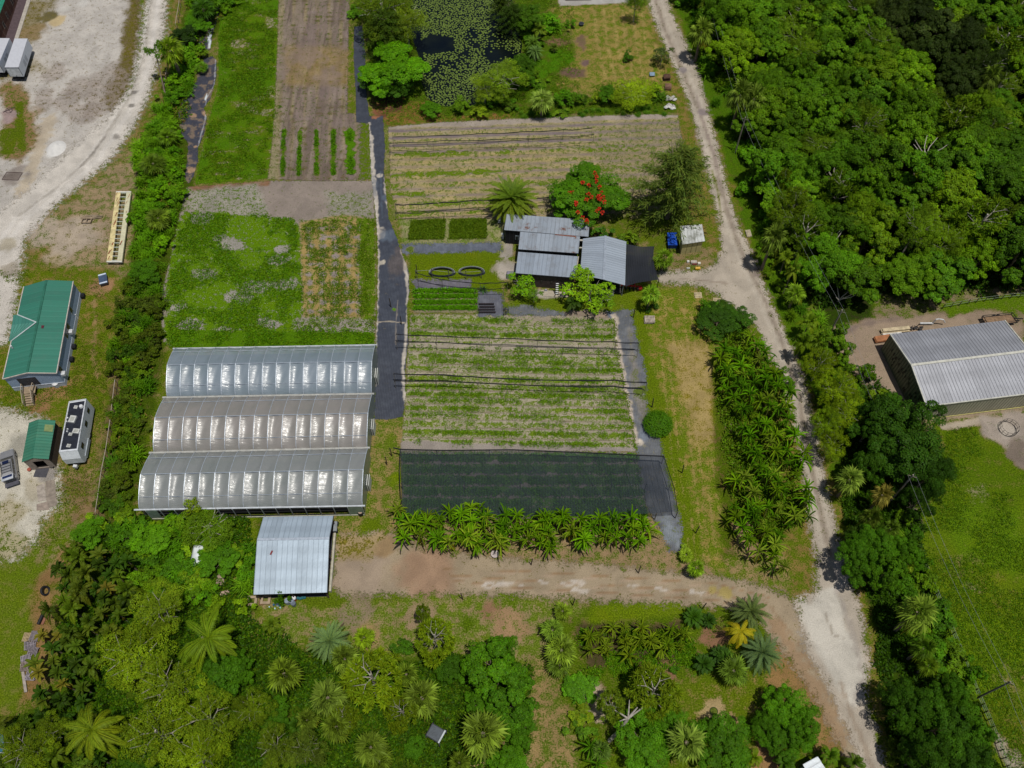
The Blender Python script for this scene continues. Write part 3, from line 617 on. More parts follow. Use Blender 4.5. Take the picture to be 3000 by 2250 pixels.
_mc = {}
def flat(h, rough=.7, spec=.3, metal=0.0, var=.18, sc=2.0, bump=0.0):
    key = (h, rough, spec, metal, var, sc)
    if key in _mc: return _mc[key]
    m, N, L = new_mat('surface_'+str(h)); tc = N.new('ShaderNodeNewGeometry').outputs['Position']
    n1 = noisen(N, L, tc, sc, 5, .65)
    c = mixc(N, L, 1.0, tuple(alb(h)), ramp01(N, L, n1, .3, .7, 1-var, 1+var), 'MULTIPLY')
    nb = bumpn(N, L, noisen(N, L, tc, sc*4, 3), .2, .05)
    outn(N, L, bsdf(N, L, c, rough, spec, metal, nb).outputs[0]); _mc[key] = m; return m
def roof_metal(name, h, period=.6, line=.75, stain='7a7064', stk=.25, rough=.42, metal=.35, rust=0.0, cross=0.0):
    m, N, L = new_mat(name)
    uv = N.new('ShaderNodeUVMap').outputs[0]; sp = N.new('ShaderNodeSeparateXYZ'); L.new(uv, sp.inputs[0])
    tc = N.new('ShaderNodeNewGeometry').outputs['Position']
    fr = mathn(N, L, 'FRACT', mathn(N, L, 'DIVIDE', sp.outputs[0], period))
    a = mathn(N, L, 'ABSOLUTE', mathn(N, L, 'SUBTRACT', fr, .5))
    ln = ramp01(N, L, a, .38, .48, 1.0, line)  # tone line along each rib; rib shading put into the colour
    pn = N.new('ShaderNodeTexWhiteNoise'); pn.noise_dimensions = '1D'
    L.new(mathn(N, L, 'FLOOR', mathn(N, L, 'DIVIDE', sp.outputs[0], period*2)), pn.inputs['W'])
    pv = ramp01(N, L, pn.outputs['Value'], 0, 1, .93, 1.07)
    # streaks that run down the sheets
    mp = N.new('ShaderNodeMapping'); mp.inputs['Scale'].default_value = (3.0, .25, 1); L.new(uv, mp.inputs['Vector'])
    st = noisen(N, L, mp.outputs[0], 1.2, 5, .65); n2 = noisen(N, L, tc, .6, 6, .7)
    c = mixc(N, L, 1.0, tuple(alb(h)), ln, 'MULTIPLY'); c = mixc(N, L, 1.0, c, pv, 'MULTIPLY')
    c = mixc(N, L, mathn(N, L, 'MULTIPLY', ramp01(N, L, st, .45, .8), stk), c, tuple(alb(stain)))
    c = mixc(N, L, ramp01(N, L, n2, .45, .72, 0, stk*.9), c, tuple(alb(stain)))
    if cross: 
        cw = mathn(N, L, 'SINE', mathn(N, L, 'MULTIPLY', sp.outputs[1], 2*math.pi/cross))
        c = mixc(N, L, 1.0, c, ramp01(N, L, cw, -.9, .9, .94, 1.05), 'MULTIPLY')
    if rust: c = mixc(N, L, ramp01(N, L, n2, .60-rust*.15, .70-rust*.15, 0, .85), c, tuple(alb('7a4a34')))
    nb = bumpn(N, L, n2, .25, .1)
    outn(N, L, bsdf(N, L, c, rough, .4, metal, nb).outputs[0]); return m
def mid(a, b, t=.5): return Vector(a).lerp(Vector(b), t)
def inset(q, dx, dy=None):
    """plan corners q0,q1 | q3,q2 pulled in by dx along q0-q1 and dy along q0-q3"""
    dy = dx if dy is None else dy
    q = [Vector((p[0], p[1], 0)) for p in q]; o = []
    a = (q[1]-q[0]).normalized(); b = (q[3]-q[0]).normalized()
    a2 = (q[2]-q[3]).normalized(); b2 = (q[2]-q[1]).normalized()
    return [q[0]+a*dx+b*dy, q[1]-a*dx+b2*dy, q[2]-a2*dx-b2*dy, q[3]+a2*dx-b*dy]
def at(p, z): return Vector((p[0], p[1], z))
def walls(mb, q, z0, z1, th=.12, skip=()):
    for i in range(4):
        if i in skip: continue
        a, b = q[i], q[(i+1) % 4]; d = (b-a).normalized(); n = Vector((-d.y, d.x, 0))*th
        c = sum((Vector(p) for p in q), Vector())/4
        if n.dot(c-a) < 0: n = -n
        e0, e1 = (0, 0) if i % 2 == 0 else (th, -th)
        a2, b2 = a+d*e0, b+d*e1
        mb.prism([at(p, z0) for p in (a2, b2, b2+n, a2+n)], [at(p, z1) for p in (a2, b2, b2+n, a2+n)])
def gable_ends(mb, q, R1, R2, z1, over=0.0):
    for a, b, r in ((q[0], q[1], R1), (q[3], q[2], R2)):
        d = (b-a).normalized(); n = Vector((-d.y, d.x, 0)); m_ = mid(a, b)
        t = (Vector((r.x, r.y, 0))-a).dot(d); ap = a+d*t
        k = .12 if n.dot(sum((Vector(p) for p in q), Vector())/4-m_) > 0 else -.12
        P = [at(a, z1), at(b, z1), at(ap, r.z-.12)]; Q = [p+n*k for p in P]
        mb.prism(P, Q)
def window_on(root, a, b, t, z0, z1, w, frame, pane, out=.03, name='window'):
    a, b = at(a, 0), at(b, 0); d = (b-a).normalized(); n = Vector((d.y, -d.x, 0))
    p = a+d*t
    mb = MB(); mb.prism([at(x, z0) for x in (p-d*w/2+n*.0, p+d*w/2, p+d*w/2+n*out, p-d*w/2+n*out)], [at(x, z1) for x in (p-d*w/2, p+d*w/2, p+d*w/2+n*out, p-d*w/2+n*out)])
    f = mb.build(name, frame, root)
    mb = MB(); o2 = out+.012; m_ = .07; c = n*out
    nb_ = max(1, int(w/.55))
    for k in range(nb_):
        s0 = -w/2+m_+k*(w-m_)/nb_; s1 = s0+(w-m_)/nb_-m_
        for zz0, zz1 in ((z0+m_, (z0+z1)/2-m_/2), ((z0+z1)/2+m_/2, z1-m_)):
            P = [p+d*s0, p+d*s1, p+d*s1+n*o2, p+d*s0+n*o2]
            mb.prism([at(x, zz0) for x in P], [at(x, zz1) for x in P])
    mb.build('pane', pane, f); return f

M_glass = flat('10141a', .15, .5, var=.05); M_white = flat('d6d8da', .5); M_dark = flat('15161a', .8)
M_wood = flat('9c8a72', .8); M_brownwood = flat('6a5648', .85); M_black = flat('1c1d22', .6); M_conc = flat('b0a698', .9)

# ================================================================ green-roofed house
def z_ridge(ridge, e1, e2):
    m_ = mid(e1, e2); best = min(((G(ridge[0], ridge[1], z)-at(m_, z)).length, z) for z in [x*.05 for x in range(20, 160)])
    return best[1]
M_green = roof_metal('green_roof_metal', '3a7d6a', .9, 1.16, '55796c', .25, .5, .1)
def house():
    root = thing('house', 'long blue house with a green metal roof beside the gravel road', 'house', G(100, 960))
    NW, NE, SE, SW = G(70,840,3.3), G(215,824,3.3), G(166,1094,3.3), G(8,1111,3.3)
    R1, R2 = G(136,821,4.15), G(79,1093,4.1)
    q = inset([NW, NE, SE, SW], .1, .12)
    blue = flat('a4b8d4', .7, var=.06)
    mb = MB(); walls(mb, q, .8, 3.22); gable_ends(mb, q, R1, R2, 3.22); mb.build('wall', blue, root)
    mb = MB(); walls(mb, inset(q, -.03), 0, .8, .1); mb.build('skirting', flat('c4ccd8', .8, var=.12), root)
    mb = MB(); mb.slab(R1, R2, SE, NE); mb.slab(R1, R2, SW, NW); mb.ribs(R1, R2, SE, NE, .9); mb.ribs(R1, R2, SW, NW, .9)
    rf = mb.build('roof', M_green, root)
    mb = MB(); mb.bar(R1+Vector((0,0,.04)), R2+Vector((0,0,.04)), .3, .05)
    mb.build('ridge_cap', flat('2f6a58', .5), rf)
    for p in [(129,869),(34,1016)]: mb = MB(); c = G(*p, 3.85); mb.cyl(c-Vector((0,0,.3)), c+Vector((0,0,.25)), .12); mb.build('vent_pipe', M_white, rf)
    c = G(122,958,3.95); mb = MB(); mb.box(c, (.6,.5,.1)); mb.build('roof_patch', flat('5c2430'), rf)
    mb = MB(); mb.bar(NE, SE, .12, .16); mb.bar(NW, SW, .12, .16); mb.bar(SE, R2, .1, .16); mb.bar(SW, R2, .1, .16); mb.build('fascia', flat('c4bcb4'), rf)
    # cross gable over the entrance
    S0, R3 = G(106,944,4.2), G(35,952,4.12); FN, FS = G(51,922,3.36), G(33,999,3.32)
    out = (at(R3,0)-at(S0,0)).normalized(); FNo = FN+out*.55; FSo = FS+out*.3
    mb = MB(); mb.slab(S0, R3, FNo, FN, .05); mb.slab(S0, R3, FSo, FS, .05); mb.ribs(S0.lerp(R3,.15), R3, FSo, FS, .5)
    d = mb.build('porch_roof', roof_metal('porch_roof_metal', '45897a', .5, .8, '55796c', .2, .5, .1), root)
    mb = MB(); mb.bar(S0+Vector((0,0,.03)), FN+Vector((0,0,.03)), .16, .04); mb.bar(S0+Vector((0,0,.03)), FS+Vector((0,0,.03)), .16, .04); mb.build('valley_flashing', flat('b9c4c4', .5), d)
    a_ = R3-out*.4; mb = MB()
    mb.prism([at(FNo-out*.3,3.1), at(FSo-out*.3,3.1), at(a_,3.1)][:2]+[at(FSo-out*.45,3.1), at(FNo-out*.45,3.1)], [at(FNo-out*.3,3.3), at(FSo-out*.3,3.3), at(FSo-out*.45,3.3), at(FNo-out*.45,3.3)])
    for p in (FNo, FSo): mb.bar(at(p-out*.35, 0), at(p-out*.35, 3.2), .14)
    mb.build('porch_frame', M_white, root)
    E0, E1 = q[1], q[2]; Ln = (E1-E0).length
    for t, w_ in ((.28,.8),(.47,1.0),(.545,1.3),(.93,.9)): window_on(root, E1, E0, Ln*(1-t), 1.9, 2.85, w_, M_white, M_glass)
    dr = (E1-E0).normalized(); nn = Vector((-dr.y, dr.x, 0))
    for t in (.5,.95):
        p = E0+(E1-E0)*t; mb = MB(); mb.box(at(p+nn*.25, 1.8), (.5,.6,.45), math.atan2(nn.y, nn.x)); mb.build('air_conditioner', M_white, root)
    p = E0+(E1-E0)*.27+nn*.05; mb = MB(); mb.cyl(at(p,.1), at(p,1.1), .09); mb.build('drain_pipe', M_white, root)
    for t in (.0,.58,.72): 
        p = E0+(E1-E0)*(t+.02)+nn*.3; mb = MB(); mb.box(at(p,.3), (.5,.7,.6), .1); mb.cyl(at(p,.6), at(p,.66), .2); mb.build('utility_box', M_black, root)
    # entrance on the south wall
    S0_, S1_ = q[3], q[2]; ds = (S1_-S0_).normalized(); ns = Vector((ds.y, -ds.x, 0)); pc = S0_+ds*2.3
    mb = MB(); mb.prism([at(x,.95) for x in (pc-ds*.9, pc+ds*1.6, pc+ds*1.6+ns*.03, pc-ds*.9+ns*.03)], [at(x,2.85) for x in (pc-ds*.9, pc+ds*1.6, pc+ds*1.6+ns*.03, pc-ds*.9+ns*.03)])
    mb.build('door', flat('3a3c44', .6), root)  # wide dark panel: door plus the recess shade, put in as colour
    mb = MB(); mb.prism([at(x,.8) for x in (S0_, S1_, S1_+ns*.06, S0_+ns*.06)], [at(x,.95) for x in (S0_, S1_, S1_+ns*.06, S0_+ns*.06)]); mb.build('base_trim', flat('c6ccd4'), root)
    st = thing('porch_steps', 'wooden steps with railings at the end of the blue house', 'steps', at(pc+ns*.8, 0))
    mb = MB(); mb.box(at(pc+ns*.65, .8), (1.7,1.1,.08), math.atan2(ds.y, ds.x)); mb.build('landing', M_wood, st)
    for k in range(5):
        mb = MB(); mb.box(at(pc+ns*(1.35+k*.3)+ds*.1*k*.3, .68-.15*k), (1.15,.28,.05), math.atan2(ds.y, ds.x)); mb.build('step', M_wood, st)
    for sgn in (-1, 1):
        a1 = pc+ns*.15+ds*.75*sgn; a2 = pc+ns*1.2+ds*.62*sgn; a3 = pc+ns*2.7+ds*(.62*sgn+.1)
        mb = MB(); mb.bar(at(a1,1.75), at(a2,1.75), .09, .06); mb.bar(at(a2,1.75), at(a3,.95), .09, .06)
        mb.bar(at(a2,1.25), at(a3,.5), .06); mb.bar(at(a1,1.25), at(a2,1.25), .06)
        for a, zt in ((a1,1.75),(a2,1.75),(a3,.95)): mb.bar(at(a,0), at(a,zt), .1)
        for k in range(1,6): x = a2.lerp(a3,k/6); mb.bar(at(x,.1+.6*(1-k/6)), at(x,1.75-.8*k/6), .04)
        mb.build('railing', flat('a89a86'), st)
    c = G(168,1130); tk = thing('pressure_tank', 'white round water tank standing by the blue house wall', 'tank', c)
    mb = MB(); mb.cyl(c, c+Vector((0,0,.75)), .42, n=18); mb.build('tank', flat('b4babf', .5), tk)
    mb = MB(); mb.cyl(c+Vector((0,0,.75)), c+Vector((0,0,.9)), .46, .3, n=18); mb.cyl(c+Vector((0,0,.9)), c+Vector((0,0,.98)), .16, n=12); mb.build('lid', flat('e6e6e6', .4), tk)
house()
def small_shed():
    NW, NE, SE, SW = G(84.7,1239.4,2.6), G(162.8,1232.7,2.6), G(142.7,1345,2.6), G(63.5,1354,2.6)
    R1, R2 = G(113.7,1229,3.2), G(95.9,1342,3.2)
    root = thing('garden_shed', 'small wooden shed with green metal roof beside the caravan', 'shed', G(125,1300))
    q = inset([NW, NE, SE, SW], .15, .1); mb = MB(); walls(mb, q, 0, 2.53, skip=(2,)); mb.build('wall', flat('5c5048', .9, var=.3, sc=6), root)
    mb = MB(); mb.slab(R1, R2, SE, NE); mb.slab(R1, R2, SW, NW); mb.ribs(R1, R2, SE, NE, .45); mb.ribs(R1, R2, SW, NW, .45)
    rf = mb.build('roof', roof_metal('shed_green_metal', '3c8068', .45, .85, '6a8a6c', .3, .5, .1), root)
    a, b = R1.lerp(R2,.12).lerp(NE.lerp(SE,.12),.42), R1.lerp(R2,.12).lerp(NE.lerp(SE,.12),.95); c, d = R1.lerp(R2,.3).lerp(NE.lerp(SE,.3),.95), R1.lerp(R2,.3).lerp(NE.lerp(SE,.3),.42)
    mb = MB(); mb.slab(*[x+Vector((0,0,.06)) for x in (a,b,c,d)], .02); mb.build('skylight', flat('7f8f5c'), rf)
    a, b = q[3], q[2]; ds = (b-a).normalized(); mb = MB()
    for t0, t1, z0, z1 in ((0,.9,0,2.5),((b-a).length-.75,(b-a).length,0,2.5),(.9,(b-a).length-.75,0,.35),(.9,(b-a).length-.75,2.15,2.5)):
        p0, p1 = a+ds*t0, a+ds*t1; n = Vector((ds.y,-ds.x,0))*-.1
        mb.prism([at(x,z0) for x in (p0,p1,p1+n,p0+n)], [at(x,z1) for x in (p0,p1,p1+n,p0+n)])
    mb.build('front_wall', flat('9a8f84', .8), root)
    mb = MB(); mb.prism([at(a,2.5), at(b,2.5), at(mid(a,b),3.05)], [at(a,2.5)+Vector((0,.1,0)), at(b,2.5)+Vector((0,.1,0)), at(mid(a,b),3.05)+Vector((0,.1,0))]); mb.build('gable', flat('a89c8c'), root)
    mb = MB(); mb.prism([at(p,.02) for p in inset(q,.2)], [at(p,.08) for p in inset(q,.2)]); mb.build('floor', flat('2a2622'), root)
    c = G(121,1385); m1 = MB(); m1.box(c+Vector((0,0,.03)), (1.7,1.3,.03), -.05); tag(m1.build('floor_mat', flat('4c4c52', .9)), 'grey mat lying in front of the small green roofed shed', 'mat')
    c = G(154,1369); m1 = MB(); m1.ring(c+Vector((0,0,.25)), .26, .1, ax=Matrix.Rotation(1.3,3,'X')); tag(m1.build('spare_tyre', M_black), 'black tyre leaning at the corner of the small shed', 'tyre')
    c = G(88,1378); m1 = MB(); m1.cyl(c, c+Vector((0,0,.3)), .2,.24,12); m1.cyl(c+Vector((0,0,.3)), c+Vector((0,0,.33)), .26,n=12); tag(m1.build('flower_pot', flat('a85a48')), 'red clay pot on the sand near the silver car', 'pot')
small_shed()
def caravan():
    zt, zb = 3.3, .6
    NW, NE, SE, SW = G(201.8,1176,zt), G(253,1168,zt), G(227.4,1319.7,zt), G(172.8,1325,zt)
    q = [at(p,0) for p in (NW, NE, SE, SW)]
    root = thing('caravan', 'white caravan with a dark roof parked behind the small shed', 'caravan', at(mid(q[0],q[2]),0))
    S = (q[3]-q[0]).normalized(); E_ = (q[1]-q[0]).normalized()
    mb = MB(); mb.prism([at(q[0],zb), at(q[1],zb), at(q[2]+S*.15,zb), at(q[3]+S*.15,zb)], [at(p,zt-.03) for p in (q[0],q[1],q[2],q[3])])
    mb.prism([at(q[3]+S*.15,zb), at(q[2]+S*.15,zb), at(q[2]+S*.5,zb+.3), at(q[3]+S*.5,zb+.3)], [at(q[3],zt-.05), at(q[2],zt-.05), at(q[2]+S*.5,zb+1.5), at(q[3]+S*.5,zb+1.5)])
    mb.build('body', flat('dde3e8', .5, var=.08), root)
    i2 = inset(q,.18,.3); mb = MB(); mb.prism([at(p,zt-.03) for p in i2],[at(p,zt+.02) for p in i2]); rf = mb.build('roof', flat('20242f', .75, var=.35), root)
    mb = MB(); walls(mb, q, zt-.12, zt+.03, .15); mb.build('roof_trim', flat('c6cacf', .5), root)
    s = 4.485; 
    for (x,y,w_,h_,hh,nm) in ((995,505,.45,.45,.12,'roof_vent'),(925,862,.45,.4,.12,'roof_vent'),(903,1012,.5,.45,.12,'roof_vent'),(957,668,.8,1.0,.28,'air_conditioner'),(1003,822,.85,.65,.22,'skylight')):
        c = G(x/s,1080+y/s,zt+.1); mb = MB(); mb.box(c+Vector((0,0,hh/2-.08)), (w_,h_,hh), -.12); o_ = mb.build(nm, flat('c8c9c4', .5), root)
        mb = MB(); mb.box(c+Vector((0,0,hh-.06)), (w_*.6,h_*.6,.05), -.12); mb.build('lid', flat('a9aaa2', .5), o_)
    mb = MB(); c = G(1066/s,1080+495/s,zt+.1); mb.cyl(c-Vector((0,0,.1)), c+Vector((0,0,.15)), .3, .22, 16); mb.build('antenna_dome', M_white, root)
    for (x,y) in ((893,650),(880,697),(892,798),(886,828)):
        c = G(x/s,1080+y/s,zt+.05); mb = MB(); mb.cyl(c-Vector((0,0,.05)), c+Vector((0,0,.15)), .1); mb.build('vent_pipe', M_white, root)
    Le = (q[2]-q[1]).length
    for t, w_ in ((.16,.7),(.42,.8),(.84,.8)): window_on(root, q[2], q[1], Le*(1-t), 1.95, 2.6, w_, M_dark, M_glass)
    p = q[1].lerp(q[2],.62); mb = MB(); mb.prism([at(x,.5) for x in (p, p+S*2.6, p+S*2.6+E_*.12, p+E_*.12)],[at(x,1.15) for x in (p, p+S*2.6, p+S*2.6+E_*.12, p+E_*.12)]); mb.build('storage_hatch', flat('aab2b8'), root)
    for t in (.5,.6):
        for a_, b_ in ((q[1],q[2]),(q[0],q[3])):
            c = at(a_.lerp(b_,t),.35); mb = MB(); mb.cyl(c-E_*.25, c+E_*.02, .35, n=16); mb.build('wheel', M_black, root)
    c = q[3].lerp(q[2],.5); mb = MB(); mb.bar(at(c-E_*.5,.55), at(c+S*1.2,.5), .1); mb.bar(at(c+E_*.5,.55), at(c+S*1.2,.5), .1); mb.build('tow_bar', M_black, root)
    mb = MB(); mb.box(at(c+S*.9,.75),(.5,.35,.4),-.1); mb.build('gas_bottle_box', M_white, root)
caravan()
def car():
    a, b = G(27,1324), G(40,1418); d = (a-b).normalized(); L_ = 4.7; c = mid(a,b)
    root = thing('parked_car', 'silver estate car with open tailgate parked on the sand', 'car', at(c,0), math.atan2(d.y,d.x))
    M = world_m(root)
    def loft(secs, name, mat, par=root):
        mb = MB()
        for s1, s2 in zip(secs[:-1], secs[1:]):
            for i in range(len(s1)-1): mb.poly([M@Vector(p) for p in (s1[i],s1[i+1],s2[i+1],s2[i])])
        mb.poly([M@Vector(p) for p in secs[0]]); mb.poly([M@Vector(p) for p in secs[-1][::-1]])
        return mb.build(name, mat, par)
    def sec(x, w, z0, z1, r=.12): return [(x,-w,z0),(x,-w,z1-r),(x,-w+r,z1),(x,w-r,z1),(x,w,z1-r),(x,w,z0)]
    silver = flat('9a9a9c', .3, .5, .3, .05)
    loft([sec(2.35,.72,.35,.7),sec(2.2,.85,.3,.86),sec(1.6,.92,.28,.98),sec(.95,.93,.28,1.05),sec(-1.9,.93,.28,1.06),sec(-2.3,.9,.35,1.0)], 'body', silver)
    loft([[(1.1,-.8,1.03),(1.1,.8,1.03)],[(.35,-.68,1.58),(.35,.68,1.58)]], 'windscreen', M_glass)
    loft([sec(.95,.78,1.02,1.06,.02),sec(.3,.72,1.02,1.62,.1),sec(-1.6,.74,1.02,1.64,.1),sec(-2.05,.78,1.02,1.4,.1)], 'cabin', silver)
    for s_ in (-1,1):
        for x0,x1 in ((.55,-.3),(-.4,-1.15),(-1.25,-1.85)):
            mb = MB(); mb.prism([M@Vector(p) for p in ((x0,s_*.80,1.08),(x1,s_*.80,1.08),(x1,s_*.765,1.5),(x0-.2,s_*.765,1.5))],[M@Vector(p) for p in ((x0,s_*.74,1.08),(x1,s_*.74,1.08),(x1,s_*.72,1.5),(x0-.2,s_*.72,1.5))]); mb.build('side_window', M_glass, root)
        mb = MB(); mb.bar(M@Vector((0,s_*.58,1.68)), M@Vector((-1.7,s_*.58,1.68)), .05); mb.build('roof_rail', M_black, root)
        for x in (1.5,-1.45):
            mb = MB(); p = M@Vector((x,s_*.92,.34)); e = (M.to_3x3()@Vector((0,s_,0)))*.12; mb.cyl(p-e, p+e*.2, .34, n=18); wh = mb.build('wheel', M_black, root)
            mb = MB(); mb.cyl(p+e*.2, p+e*.3, .2, n=12); mb.build('rim', flat('b8bcc0', .3,.5,.6), wh)
        mb = MB(); mb.box(M@Vector((2.28,s_*.6,.66)), (.12,.35,.16), math.atan2(d.y,d.x)); mb.build('headlight', flat('d8dce0', .2), root)
    for k in range(4):
        mb = MB(); mb.bar(M@Vector((-.3-k*.4,-.58,1.7)), M@Vector((-.3-k*.4,.58,1.7)), .05,.03); mb.build('rack_bar', M_black, root)
    mb = MB(); mb.box(M@Vector((.0,0,1.645)), (.45,.8,.02), math.atan2(d.y,d.x)); mb.build('sunroof', flat('1a2240', .2), root)
    mb = MB(); mb.slab(*[M@Vector(p) for p in ((-1.95,-.72,1.62),(-1.95,.72,1.62),(-2.75,.72,1.75),(-2.75,-.72,1.75))], .06); tg = mb.build('tailgate', flat('c4c8ce', .3,.5), root)
    mb = MB(); mb.slab(*[M@Vector(p) for p in ((-2.02,-.6,1.65),(-2.02,.6,1.65),(-2.4,.6,1.71),(-2.4,-.6,1.71))], .02); mb.build('rear_window', flat('28345a', .2), tg)
    mb = MB(); mb.box(M@Vector((-2.75,0,.5)), (.6,1.7,.08), math.atan2(d.y,d.x)); mb.build('bumper_tray', flat('55555e'), root)
    mb = MB(); mb.prism([M@Vector(p) for p in ((.6,.95,.4),(.5,1.75,.4),(.42,1.75,.4),(.52,.93,.4))],[M@Vector(p) for p in ((.6,.95,1.35),(.5,1.6,1.35),(.42,1.6,1.35),(.52,.93,1.35))]); mb.build('door', M_black, root)
car()
def box_trailer(px4, label, first=True):
    zt, zb = 3.1, 1.1; q = [at(G(*p, zt),0) for p in px4]
    root = thing('box_trailer', label, 'trailer', at(mid(q[0],q[2]),0), 0, 'box trailers parked on the gravel yard')
    S = (q[3]-q[0]).normalized(); E_ = (q[1]-q[0]).normalized()
    mb = MB(); mb.prism([at(p,zb) for p in q],[at(p,zt-.04) for p in q]); mb.build('box_body', flat('d2dae6', .45, var=.06), root)
    mb = MB(); mb.slab(*[at(p,zt) for p in q], .04); 
    mb.ribs(at(q[0],zt),at(q[3],zt),at(q[2],zt),at(q[1],zt),.7,.04,.012)
    mb.build('roof', flat('c9cbd2', .45, var=.05), root)
    a, b = q[3], q[2]; n = S*.03; mb = MB()
    P = [a+E_*.15, b-E_*.15, b-E_*.15+n, a+E_*.15+n]; mb.prism([at(x,zb+.1) for x in P],[at(x,zt-.2) for x in P]); d = mb.build('rear_door', flat('dce2ea', .4), root)
    mb = MB(); P = [a+E_*1.1+n, a+E_*1.3+n, a+E_*1.3+n*2, a+E_*1.1+n*2]; mb.prism([at(x,zb+.15) for x in P],[at(x,zb+.25) for x in P]); mb.build('handle', M_dark, d)
    mb = MB()
    for x0, x1, z0, z1 in ((0,(b-a).length,zt-.16,zt-.02),(0,.1,zb,zt),((b-a).length-.1,(b-a).length,zb,zt)):
        P = [a+E_*x0, a+E_*x1, a+E_*x1+n*1.5, a+E_*x0+n*1.5]; mb.prism([at(x,z0) for x in P],[at(x,z1) for x in P])
    mb.build('rear_frame', flat('8a8e98'), root)
    mb = MB()
    for t in (.45,.6): 
        p = q[1].lerp(q[2],t); P = [p, p+S*.9, p+S*.9+E_*.015, p+E_*.015]; mb.prism([at(x,zb+.3) for x in P],[at(x,zb+1.4) for x in P])
    mb.build('side_panel', flat('a9b2c0', .4), root)
    mb = MB(); c = mid(a,b); mb.box(at(c-S*.3,.55), (2.0,.5,.12), math.atan2(E_.y,E_.x)); mb.build('rear_bumper', M_black, root)
    for t in (.68,.8):
        for a_, b_, k in ((q[1],q[2],-1),(q[0],q[3],1)):
            p = at(a_.lerp(b_,t),.5)+E_*k*.1; mb = MB(); mb.cyl(p, p+E_*k*.5, .5, n=16); mb.build('wheel', M_black, root)
    mb = MB(); mb.bar(at(mid(q[0],q[1])+S*.6,.7), at(mid(a,b),.7), .9,.12); mb.build('chassis', M_black, root)
box_trailer([(42.5,113),(80.5,113),(54.2,197),(13.6,197)], 'pale grey box trailer standing whole in the gravel yard corner')
box_trailer([(-12,112),(28,112),(-3,185),(-46,185)], 'pale grey box trailer cut off by the left picture edge')
def brick_building():
    root = thing('brick_building', 'brown brick building with a green roof in the top left corner', 'building', G(-60,20))
    rp = [(34,-60),(14,0),(-3,45),(-24,110),(-300,130),(-300,-60)]; z = 3.7
    T = [G(*p,z) for p in rp]
    mb = MB(); mb.prism([p-Vector((0,0,.1)) for p in T], T); mb.build('roof', flat('2f8a70', .5), root)
    A_, B_ = at(T[0],0), at(T[3],0); d = (B_-A_).normalized(); n = Vector((d.y,-d.x,0)); n = -n if n.x > 0 else n
    A_, B_ = A_+n*.4, B_+n*.4-d*.4; C_, D_ = at(T[4],0)-n*0, at(T[5],0)
    m, N, L = new_mat('brick_wall'); bt = N.new('ShaderNodeTexBrick'); bt.inputs['Scale'].default_value = 1.6
    for k, h in ((1,'6a4438'),(2,'5a3a30'),(3,'857468')): bt.inputs[k].default_value = (*alb(h),1)
    mp = N.new('ShaderNodeMapping'); mp.inputs['Rotation'].default_value = (math.pi/2,0,0); L.new(N.new('ShaderNodeNewGeometry').outputs['Position'], mp.inputs['Vector']); L.new(mp.outputs[0], bt.inputs['Vector'])
    outn(N, L, bsdf(N, L, bt.outputs['Color'], .9).outputs[0])
    mb = MB(); mb.prism([at(p,0) for p in (A_,B_,C_,D_)],[at(p,z-.12) for p in (A_,B_,C_,D_)]); mb.build('wall', m, root)
    for t in (.2,.45,.62,.85): window_on(root, B_, A_, (A_-B_).length*(1-t), .9, 2.0, .8, flat('b0a898'), M_glass, .05)
    pv = bpy.data.objects; mb = MB(); e = -n
    P = [A_+e*1.7, B_+e*1.7+d*1.5, B_+e*2.4+d*1.5, A_+e*2.4]; mb.prism([at(x,.0) for x in P],[at(x,.12) for x in P]); o = mb.build('pavement', flat('b4ada2', .9)); o['kind'] = 'structure'
    mb = MB(); P = [A_+e*.02, B_+e*.02+d*1.5, B_+e*1.68+d*1.5, A_+e*1.68]; mb.prism([at(x,.0) for x in P],[at(x,.05) for x in P]); o = mb.build('pavement', flat('5a4c50', .9)); o['kind'] = 'structure'  # dark strip along the wall; porch shade put into its colour
brick_building()

# ================================================================ greenhouse
def plastic(name, tint, a=.80):
    m, N, L = new_mat(name); tc = N.new('ShaderNodeNewGeometry').outputs['Position']
    mp = N.new('ShaderNodeMapping'); mp.inputs['Scale'].default_value = (.45,1.7,1.0); mp.inputs['Rotation'].default_value = (0,0,.6); L.new(tc, mp.inputs['Vector'])
    n1 = noisen(N, L, mp.outputs[0], 1.1, 3, .5, 1.2)
    mp2 = N.new('ShaderNodeMapping'); mp2.inputs['Scale'].default_value = (.35,2.6,1.0); L.new(tc, mp2.inputs['Vector'])
    n2 = noisen(N, L, mp2.outputs[0], 1.3, 2, .5, .8); n3 = noisen(N, L, tc, .25, 4, .6)
    h = mathn(N, L, 'ADD', n1, mathn(N, L, 'MULTIPLY', n2, .6))
    nb = bumpn(N, L, h, .42, .22)
    c = mixc(N, L, ramp01(N, L, n3, .3, .7), tuple(alb(tint)), tuple(alb(tint)*np.array((.82,.86,.84))))
    nb2 = bumpn(N, L, h, .15, .2); b = bsdf(N, L, c, .42, .7, 0, nb2); b.inputs['Alpha'].default_value = a
    b.inputs['Coat Weight'].default_value = .45; b.inputs['Coat Roughness'].default_value = .2; L.new(nb, b.inputs['Coat Normal'])
    outn(N, L, b.outputs[0]); return m
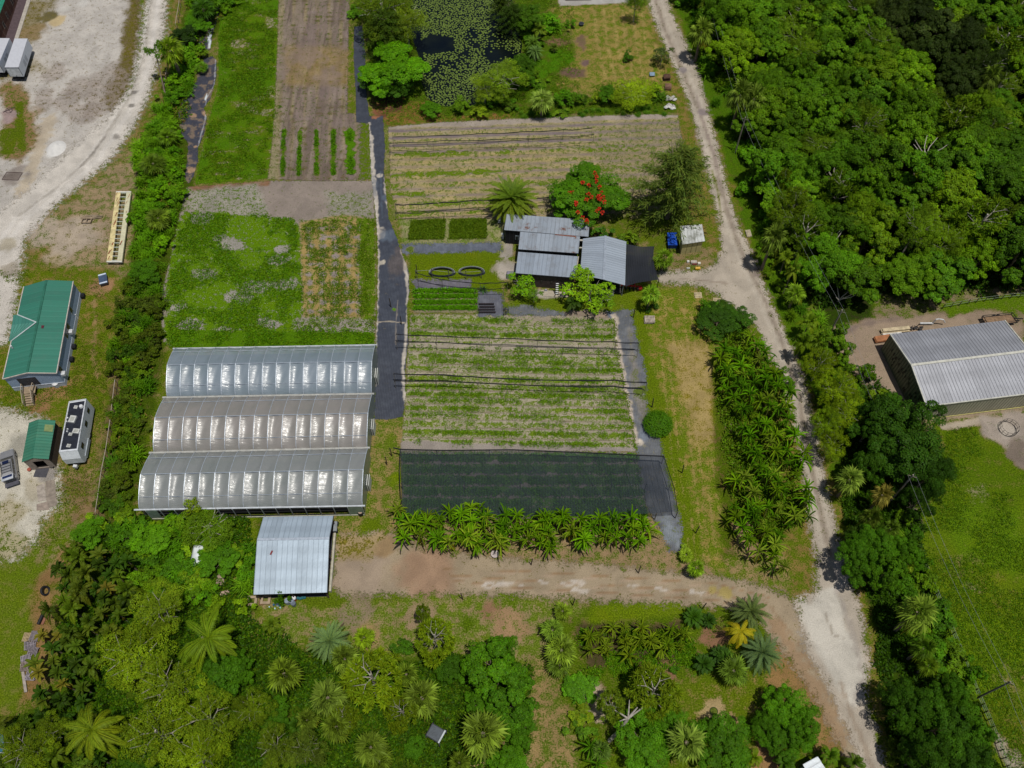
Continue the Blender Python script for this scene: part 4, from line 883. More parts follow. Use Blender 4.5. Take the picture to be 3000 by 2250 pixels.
def greenhouse():
    ze = 2.65; Lp = [G(517,1022,ze),G(487,1165,ze),G(448,1327,ze),G(405,1494,ze)]; Rp = [G(1101,1011,ze),G(1092,1154,ze),G(1079,1312,ze),G(1065,1482,ze)]
    root = thing('greenhouse', 'large plastic greenhouse of three joined barrel vaults', 'greenhouse', at(mid(Lp[1],Rp[2]),0))
    tints = ['929fab','a29c97','9a9d9c']; inner = ['4c5a4c','5e5048','4a4c46']; NB = 15
    for k in range(3):
        A0, A1, B0, B1 = Lp[k]+Vector((0,-.1,0)), Lp[k+1]+Vector((.15,.12,0)), Rp[k]+Vector((0,-.1,0)), Rp[k+1]+Vector((-.15,.12,0))
        if k == 0: A0 = Lp[0].copy()
        rise = 1.95; gz = lambda t: .42*(1-abs(math.cos(t)))+.58*max(0,math.sin(t))
        nu, nv = NB*10, 28; rb = [random.uniform(.55,1.25) for _ in range(NB+1)]; rt = [random.uniform(-.04,.04) for _ in range(NB+1)]
        V = []
        for i in range(nu+1):
            u = i/nu; bay = (u*NB) % 1.0
            pa, pb = A0.lerp(B0,u), A1.lerp(B1,u)
            bi = min(NB-1,int(u*NB)); sag = -.22*rb[bi]*math.sin(math.pi*bay)+rt[bi]*math.sin(2*math.pi*bay)
            for j in range(nv+1):
                v = j/nv; th = math.pi*v; p = pa.lerp(pb, .5-.5*math.cos(th)*(.96+.04*abs(math.cos(th))))
                hh = gz(th)*rise
                wr = (.022*math.sin(v*24+bay*10+bi*2.3+5*fbm(i*.13+k*7, v*3, 1, 2))+.09*(fbm(bi*1.7+bay+k*5, v*3.1, 1.3, 2)-.5))*math.sin(math.pi*bay)
                e = min(1, 4*math.sin(th)); V.append((p.x, p.y, ze+hh+(sag+wr)*e))
        idx = np.arange((nu+1)*(nv+1)).reshape(nu+1,nv+1)
        q = np.stack([idx[:-1,:-1],idx[:-1,1:],idx[1:,1:],idx[1:,:-1]],-1).reshape(-1,4)
        V = np.array(V); V[:,:2] -= np.array(root.location[:2])
        me = mesh_np('roof_sheet', V, q); me.polygons.foreach_set('use_smooth',[True]*len(me.polygons))
        sh = link('roof_sheet', me, plastic('greenhouse_plastic', tints[k]), root)
        def arch(u, v, off=.03):
            th = math.pi*v; p = A0.lerp(B0,u).lerp(A1.lerp(B1,u), .5-.5*math.cos(th)*(.96+.04*abs(math.cos(th))))
            return Vector((p.x,p.y,ze+off+rise*gz(th)))
        for i in range(NB+1):
            mb = MB(); mb.tube([arch(i/NB, j/14) for j in range(15)], .05 if i in (0,NB) else .038, 5); mb.build('hoop', flat('c2ccd8', .4,.5,.3), sh)
        for v in (.25,.5,.75):
            mb = MB(); mb.tube([arch(t/NB, v, -.0) for t in range(NB+1)], .045 if v == .5 else .03, 5); mb.build('purlin', flat('c2ccd8', .4,.5,.3), sh)
        # end walls
        for P0, P1, u in ((A0,A1,0),(B0,B1,1)):
            mb = MB(); pts = [arch(u, j/14, -.03) for j in range(15)]
            mb.poly([at(pts[0],0)]+pts+[at(pts[-1],0)]); mb.build('end_wall', plastic('end_wall_plastic','8f9a92',.85), root)
        p = B0.lerp(B1,.52)+Vector((.12,0,0)); mb = MB(); mb.box(at(p,1.0), (.1,1.5,1.9)); mb.box(at(p,1.0)+Vector((.25,0,0)),(.08,1.6,1.9)); mb.build('door', flat('c9ccc6'), root)
        fl = inset([at(A0,0),at(B0,0),at(B1,0),at(A1,0)],.3); mb = MB(); mb.prism([at(p,.0) for p in fl],[at(p,.05+.001*k) for p in fl]); mb.build('floor', flat(inner[k], .9, var=.4, sc=.8), root)
        for r_ in range(4):
            a = fl[0].lerp(fl[3],.14+.24*r_); b = fl[1].lerp(fl[2],.14+.24*r_); mb = MB(); mb.bar(at(a,.35), at(b,.35), .8,.5); mb.build('growing_bench', flat('3a4a30' if (r_+k)%2 else '5c5650', .9, var=.5, sc=1.2), root)
    for k in range(4):
        mb = MB(); e = Vector((.5,0,0)); mb.bar(Lp[k]-e+Vector((0,0,.02)), Rp[k]+e*.4+Vector((0,0,.02)), .26 if k in (1,2) else .2, .12)
        mb.build('gutter', flat('b4b4ae' if k in (1,2) else 'c9cfd4', .5,.5,.2), root)
    # open south side
    a, b = at(Lp[3],0)+Vector((.9,-.1,0)), at(Rp[3],0)+Vector((-.2,-.1,0))
    mb = MB(); mb.bar(at(a,.1), at(b,.1), .16,.25); mb.build('base_board', flat('b8b8a8'), root)
    for i in range(NB+1):
        p = a.lerp(b,i/NB); mb = MB(); mb.bar(at(p,0), at(p,2.6), .09); mb.build('post', flat('a8b0b4', .5,.5,.4), root)
    for t0, t1, zz in ((.0,.05,2.55),(.93,1.0,2.55),(.05,.93,.6)):
        p, r_ = a.lerp(b,t0), a.lerp(b,t1); mb = MB(); mb.prism([at(x,.2) for x in (p,r_,r_+Vector((0,.03,0)),p+Vector((0,.03,0)))],[at(x,zz) for x in (p,r_,r_+Vector((0,.03,0)),p+Vector((0,.03,0)))]); mb.build('side_curtain', flat('7f9184' if zz > 1 else '2a2c30', .6), root)
    mb = MB(); mb.bar(at(a,1.1)+Vector((0,.3,0)), at(b,1.1)+Vector((0,.3,0)), .25,.2); mb.build('rolled_curtain', M_dark, root)
    c = G(1058,1506); d_ = thing('black_drum', 'black drum with a tan lid at the greenhouse corner', 'drum', c)
    mb = MB(); mb.cyl(c, c+Vector((0,0,.8)), .38,.4,14); mb.build('barrel', M_black, d_); mb = MB(); mb.cyl(c+Vector((0,0,.8)), c+Vector((0,0,.84)), .3,n=14); mb.build('lid', flat('b39c88'), d_)
greenhouse()

# ================================================================ metal shed by the dirt road
def metal_shed():
    NW, NE = G(772.3,1514.5,2.7), G(976.8,1510.9,2.7); RW, RE = G(753.5,1581,3.45), G(964.5,1577,3.45); SW, SE = G(743,1742,2.6), G(958,1735.6,2.6)
    root = thing('metal_shed', 'open metal shed with a bright silver gable roof by the dirt road', 'shed', at(mid(NW,SE),0))
    mt = roof_metal('silver_sheet', 'b9c9d6', .62, .80, '93a0ac', .3, .36, .3, cross=1.9)
    mb = MB(); mb.slab(RW,RE,NE,NW); mb.ribs(RW,RE,NE,NW,.62,.05,.04); mb.slab(RW,RE,SE,SW); mb.ribs(RW,RE,SE,SW,.62,.05,.04); rf = mb.build('roof', mt, root)
    mb = MB(); mb.bar(RW+Vector((0,0,.05)), RE+Vector((0,0,.05)), .3,.05); mb.build('ridge_cap', flat('cdd8e4', .3,.5,.4), rf)
    mb = MB(); c = RW.lerp(SW,.25).lerp(RE.lerp(SE,.25),.21)+Vector((0,0,.06)); mb.box(c,(.2,.55,.03),-.3); mb.build('rust_patch', flat('7a3030'), rf)
    mb = MB(); mb.bar(SW-Vector((0,0,.12)), SE-Vector((0,0,.12)), .08,.2); mb.bar(SE-Vector((0,0,.1)), RE-Vector((0,0,.1)), .08,.2); mb.bar(NE-Vector((0,0,.1)), RE-Vector((0,0,.1)), .08,.2); mb.build('fascia', M_dark, rf)
    q = inset([NW,NE,SE,SW],.25,.2)
    mb = MB(); walls(mb, q, 0, 2.5, skip=(1,2)); mb.build('wall', flat('6c7076', .7), root)
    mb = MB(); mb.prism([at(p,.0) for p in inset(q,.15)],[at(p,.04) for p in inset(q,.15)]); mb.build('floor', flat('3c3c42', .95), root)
    a, b = G(983,1566), G(969,1736); mb = MB(); mb.bar(at(a,.3), at(b,.3), .25,.6); mb.build('low_wall', flat('b9b4a4'), root)
    for p in (q[1], q[2], mid(q[1],q[2]), q[3], mid(q[3],q[2])): mb = MB(); mb.bar(at(p,0), at(p,2.6), .14); mb.build('post', M_brownwood, root)
    # things round it
    s = 4.1475; X = lambda x, y, z=0: G(700+x/s, 1400+y/s, z)
    for i, (x, y, lab) in enumerate(((165,1500,'grey concrete block frame left of the wooden one by the metal shed'),(330,1480,'grey concrete block frame touching the bare timber by the metal shed'))):
        c = X(x,y); r_ = thing('concrete_frame', lab, 'concrete block', c)
        for dx, dy, sx, sy in ((-.45,0,.3,1.2),(.45,0,.3,1.2),(0,.45,.6,.3),(0,-.45,.6,.3)):
            mb = MB(); mb.box(c+Vector((dx,dy,.15)), (sx,sy,.3)); mb.build('side', flat('a8957e', .9), r_)
    c = X(265,1490); r_ = thing('timber_stack', 'short brown timber pieces between the two concrete frames', 'timber', c)
    for k in range(3): mb = MB(); mb.box(c+Vector((-.1+k*.16,0,.12+.05*k)), (.12,1.3,.1), .1*k); mb.build('plank', flat('7a5c40'), r_)
    for i, (x, y, r0, h_, hx, lab) in enumerate(((600,1500,.33,.85,'8b97a6','left grey drum of the pair below the metal shed'),(650,1498,.33,.85,'8b97a6','middle grey drum with a round lid below the metal shed'),(672,1525,.3,.7,'6e7888','short darker drum in front of the two grey ones'),(680,1462,.26,.75,'d8d8dc','white bucket with a red base behind the grey drums'))):
        c = X(x,y+18); r_ = thing('storage_drum', lab, 'drum', c)
        mb = MB(); mb.cyl(c, c+Vector((0,0,h_*.7)), r0*.95, r0, 16); mb.build('barrel', flat(hx if i<3 else 'a03038', .5), r_)
        mb = MB(); mb.cyl(c+Vector((0,0,h_*.7)), c+Vector((0,0,h_)), r0, r0*.97, 16); mb.cyl(c+Vector((0,0,h_)), c+Vector((0,0,h_+.03)), r0*.85, n=16); mb.build('lid', flat(hx, .4), r_)
    for i, (x, y) in enumerate(((722,1468),(748,1474),(776,1466),(803,1462))):
        c = X(x,y); mb = MB(); mb.cyl(c, c+Vector((0,0,.3)), .13,.15,12); mb.ring(c+Vector((0,0,.3)),.15,.025,14,5); tag(mb.build('plant_pot', flat('1f6470', .5)), 'small teal pot in the row below the silver shed roof', 'pot', 'teal pots in a row')
    for i, (x, y, hx, rr) in enumerate(((372,1570,'bfe0ea',.10),(440,1590,'c4e4ee',.1),(425,1545,'2f6a8c',.14),(470,1545,'cfe9f4',.2),(505,1580,'9fd8e0',.1),(445,1520,'255a72',.16),(490,1550,'2a6a7c',.14))):
        c = X(x,y); mb = MB(); mb.cyl(c, c+Vector((0,0,rr*1.6)), rr, rr*.8, 10); mb.cyl(c+Vector((0,0,rr*1.6)), c+Vector((0,0,rr*2)), rr*.4, n=8); tag(mb.build('plastic_jug', flat(hx, .4)), ('blue' if hx in ('2f6a8c','255a72','2a6a7c') else 'white')+' plastic container in the weeds below the shed', 'container', ('blue' if hx in ('2f6a8c','255a72','2a6a7c') else 'white')+' containers in the weeds')
    c = X(1180,610); r_ = thing('garden_cart', 'grey folding cart standing by the shed low wall', 'cart', c)
    mb = MB(); mb.box(c+Vector((0,0,.5)),(.45,1.3,.3),.05); mb.build('tray', flat('8a9094'), r_)
    for dy in (-.5,.5): mb = MB(); mb.cyl(c+Vector((-.3,dy,.25)), c+Vector((.3,dy,.25)), .25,n=12); mb.build('wheel', M_black, r_)
metal_shed()
# ================================================================ farm buildings in the middle
def farmhouse():
    s = 2.836; X = lambda x, y, z=0: G(1380+x/s, 560+y/s, z)
    mt = roof_metal('grey_sheet', 'a3aebb', .62, .86, '7c7c7c', .5, .42, .3)
    mt2 = roof_metal('rusty_sheet', 'a6b0bb', .62, .86, '77706a', .5, .42, .3, .12)
    root = thing('farm_building', 'low farm building with three stepped grey metal roofs', 'building', X(640,500))
    def part(nw, ne, se, sw, m, lab=None):
        mb = MB(); mb.slab(nw,ne,se,sw); mb.ribs(nw,ne,se,sw,.62,.05,.03)
        o = mb.build('roof', m, root); return o
    b = [X(298,190,3.5), X(985,238,3.5), X(975,378,3.25), X(275,322,3.25)]; part(*b, mt2)
    c = [X(410,337,3.8), X(905,376,3.8), X(890,516,3.55), X(394,482,3.55)]; part(*c, mt2)
    d = [X(393,504,3.35), X(888,542,3.35), X(862,720,3.1), X(370,682,3.1)]; part(*d, mt)
    mb = MB(); e = c[1].lerp(c[2],.12); f = c[0].lerp(c[1],.5).lerp(c[3].lerp(c[2],.5),.1)
    mb.slab(*[p+Vector((0,0,.05)) for p in (c[0].lerp(c[1],.58), c[0].lerp(c[1],.93), c[0].lerp(c[1],.93).lerp(c[3].lerp(c[2],.93),.07), c[0].lerp(c[1],.58).lerp(c[3].lerp(c[2],.58),.04))], .01)
    mb.build('rust_streak', flat('8a5848', .8, var=.4), root)
    qb, qc, qd = inset(b,.2,.15), inset(c,.15,.1), inset(d,.15,.15)
    dk = flat('4a3f3c', .85, var=.2); blk = flat('1b1c20', .8)
    mb = MB(); walls(mb, qb, 0, 3.15, skip=(2,)); mb.build('wall', flat('6a6660', .8), root)
    mb = MB(); p, r_ = qb[3], qb[3].lerp(qb[2],.2); mb.prism([at(x,0) for x in (p,r_,r_+Vector((0,.1,0)),p+Vector((0,.1,0)))],[at(x,3.1) for x in (p,r_,r_+Vector((0,.1,0)),p+Vector((0,.1,0)))]); sc_ = mb.build('screen_wall', blk, root)
    mb = MB(); 
    for k in range(5): x = p.lerp(r_,k/4)+Vector((0,-.03,0)); mb.bar(at(x,0),at(x,3.1),.06)
    mb.build('screen_frame', flat('3a3c40'), sc_)
    window_on(root, p, r_, (r_-p).length*.7, 1.1, 2.0, .5, flat('8a9aa4'), M_glass, .06)
    mb = MB(); walls(mb, qc, 0, 3.4, skip=(0,)); mb.build('wall', blk, root)
    mb = MB(); walls(mb, qd, 0, 3.02, skip=(0,)); mb.build('wall', dk, root)
    mb = MB(); mb.bar(d[3]-Vector((0,.02,.1)), d[2]-Vector((0,.02,.1)), .08,.22); mb.bar(c[3]-Vector((0,.02,.1)), c[2]-Vector((0,.02,.1)), .08,.2); mb.build('fascia', M_dark, root)
    mb = MB(); mb.bar(d[1]+Vector((.1,0,-.05)), d[2]+Vector((.1,0,-.05)), .12,.12); mb.build('barge_board', flat('b0a48c'), root)
    a_, b_ = qd[3], qd[2]
    for t in (.3,.44,.62,.9): window_on(root, a_, b_, (b_-a_).length*t, 1.2, 1.9, .35, flat('3a3230'), M_glass, .04, 'vent')
    mb = MB(); P = [G(1585,850),G(1668,858),G(1664,872),G(1590,868)]; mb.prism([at(x,.0) for x in P],[at(x,.08) for x in P]); o = mb.build('patio', flat('b0a795', .9)); o['kind'] = 'structure'
    for (x0,y0,x1,y1,zt,lab,w_) in ((713,760,713,866,2.5,'aluminium ladder leaning on the dark front wall of the farm building',.45),(236,215,236,272,1.9,'black and grey ladder standing beside the date palm',.45)):
        bt, tp = X(x1,y1,0), X(x0,y0,zt); tp = Vector((bt.x, bt.y+.6, zt)); r_ = thing('ladder', lab, 'ladder', bt)
        for sg in (-1,1): mb = MB(); mb.bar(bt+Vector((sg*w_/2,0,0)), tp+Vector((sg*w_/2,0,0)), .07,.05); mb.build('rail', flat('3a3c40'), r_)
        for k in range(1,7): mb = MB(); p = bt.lerp(tp,k/7); mb.bar(p-Vector((w_/2,0,0)), p+Vector((w_/2,0,0)), .13,.06); mb.build('rung', flat('d8dcdc', .4), r_)
    # concrete lean-to post beams between the buildings
    mb = MB(); mb.bar(X(903,408,2.9), X(935,410,2.9), .25,.15); mb.bar(X(900,470,2.9), X(935,472,2.9), .2,.15); mb.build('link_beam', flat('c0bcb0'), root)
    c0 = X(264,392); ac = thing('wall_cabinet', 'white cabinet at the screened corner of the farm building', 'cabinet', c0); mb = MB(); mb.box(c0+Vector((0,0,.5)),(.35,.35,1.0)); mb.build('cabinet', M_white, ac); mb = MB(); mb.box(c0+Vector((0,0,1.02)),(.42,.42,.05)); mb.build('lid', flat('a8acac'), ac)
    # carport
    NW, NE, SE, SW = X(930,395,3.0), X(1290,420,3.0), X(1280,782,3.0), X(905,692,3.0); R1, R2 = X(1118,372,3.85), X(1100,735,3.85)
    cp = thing('carport', 'carport with a pale ribbed gable roof next to the black net', 'carport', at(mid(NW,SE),0))
    mtc = roof_metal('carport_sheet', 'b6c1cd', .42, .78, '98a2ac', .2, .4, .3)
    mb = MB(); mb.slab(R1,R2,SE,NE); mb.ribs(R1,R2,SE,NE,.42,.05,.035); mb.slab(R1,R2,SW,NW); mb.ribs(R1,R2,SW,NW,.42,.05,.035); rf = mb.build('roof', mtc, cp)
    mb = MB(); mb.bar(R1+Vector((0,0,.04)), R2+Vector((0,0,.04)), .35,.05); mb.build('ridge_cap', flat('aeb8c4', .4,.5,.3), rf)
    q = inset([NW,NE,SE,SW],.2,.4)
    for p in (q[0],q[1],q[2],q[3],mid(q[0],q[3]),mid(q[1],q[2])): mb = MB(); mb.bar(at(p,0), at(p,2.95), .12); mb.build('post', flat('8a8e90'), cp)
    mb = MB(); gable_ends(mb, q, R1, R2, 2.95); mb.build('gable', flat('3c4046'), cp)
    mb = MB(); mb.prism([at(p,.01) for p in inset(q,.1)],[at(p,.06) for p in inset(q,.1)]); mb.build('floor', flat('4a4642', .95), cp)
    # black net lean-to
    N_ = [X(1290,440,2.8), X(1520,460,2.6), X(1560,737,2.6), X(1285,790,2.8)]
    nt = thing('shade_canopy', 'black shade net stretched from the carport over the driveway', 'canopy', at(mid(N_[0],N_[2]),0))
    V = []; F_ = []; n = 16
    for i in range(n+1):
        for j in range(n+1):
            u, v = i/n, j/n; p = N_[0].lerp(N_[1],u).lerp(N_[3].lerp(N_[2],u),v)
            sg = math.sin(math.pi*v)*(.5 if u > .5 else .3)*abs(u)
            p = p+Vector((-.35*math.sin(math.pi*v)*u**3, -.2*math.sin(math.pi*u)*(1-v)+.2*math.sin(math.pi*u)*v, -.35*math.sin(math.pi*u)*math.sin(math.pi*v)+.05*math.sin(9*u+5*v)))
            V.append(p)
    mb = MB()
    for i in range(n):
        for j in range(n): mb.poly([V[i*(n+1)+j],V[(i+1)*(n+1)+j],V[(i+1)*(n+1)+j+1],V[i*(n+1)+j+1]])
    mb.build('net', net_material('canopy_net', '22252c', .93), nt, True)
    for p in (N_[1],N_[2],mid(N_[1],N_[2])): mb = MB(); mb.bar(at(p,0)+Vector((0,0,0)), at(p,p.z), .1); mb.build('post', M_black, nt)
def net_material(name, h, a):
    m, N, L = new_mat(name); tc = N.new('ShaderNodeNewGeometry').outputs['Position']
    n = noisen(N, L, tc, .5, 5, .6); w_ = N.new('ShaderNodeTexWave'); w_.inputs['Scale'].default_value = .9; w_.inputs['Distortion'].default_value = 1.5; L.new(tc, w_.inputs['Vector'])
    c = mixc(N, L, mathn(N, L, 'MULTIPLY', mathn(N, L, 'ADD', n, w_.outputs['Fac']), .4), tuple(alb(h)*.75), tuple(alb(h)*1.7))
    b = bsdf(N, L, c, .6, .25); al = ramp01(N, L, n, .3, .7, a-.05, a+.05)
    L.new(al, b.inputs['Alpha']); outn(N, L, b.outputs[0]); return m
farmhouse()

def right_shed():
    s = 2.836; X = lambda x, y, z=0: G(1380+x/s, 560+y/s, z)
    NW, NE, SE, SW = X(1738,290,3.1), X(1918,275,3.1), X(1943,415,2.7), X(1755,443,2.7)
    root = thing('tool_shed', 'small tan shed with a mottled white roof beside the sand road', 'shed', at(mid(NW,SE),0))
    mb = MB(); mb.slab(NW,NE,SE,SW); mb.ribs(NW,NE,SE,SW,.5,.05,.03); mb.build('roof', roof_metal('mottled_sheet','c9ccca',.5,.85,'6a6c5c',.9,.6,.1), root)
    q = inset([NW,NE,SE,SW],.2,.25); mb = MB(); walls(mb, q, 0, 2.65); mb.build('wall', flat('c4b880', .8, var=.1), root)
    for t in (.25,.5,.75): p = q[3].lerp(q[2],t); mb = MB(); mb.bar(at(p,0)+Vector((0,-.02,0)), at(p,2.5)+Vector((0,-.02,0)), .04); mb.build('batten', flat('8f8658'), root)
    p = mid(q[1],q[2],.7); mb = MB(); mb.box(at(p,1.0)+Vector((.03,0,0)),(.04,.8,1.9)); mb.build('door', flat('3c3a34'), root)
    for i, (x, y, lab) in enumerate(((1665,392,'open blue bin behind another beside the mottled shed'),(1668,446,'blue lidded bin, the nearer of two by the mottled shed'))):
        c = X(x,y+12); r_ = thing('blue_bin', lab, 'bin', c)
        mb = MB(); mb.prism([c+Vector((a*.6,b*.45,0)) for a,b in ((-1,-1),(1,-1),(1,1),(-1,1))],[c+Vector((a*.7,b*.55,.9)) for a,b in ((-1,-1),(1,-1),(1,1),(-1,1))]); mb.build('tub', flat('1f3f9c', .4), r_)
        mb = MB(); mb.slab(*[c+Vector((a*.74,b*.6,.98)) for a,b in ((-1,1),(1,1),(1,-1),(-1,-1))], .06); mb.build('lid', flat('2450b4', .35), r_)
        for k in (-1,1): mb = MB(); mb.cyl(c+Vector((k*.5,.5,.12)), c+Vector((k*.6,.5,.12)), .12,n=10); mb.build('wheel', M_black, r_)
    # boxes and drum on the grass
    for (x,y,sx,sy,sz,hx,nm,lab) in ((1848,600,.95,.5,.4,'b8b0a6','grey pump housing beside the yellow drum on the grass','pump'),(1802,592,.35,.3,.3,'d8d6d0','small white box left of the pump housing','box'),(1893,607,.45,.35,.3,'cfcbbe','cream crate right of the pump housing','crate'),(1803,646,.5,.18,.2,'cfd0cc','thin white plank case at the drive edge','case')):
        c = X(x,y); r_ = thing({'pump':'water_pump','box':'plastic_box','crate':'cream_crate','case':'flat_case'}[lab], nm, lab, c)
        mb = MB(); mb.prism([c+Vector((a*sx/2,b*sy/2,0)) for a,b in ((-1,-1),(1,-1),(1,1),(-1,1))],[c+Vector((a*sx*.45,b*sy*.45,sz)) for a,b in ((-1,-1),(1,-1),(1,1),(-1,1))]); mb.build('body', flat(hx), r_)
        mb = MB(); mb.box(c+Vector((0,0,sz+.02)), (sx*.95,sy*.95,.04)); mb.build('lid', flat(hx,.4), r_)
        if lab == 'pump': mb = MB(); mb.box(c+Vector((.1,-.32,.2)), (.7,.14,.14)); mb.build('pipe', flat('8a4a40'), r_)
    c = X(1880,648); r_ = thing('yellow_drum', 'bright yellow drum lying on the grass by the driveway', 'drum', c)
    mb = MB(); mb.cyl(c+Vector((-.35,0,.22)), c+Vector((.35,0,.22)), .22,n=14); mb.build('barrel', flat('d8a808', .4), r_)
    mb = MB(); mb.cyl(c+Vector((.35,0,.22)), c+Vector((.38,0,.22)), .18,n=12); mb.build('lid', flat('e6bc18'), r_)
    # two white water tanks, tractor implement, covered grill, barrel
    c = X(1100,855); r_ = thing('tank_rack', 'rack of white plastic tanks under the light green tree', 'tank', c)
    for k in range(4):
        for zz in (0,1): mb = MB(); mb.box(c+Vector((-1.05+k*.72,.2*zz,.35+zz*.72)),(.62,.75,.6)); mb.build('tank', flat('dfe2e0', .5), r_)
    mb = MB(); 
    for zz in (.02,.7,1.45): mb.box(c+Vector((0,.1,zz)),(3.0,.95,.05))
    mb.build('frame', flat('50504c'), r_)
    c = X(1330,815); r_ = thing('tractor_implement', 'red farm implement parked under the edge of the black net', 'farm implement', c)
    red = flat('a8242c', .4)
    mb = MB(); mb.bar(c+Vector((-1.6,.2,.8)), c+Vector((1.2,-.1,.7)), .18); mb.bar(c+Vector((-1.0,.1,.8)), c+Vector((-.8,1.0,.7)), .14); mb.bar(c+Vector((.4,0,.75)), c+Vector((.6,.9,.7)), .14); mb.build('frame', red, r_)
    mb = MB(); mb.box(c+Vector((1.25,-.15,.5)),(.5,.5,.5),.2); mb.build('motor_cover', red, r_)
    for k in range(5): mb = MB(); p = c+Vector((-1.3+k*.55,.0-.05*k,.45)); mb.cyl(p-Vector((.05,0,0)), p+Vector((.05,0,0)), .38,n=14); mb.build('disc', flat('2a2426',.5), r_)
    c = X(325,712); r_ = thing('covered_grill', 'grill under a grey cloth cover at the building corner', 'grill', c)
    mb = MB(); mb.prism([c+Vector((a*.6,b*.4,0)) for a,b in ((-1,-1),(1,-1),(1,1),(-1,1))],[c+Vector((a*.5,b*.3,1.0)) for a,b in ((-1,-1),(1,-1),(1,1),(-1,1))]); mb.build('cover', flat('7c7888', .8, var=.3), r_)
    mb = MB(); mb.prism([c+Vector((a*.5,b*.3,1.0)) for a,b in ((-1,-1),(1,-1),(1,1),(-1,1))],[c+Vector((a*.3,b*.12,1.15)) for a,b in ((-1,-1),(1,-1),(1,1),(-1,1))]); mb.build('hood', flat('8a8694', .8), r_)
    c = X(806,860); r_ = thing('rusty_barrel', 'dark red barrel next to the ladder at the front wall', 'barrel', c)
    mb = MB(); mb.cyl(c, c+Vector((0,0,.9)), .3,n=14); mb.build('body', flat('4a2826'), r_); mb = MB(); mb.box(c+Vector((0,0,.97)),(.5,.4,.12),.2); mb.build('lid', flat('a88a80'), r_)
    c = X(620,828); mb = MB(); mb.prism([c+Vector((a*.3,b*.2,0)) for a,b in ((-1,-.6),(1,-1),(.8,1),(-.7,.8))],[c+Vector((a*.15,b*.1,.35)) for a,b in ((-1,-.6),(1,-1),(.8,1),(-.7,.8))]); tag(mb.build('plastic_sack', flat('9a9aa8')), 'grey sack lying on the patio by the dark wall', 'sack')
right_shed()

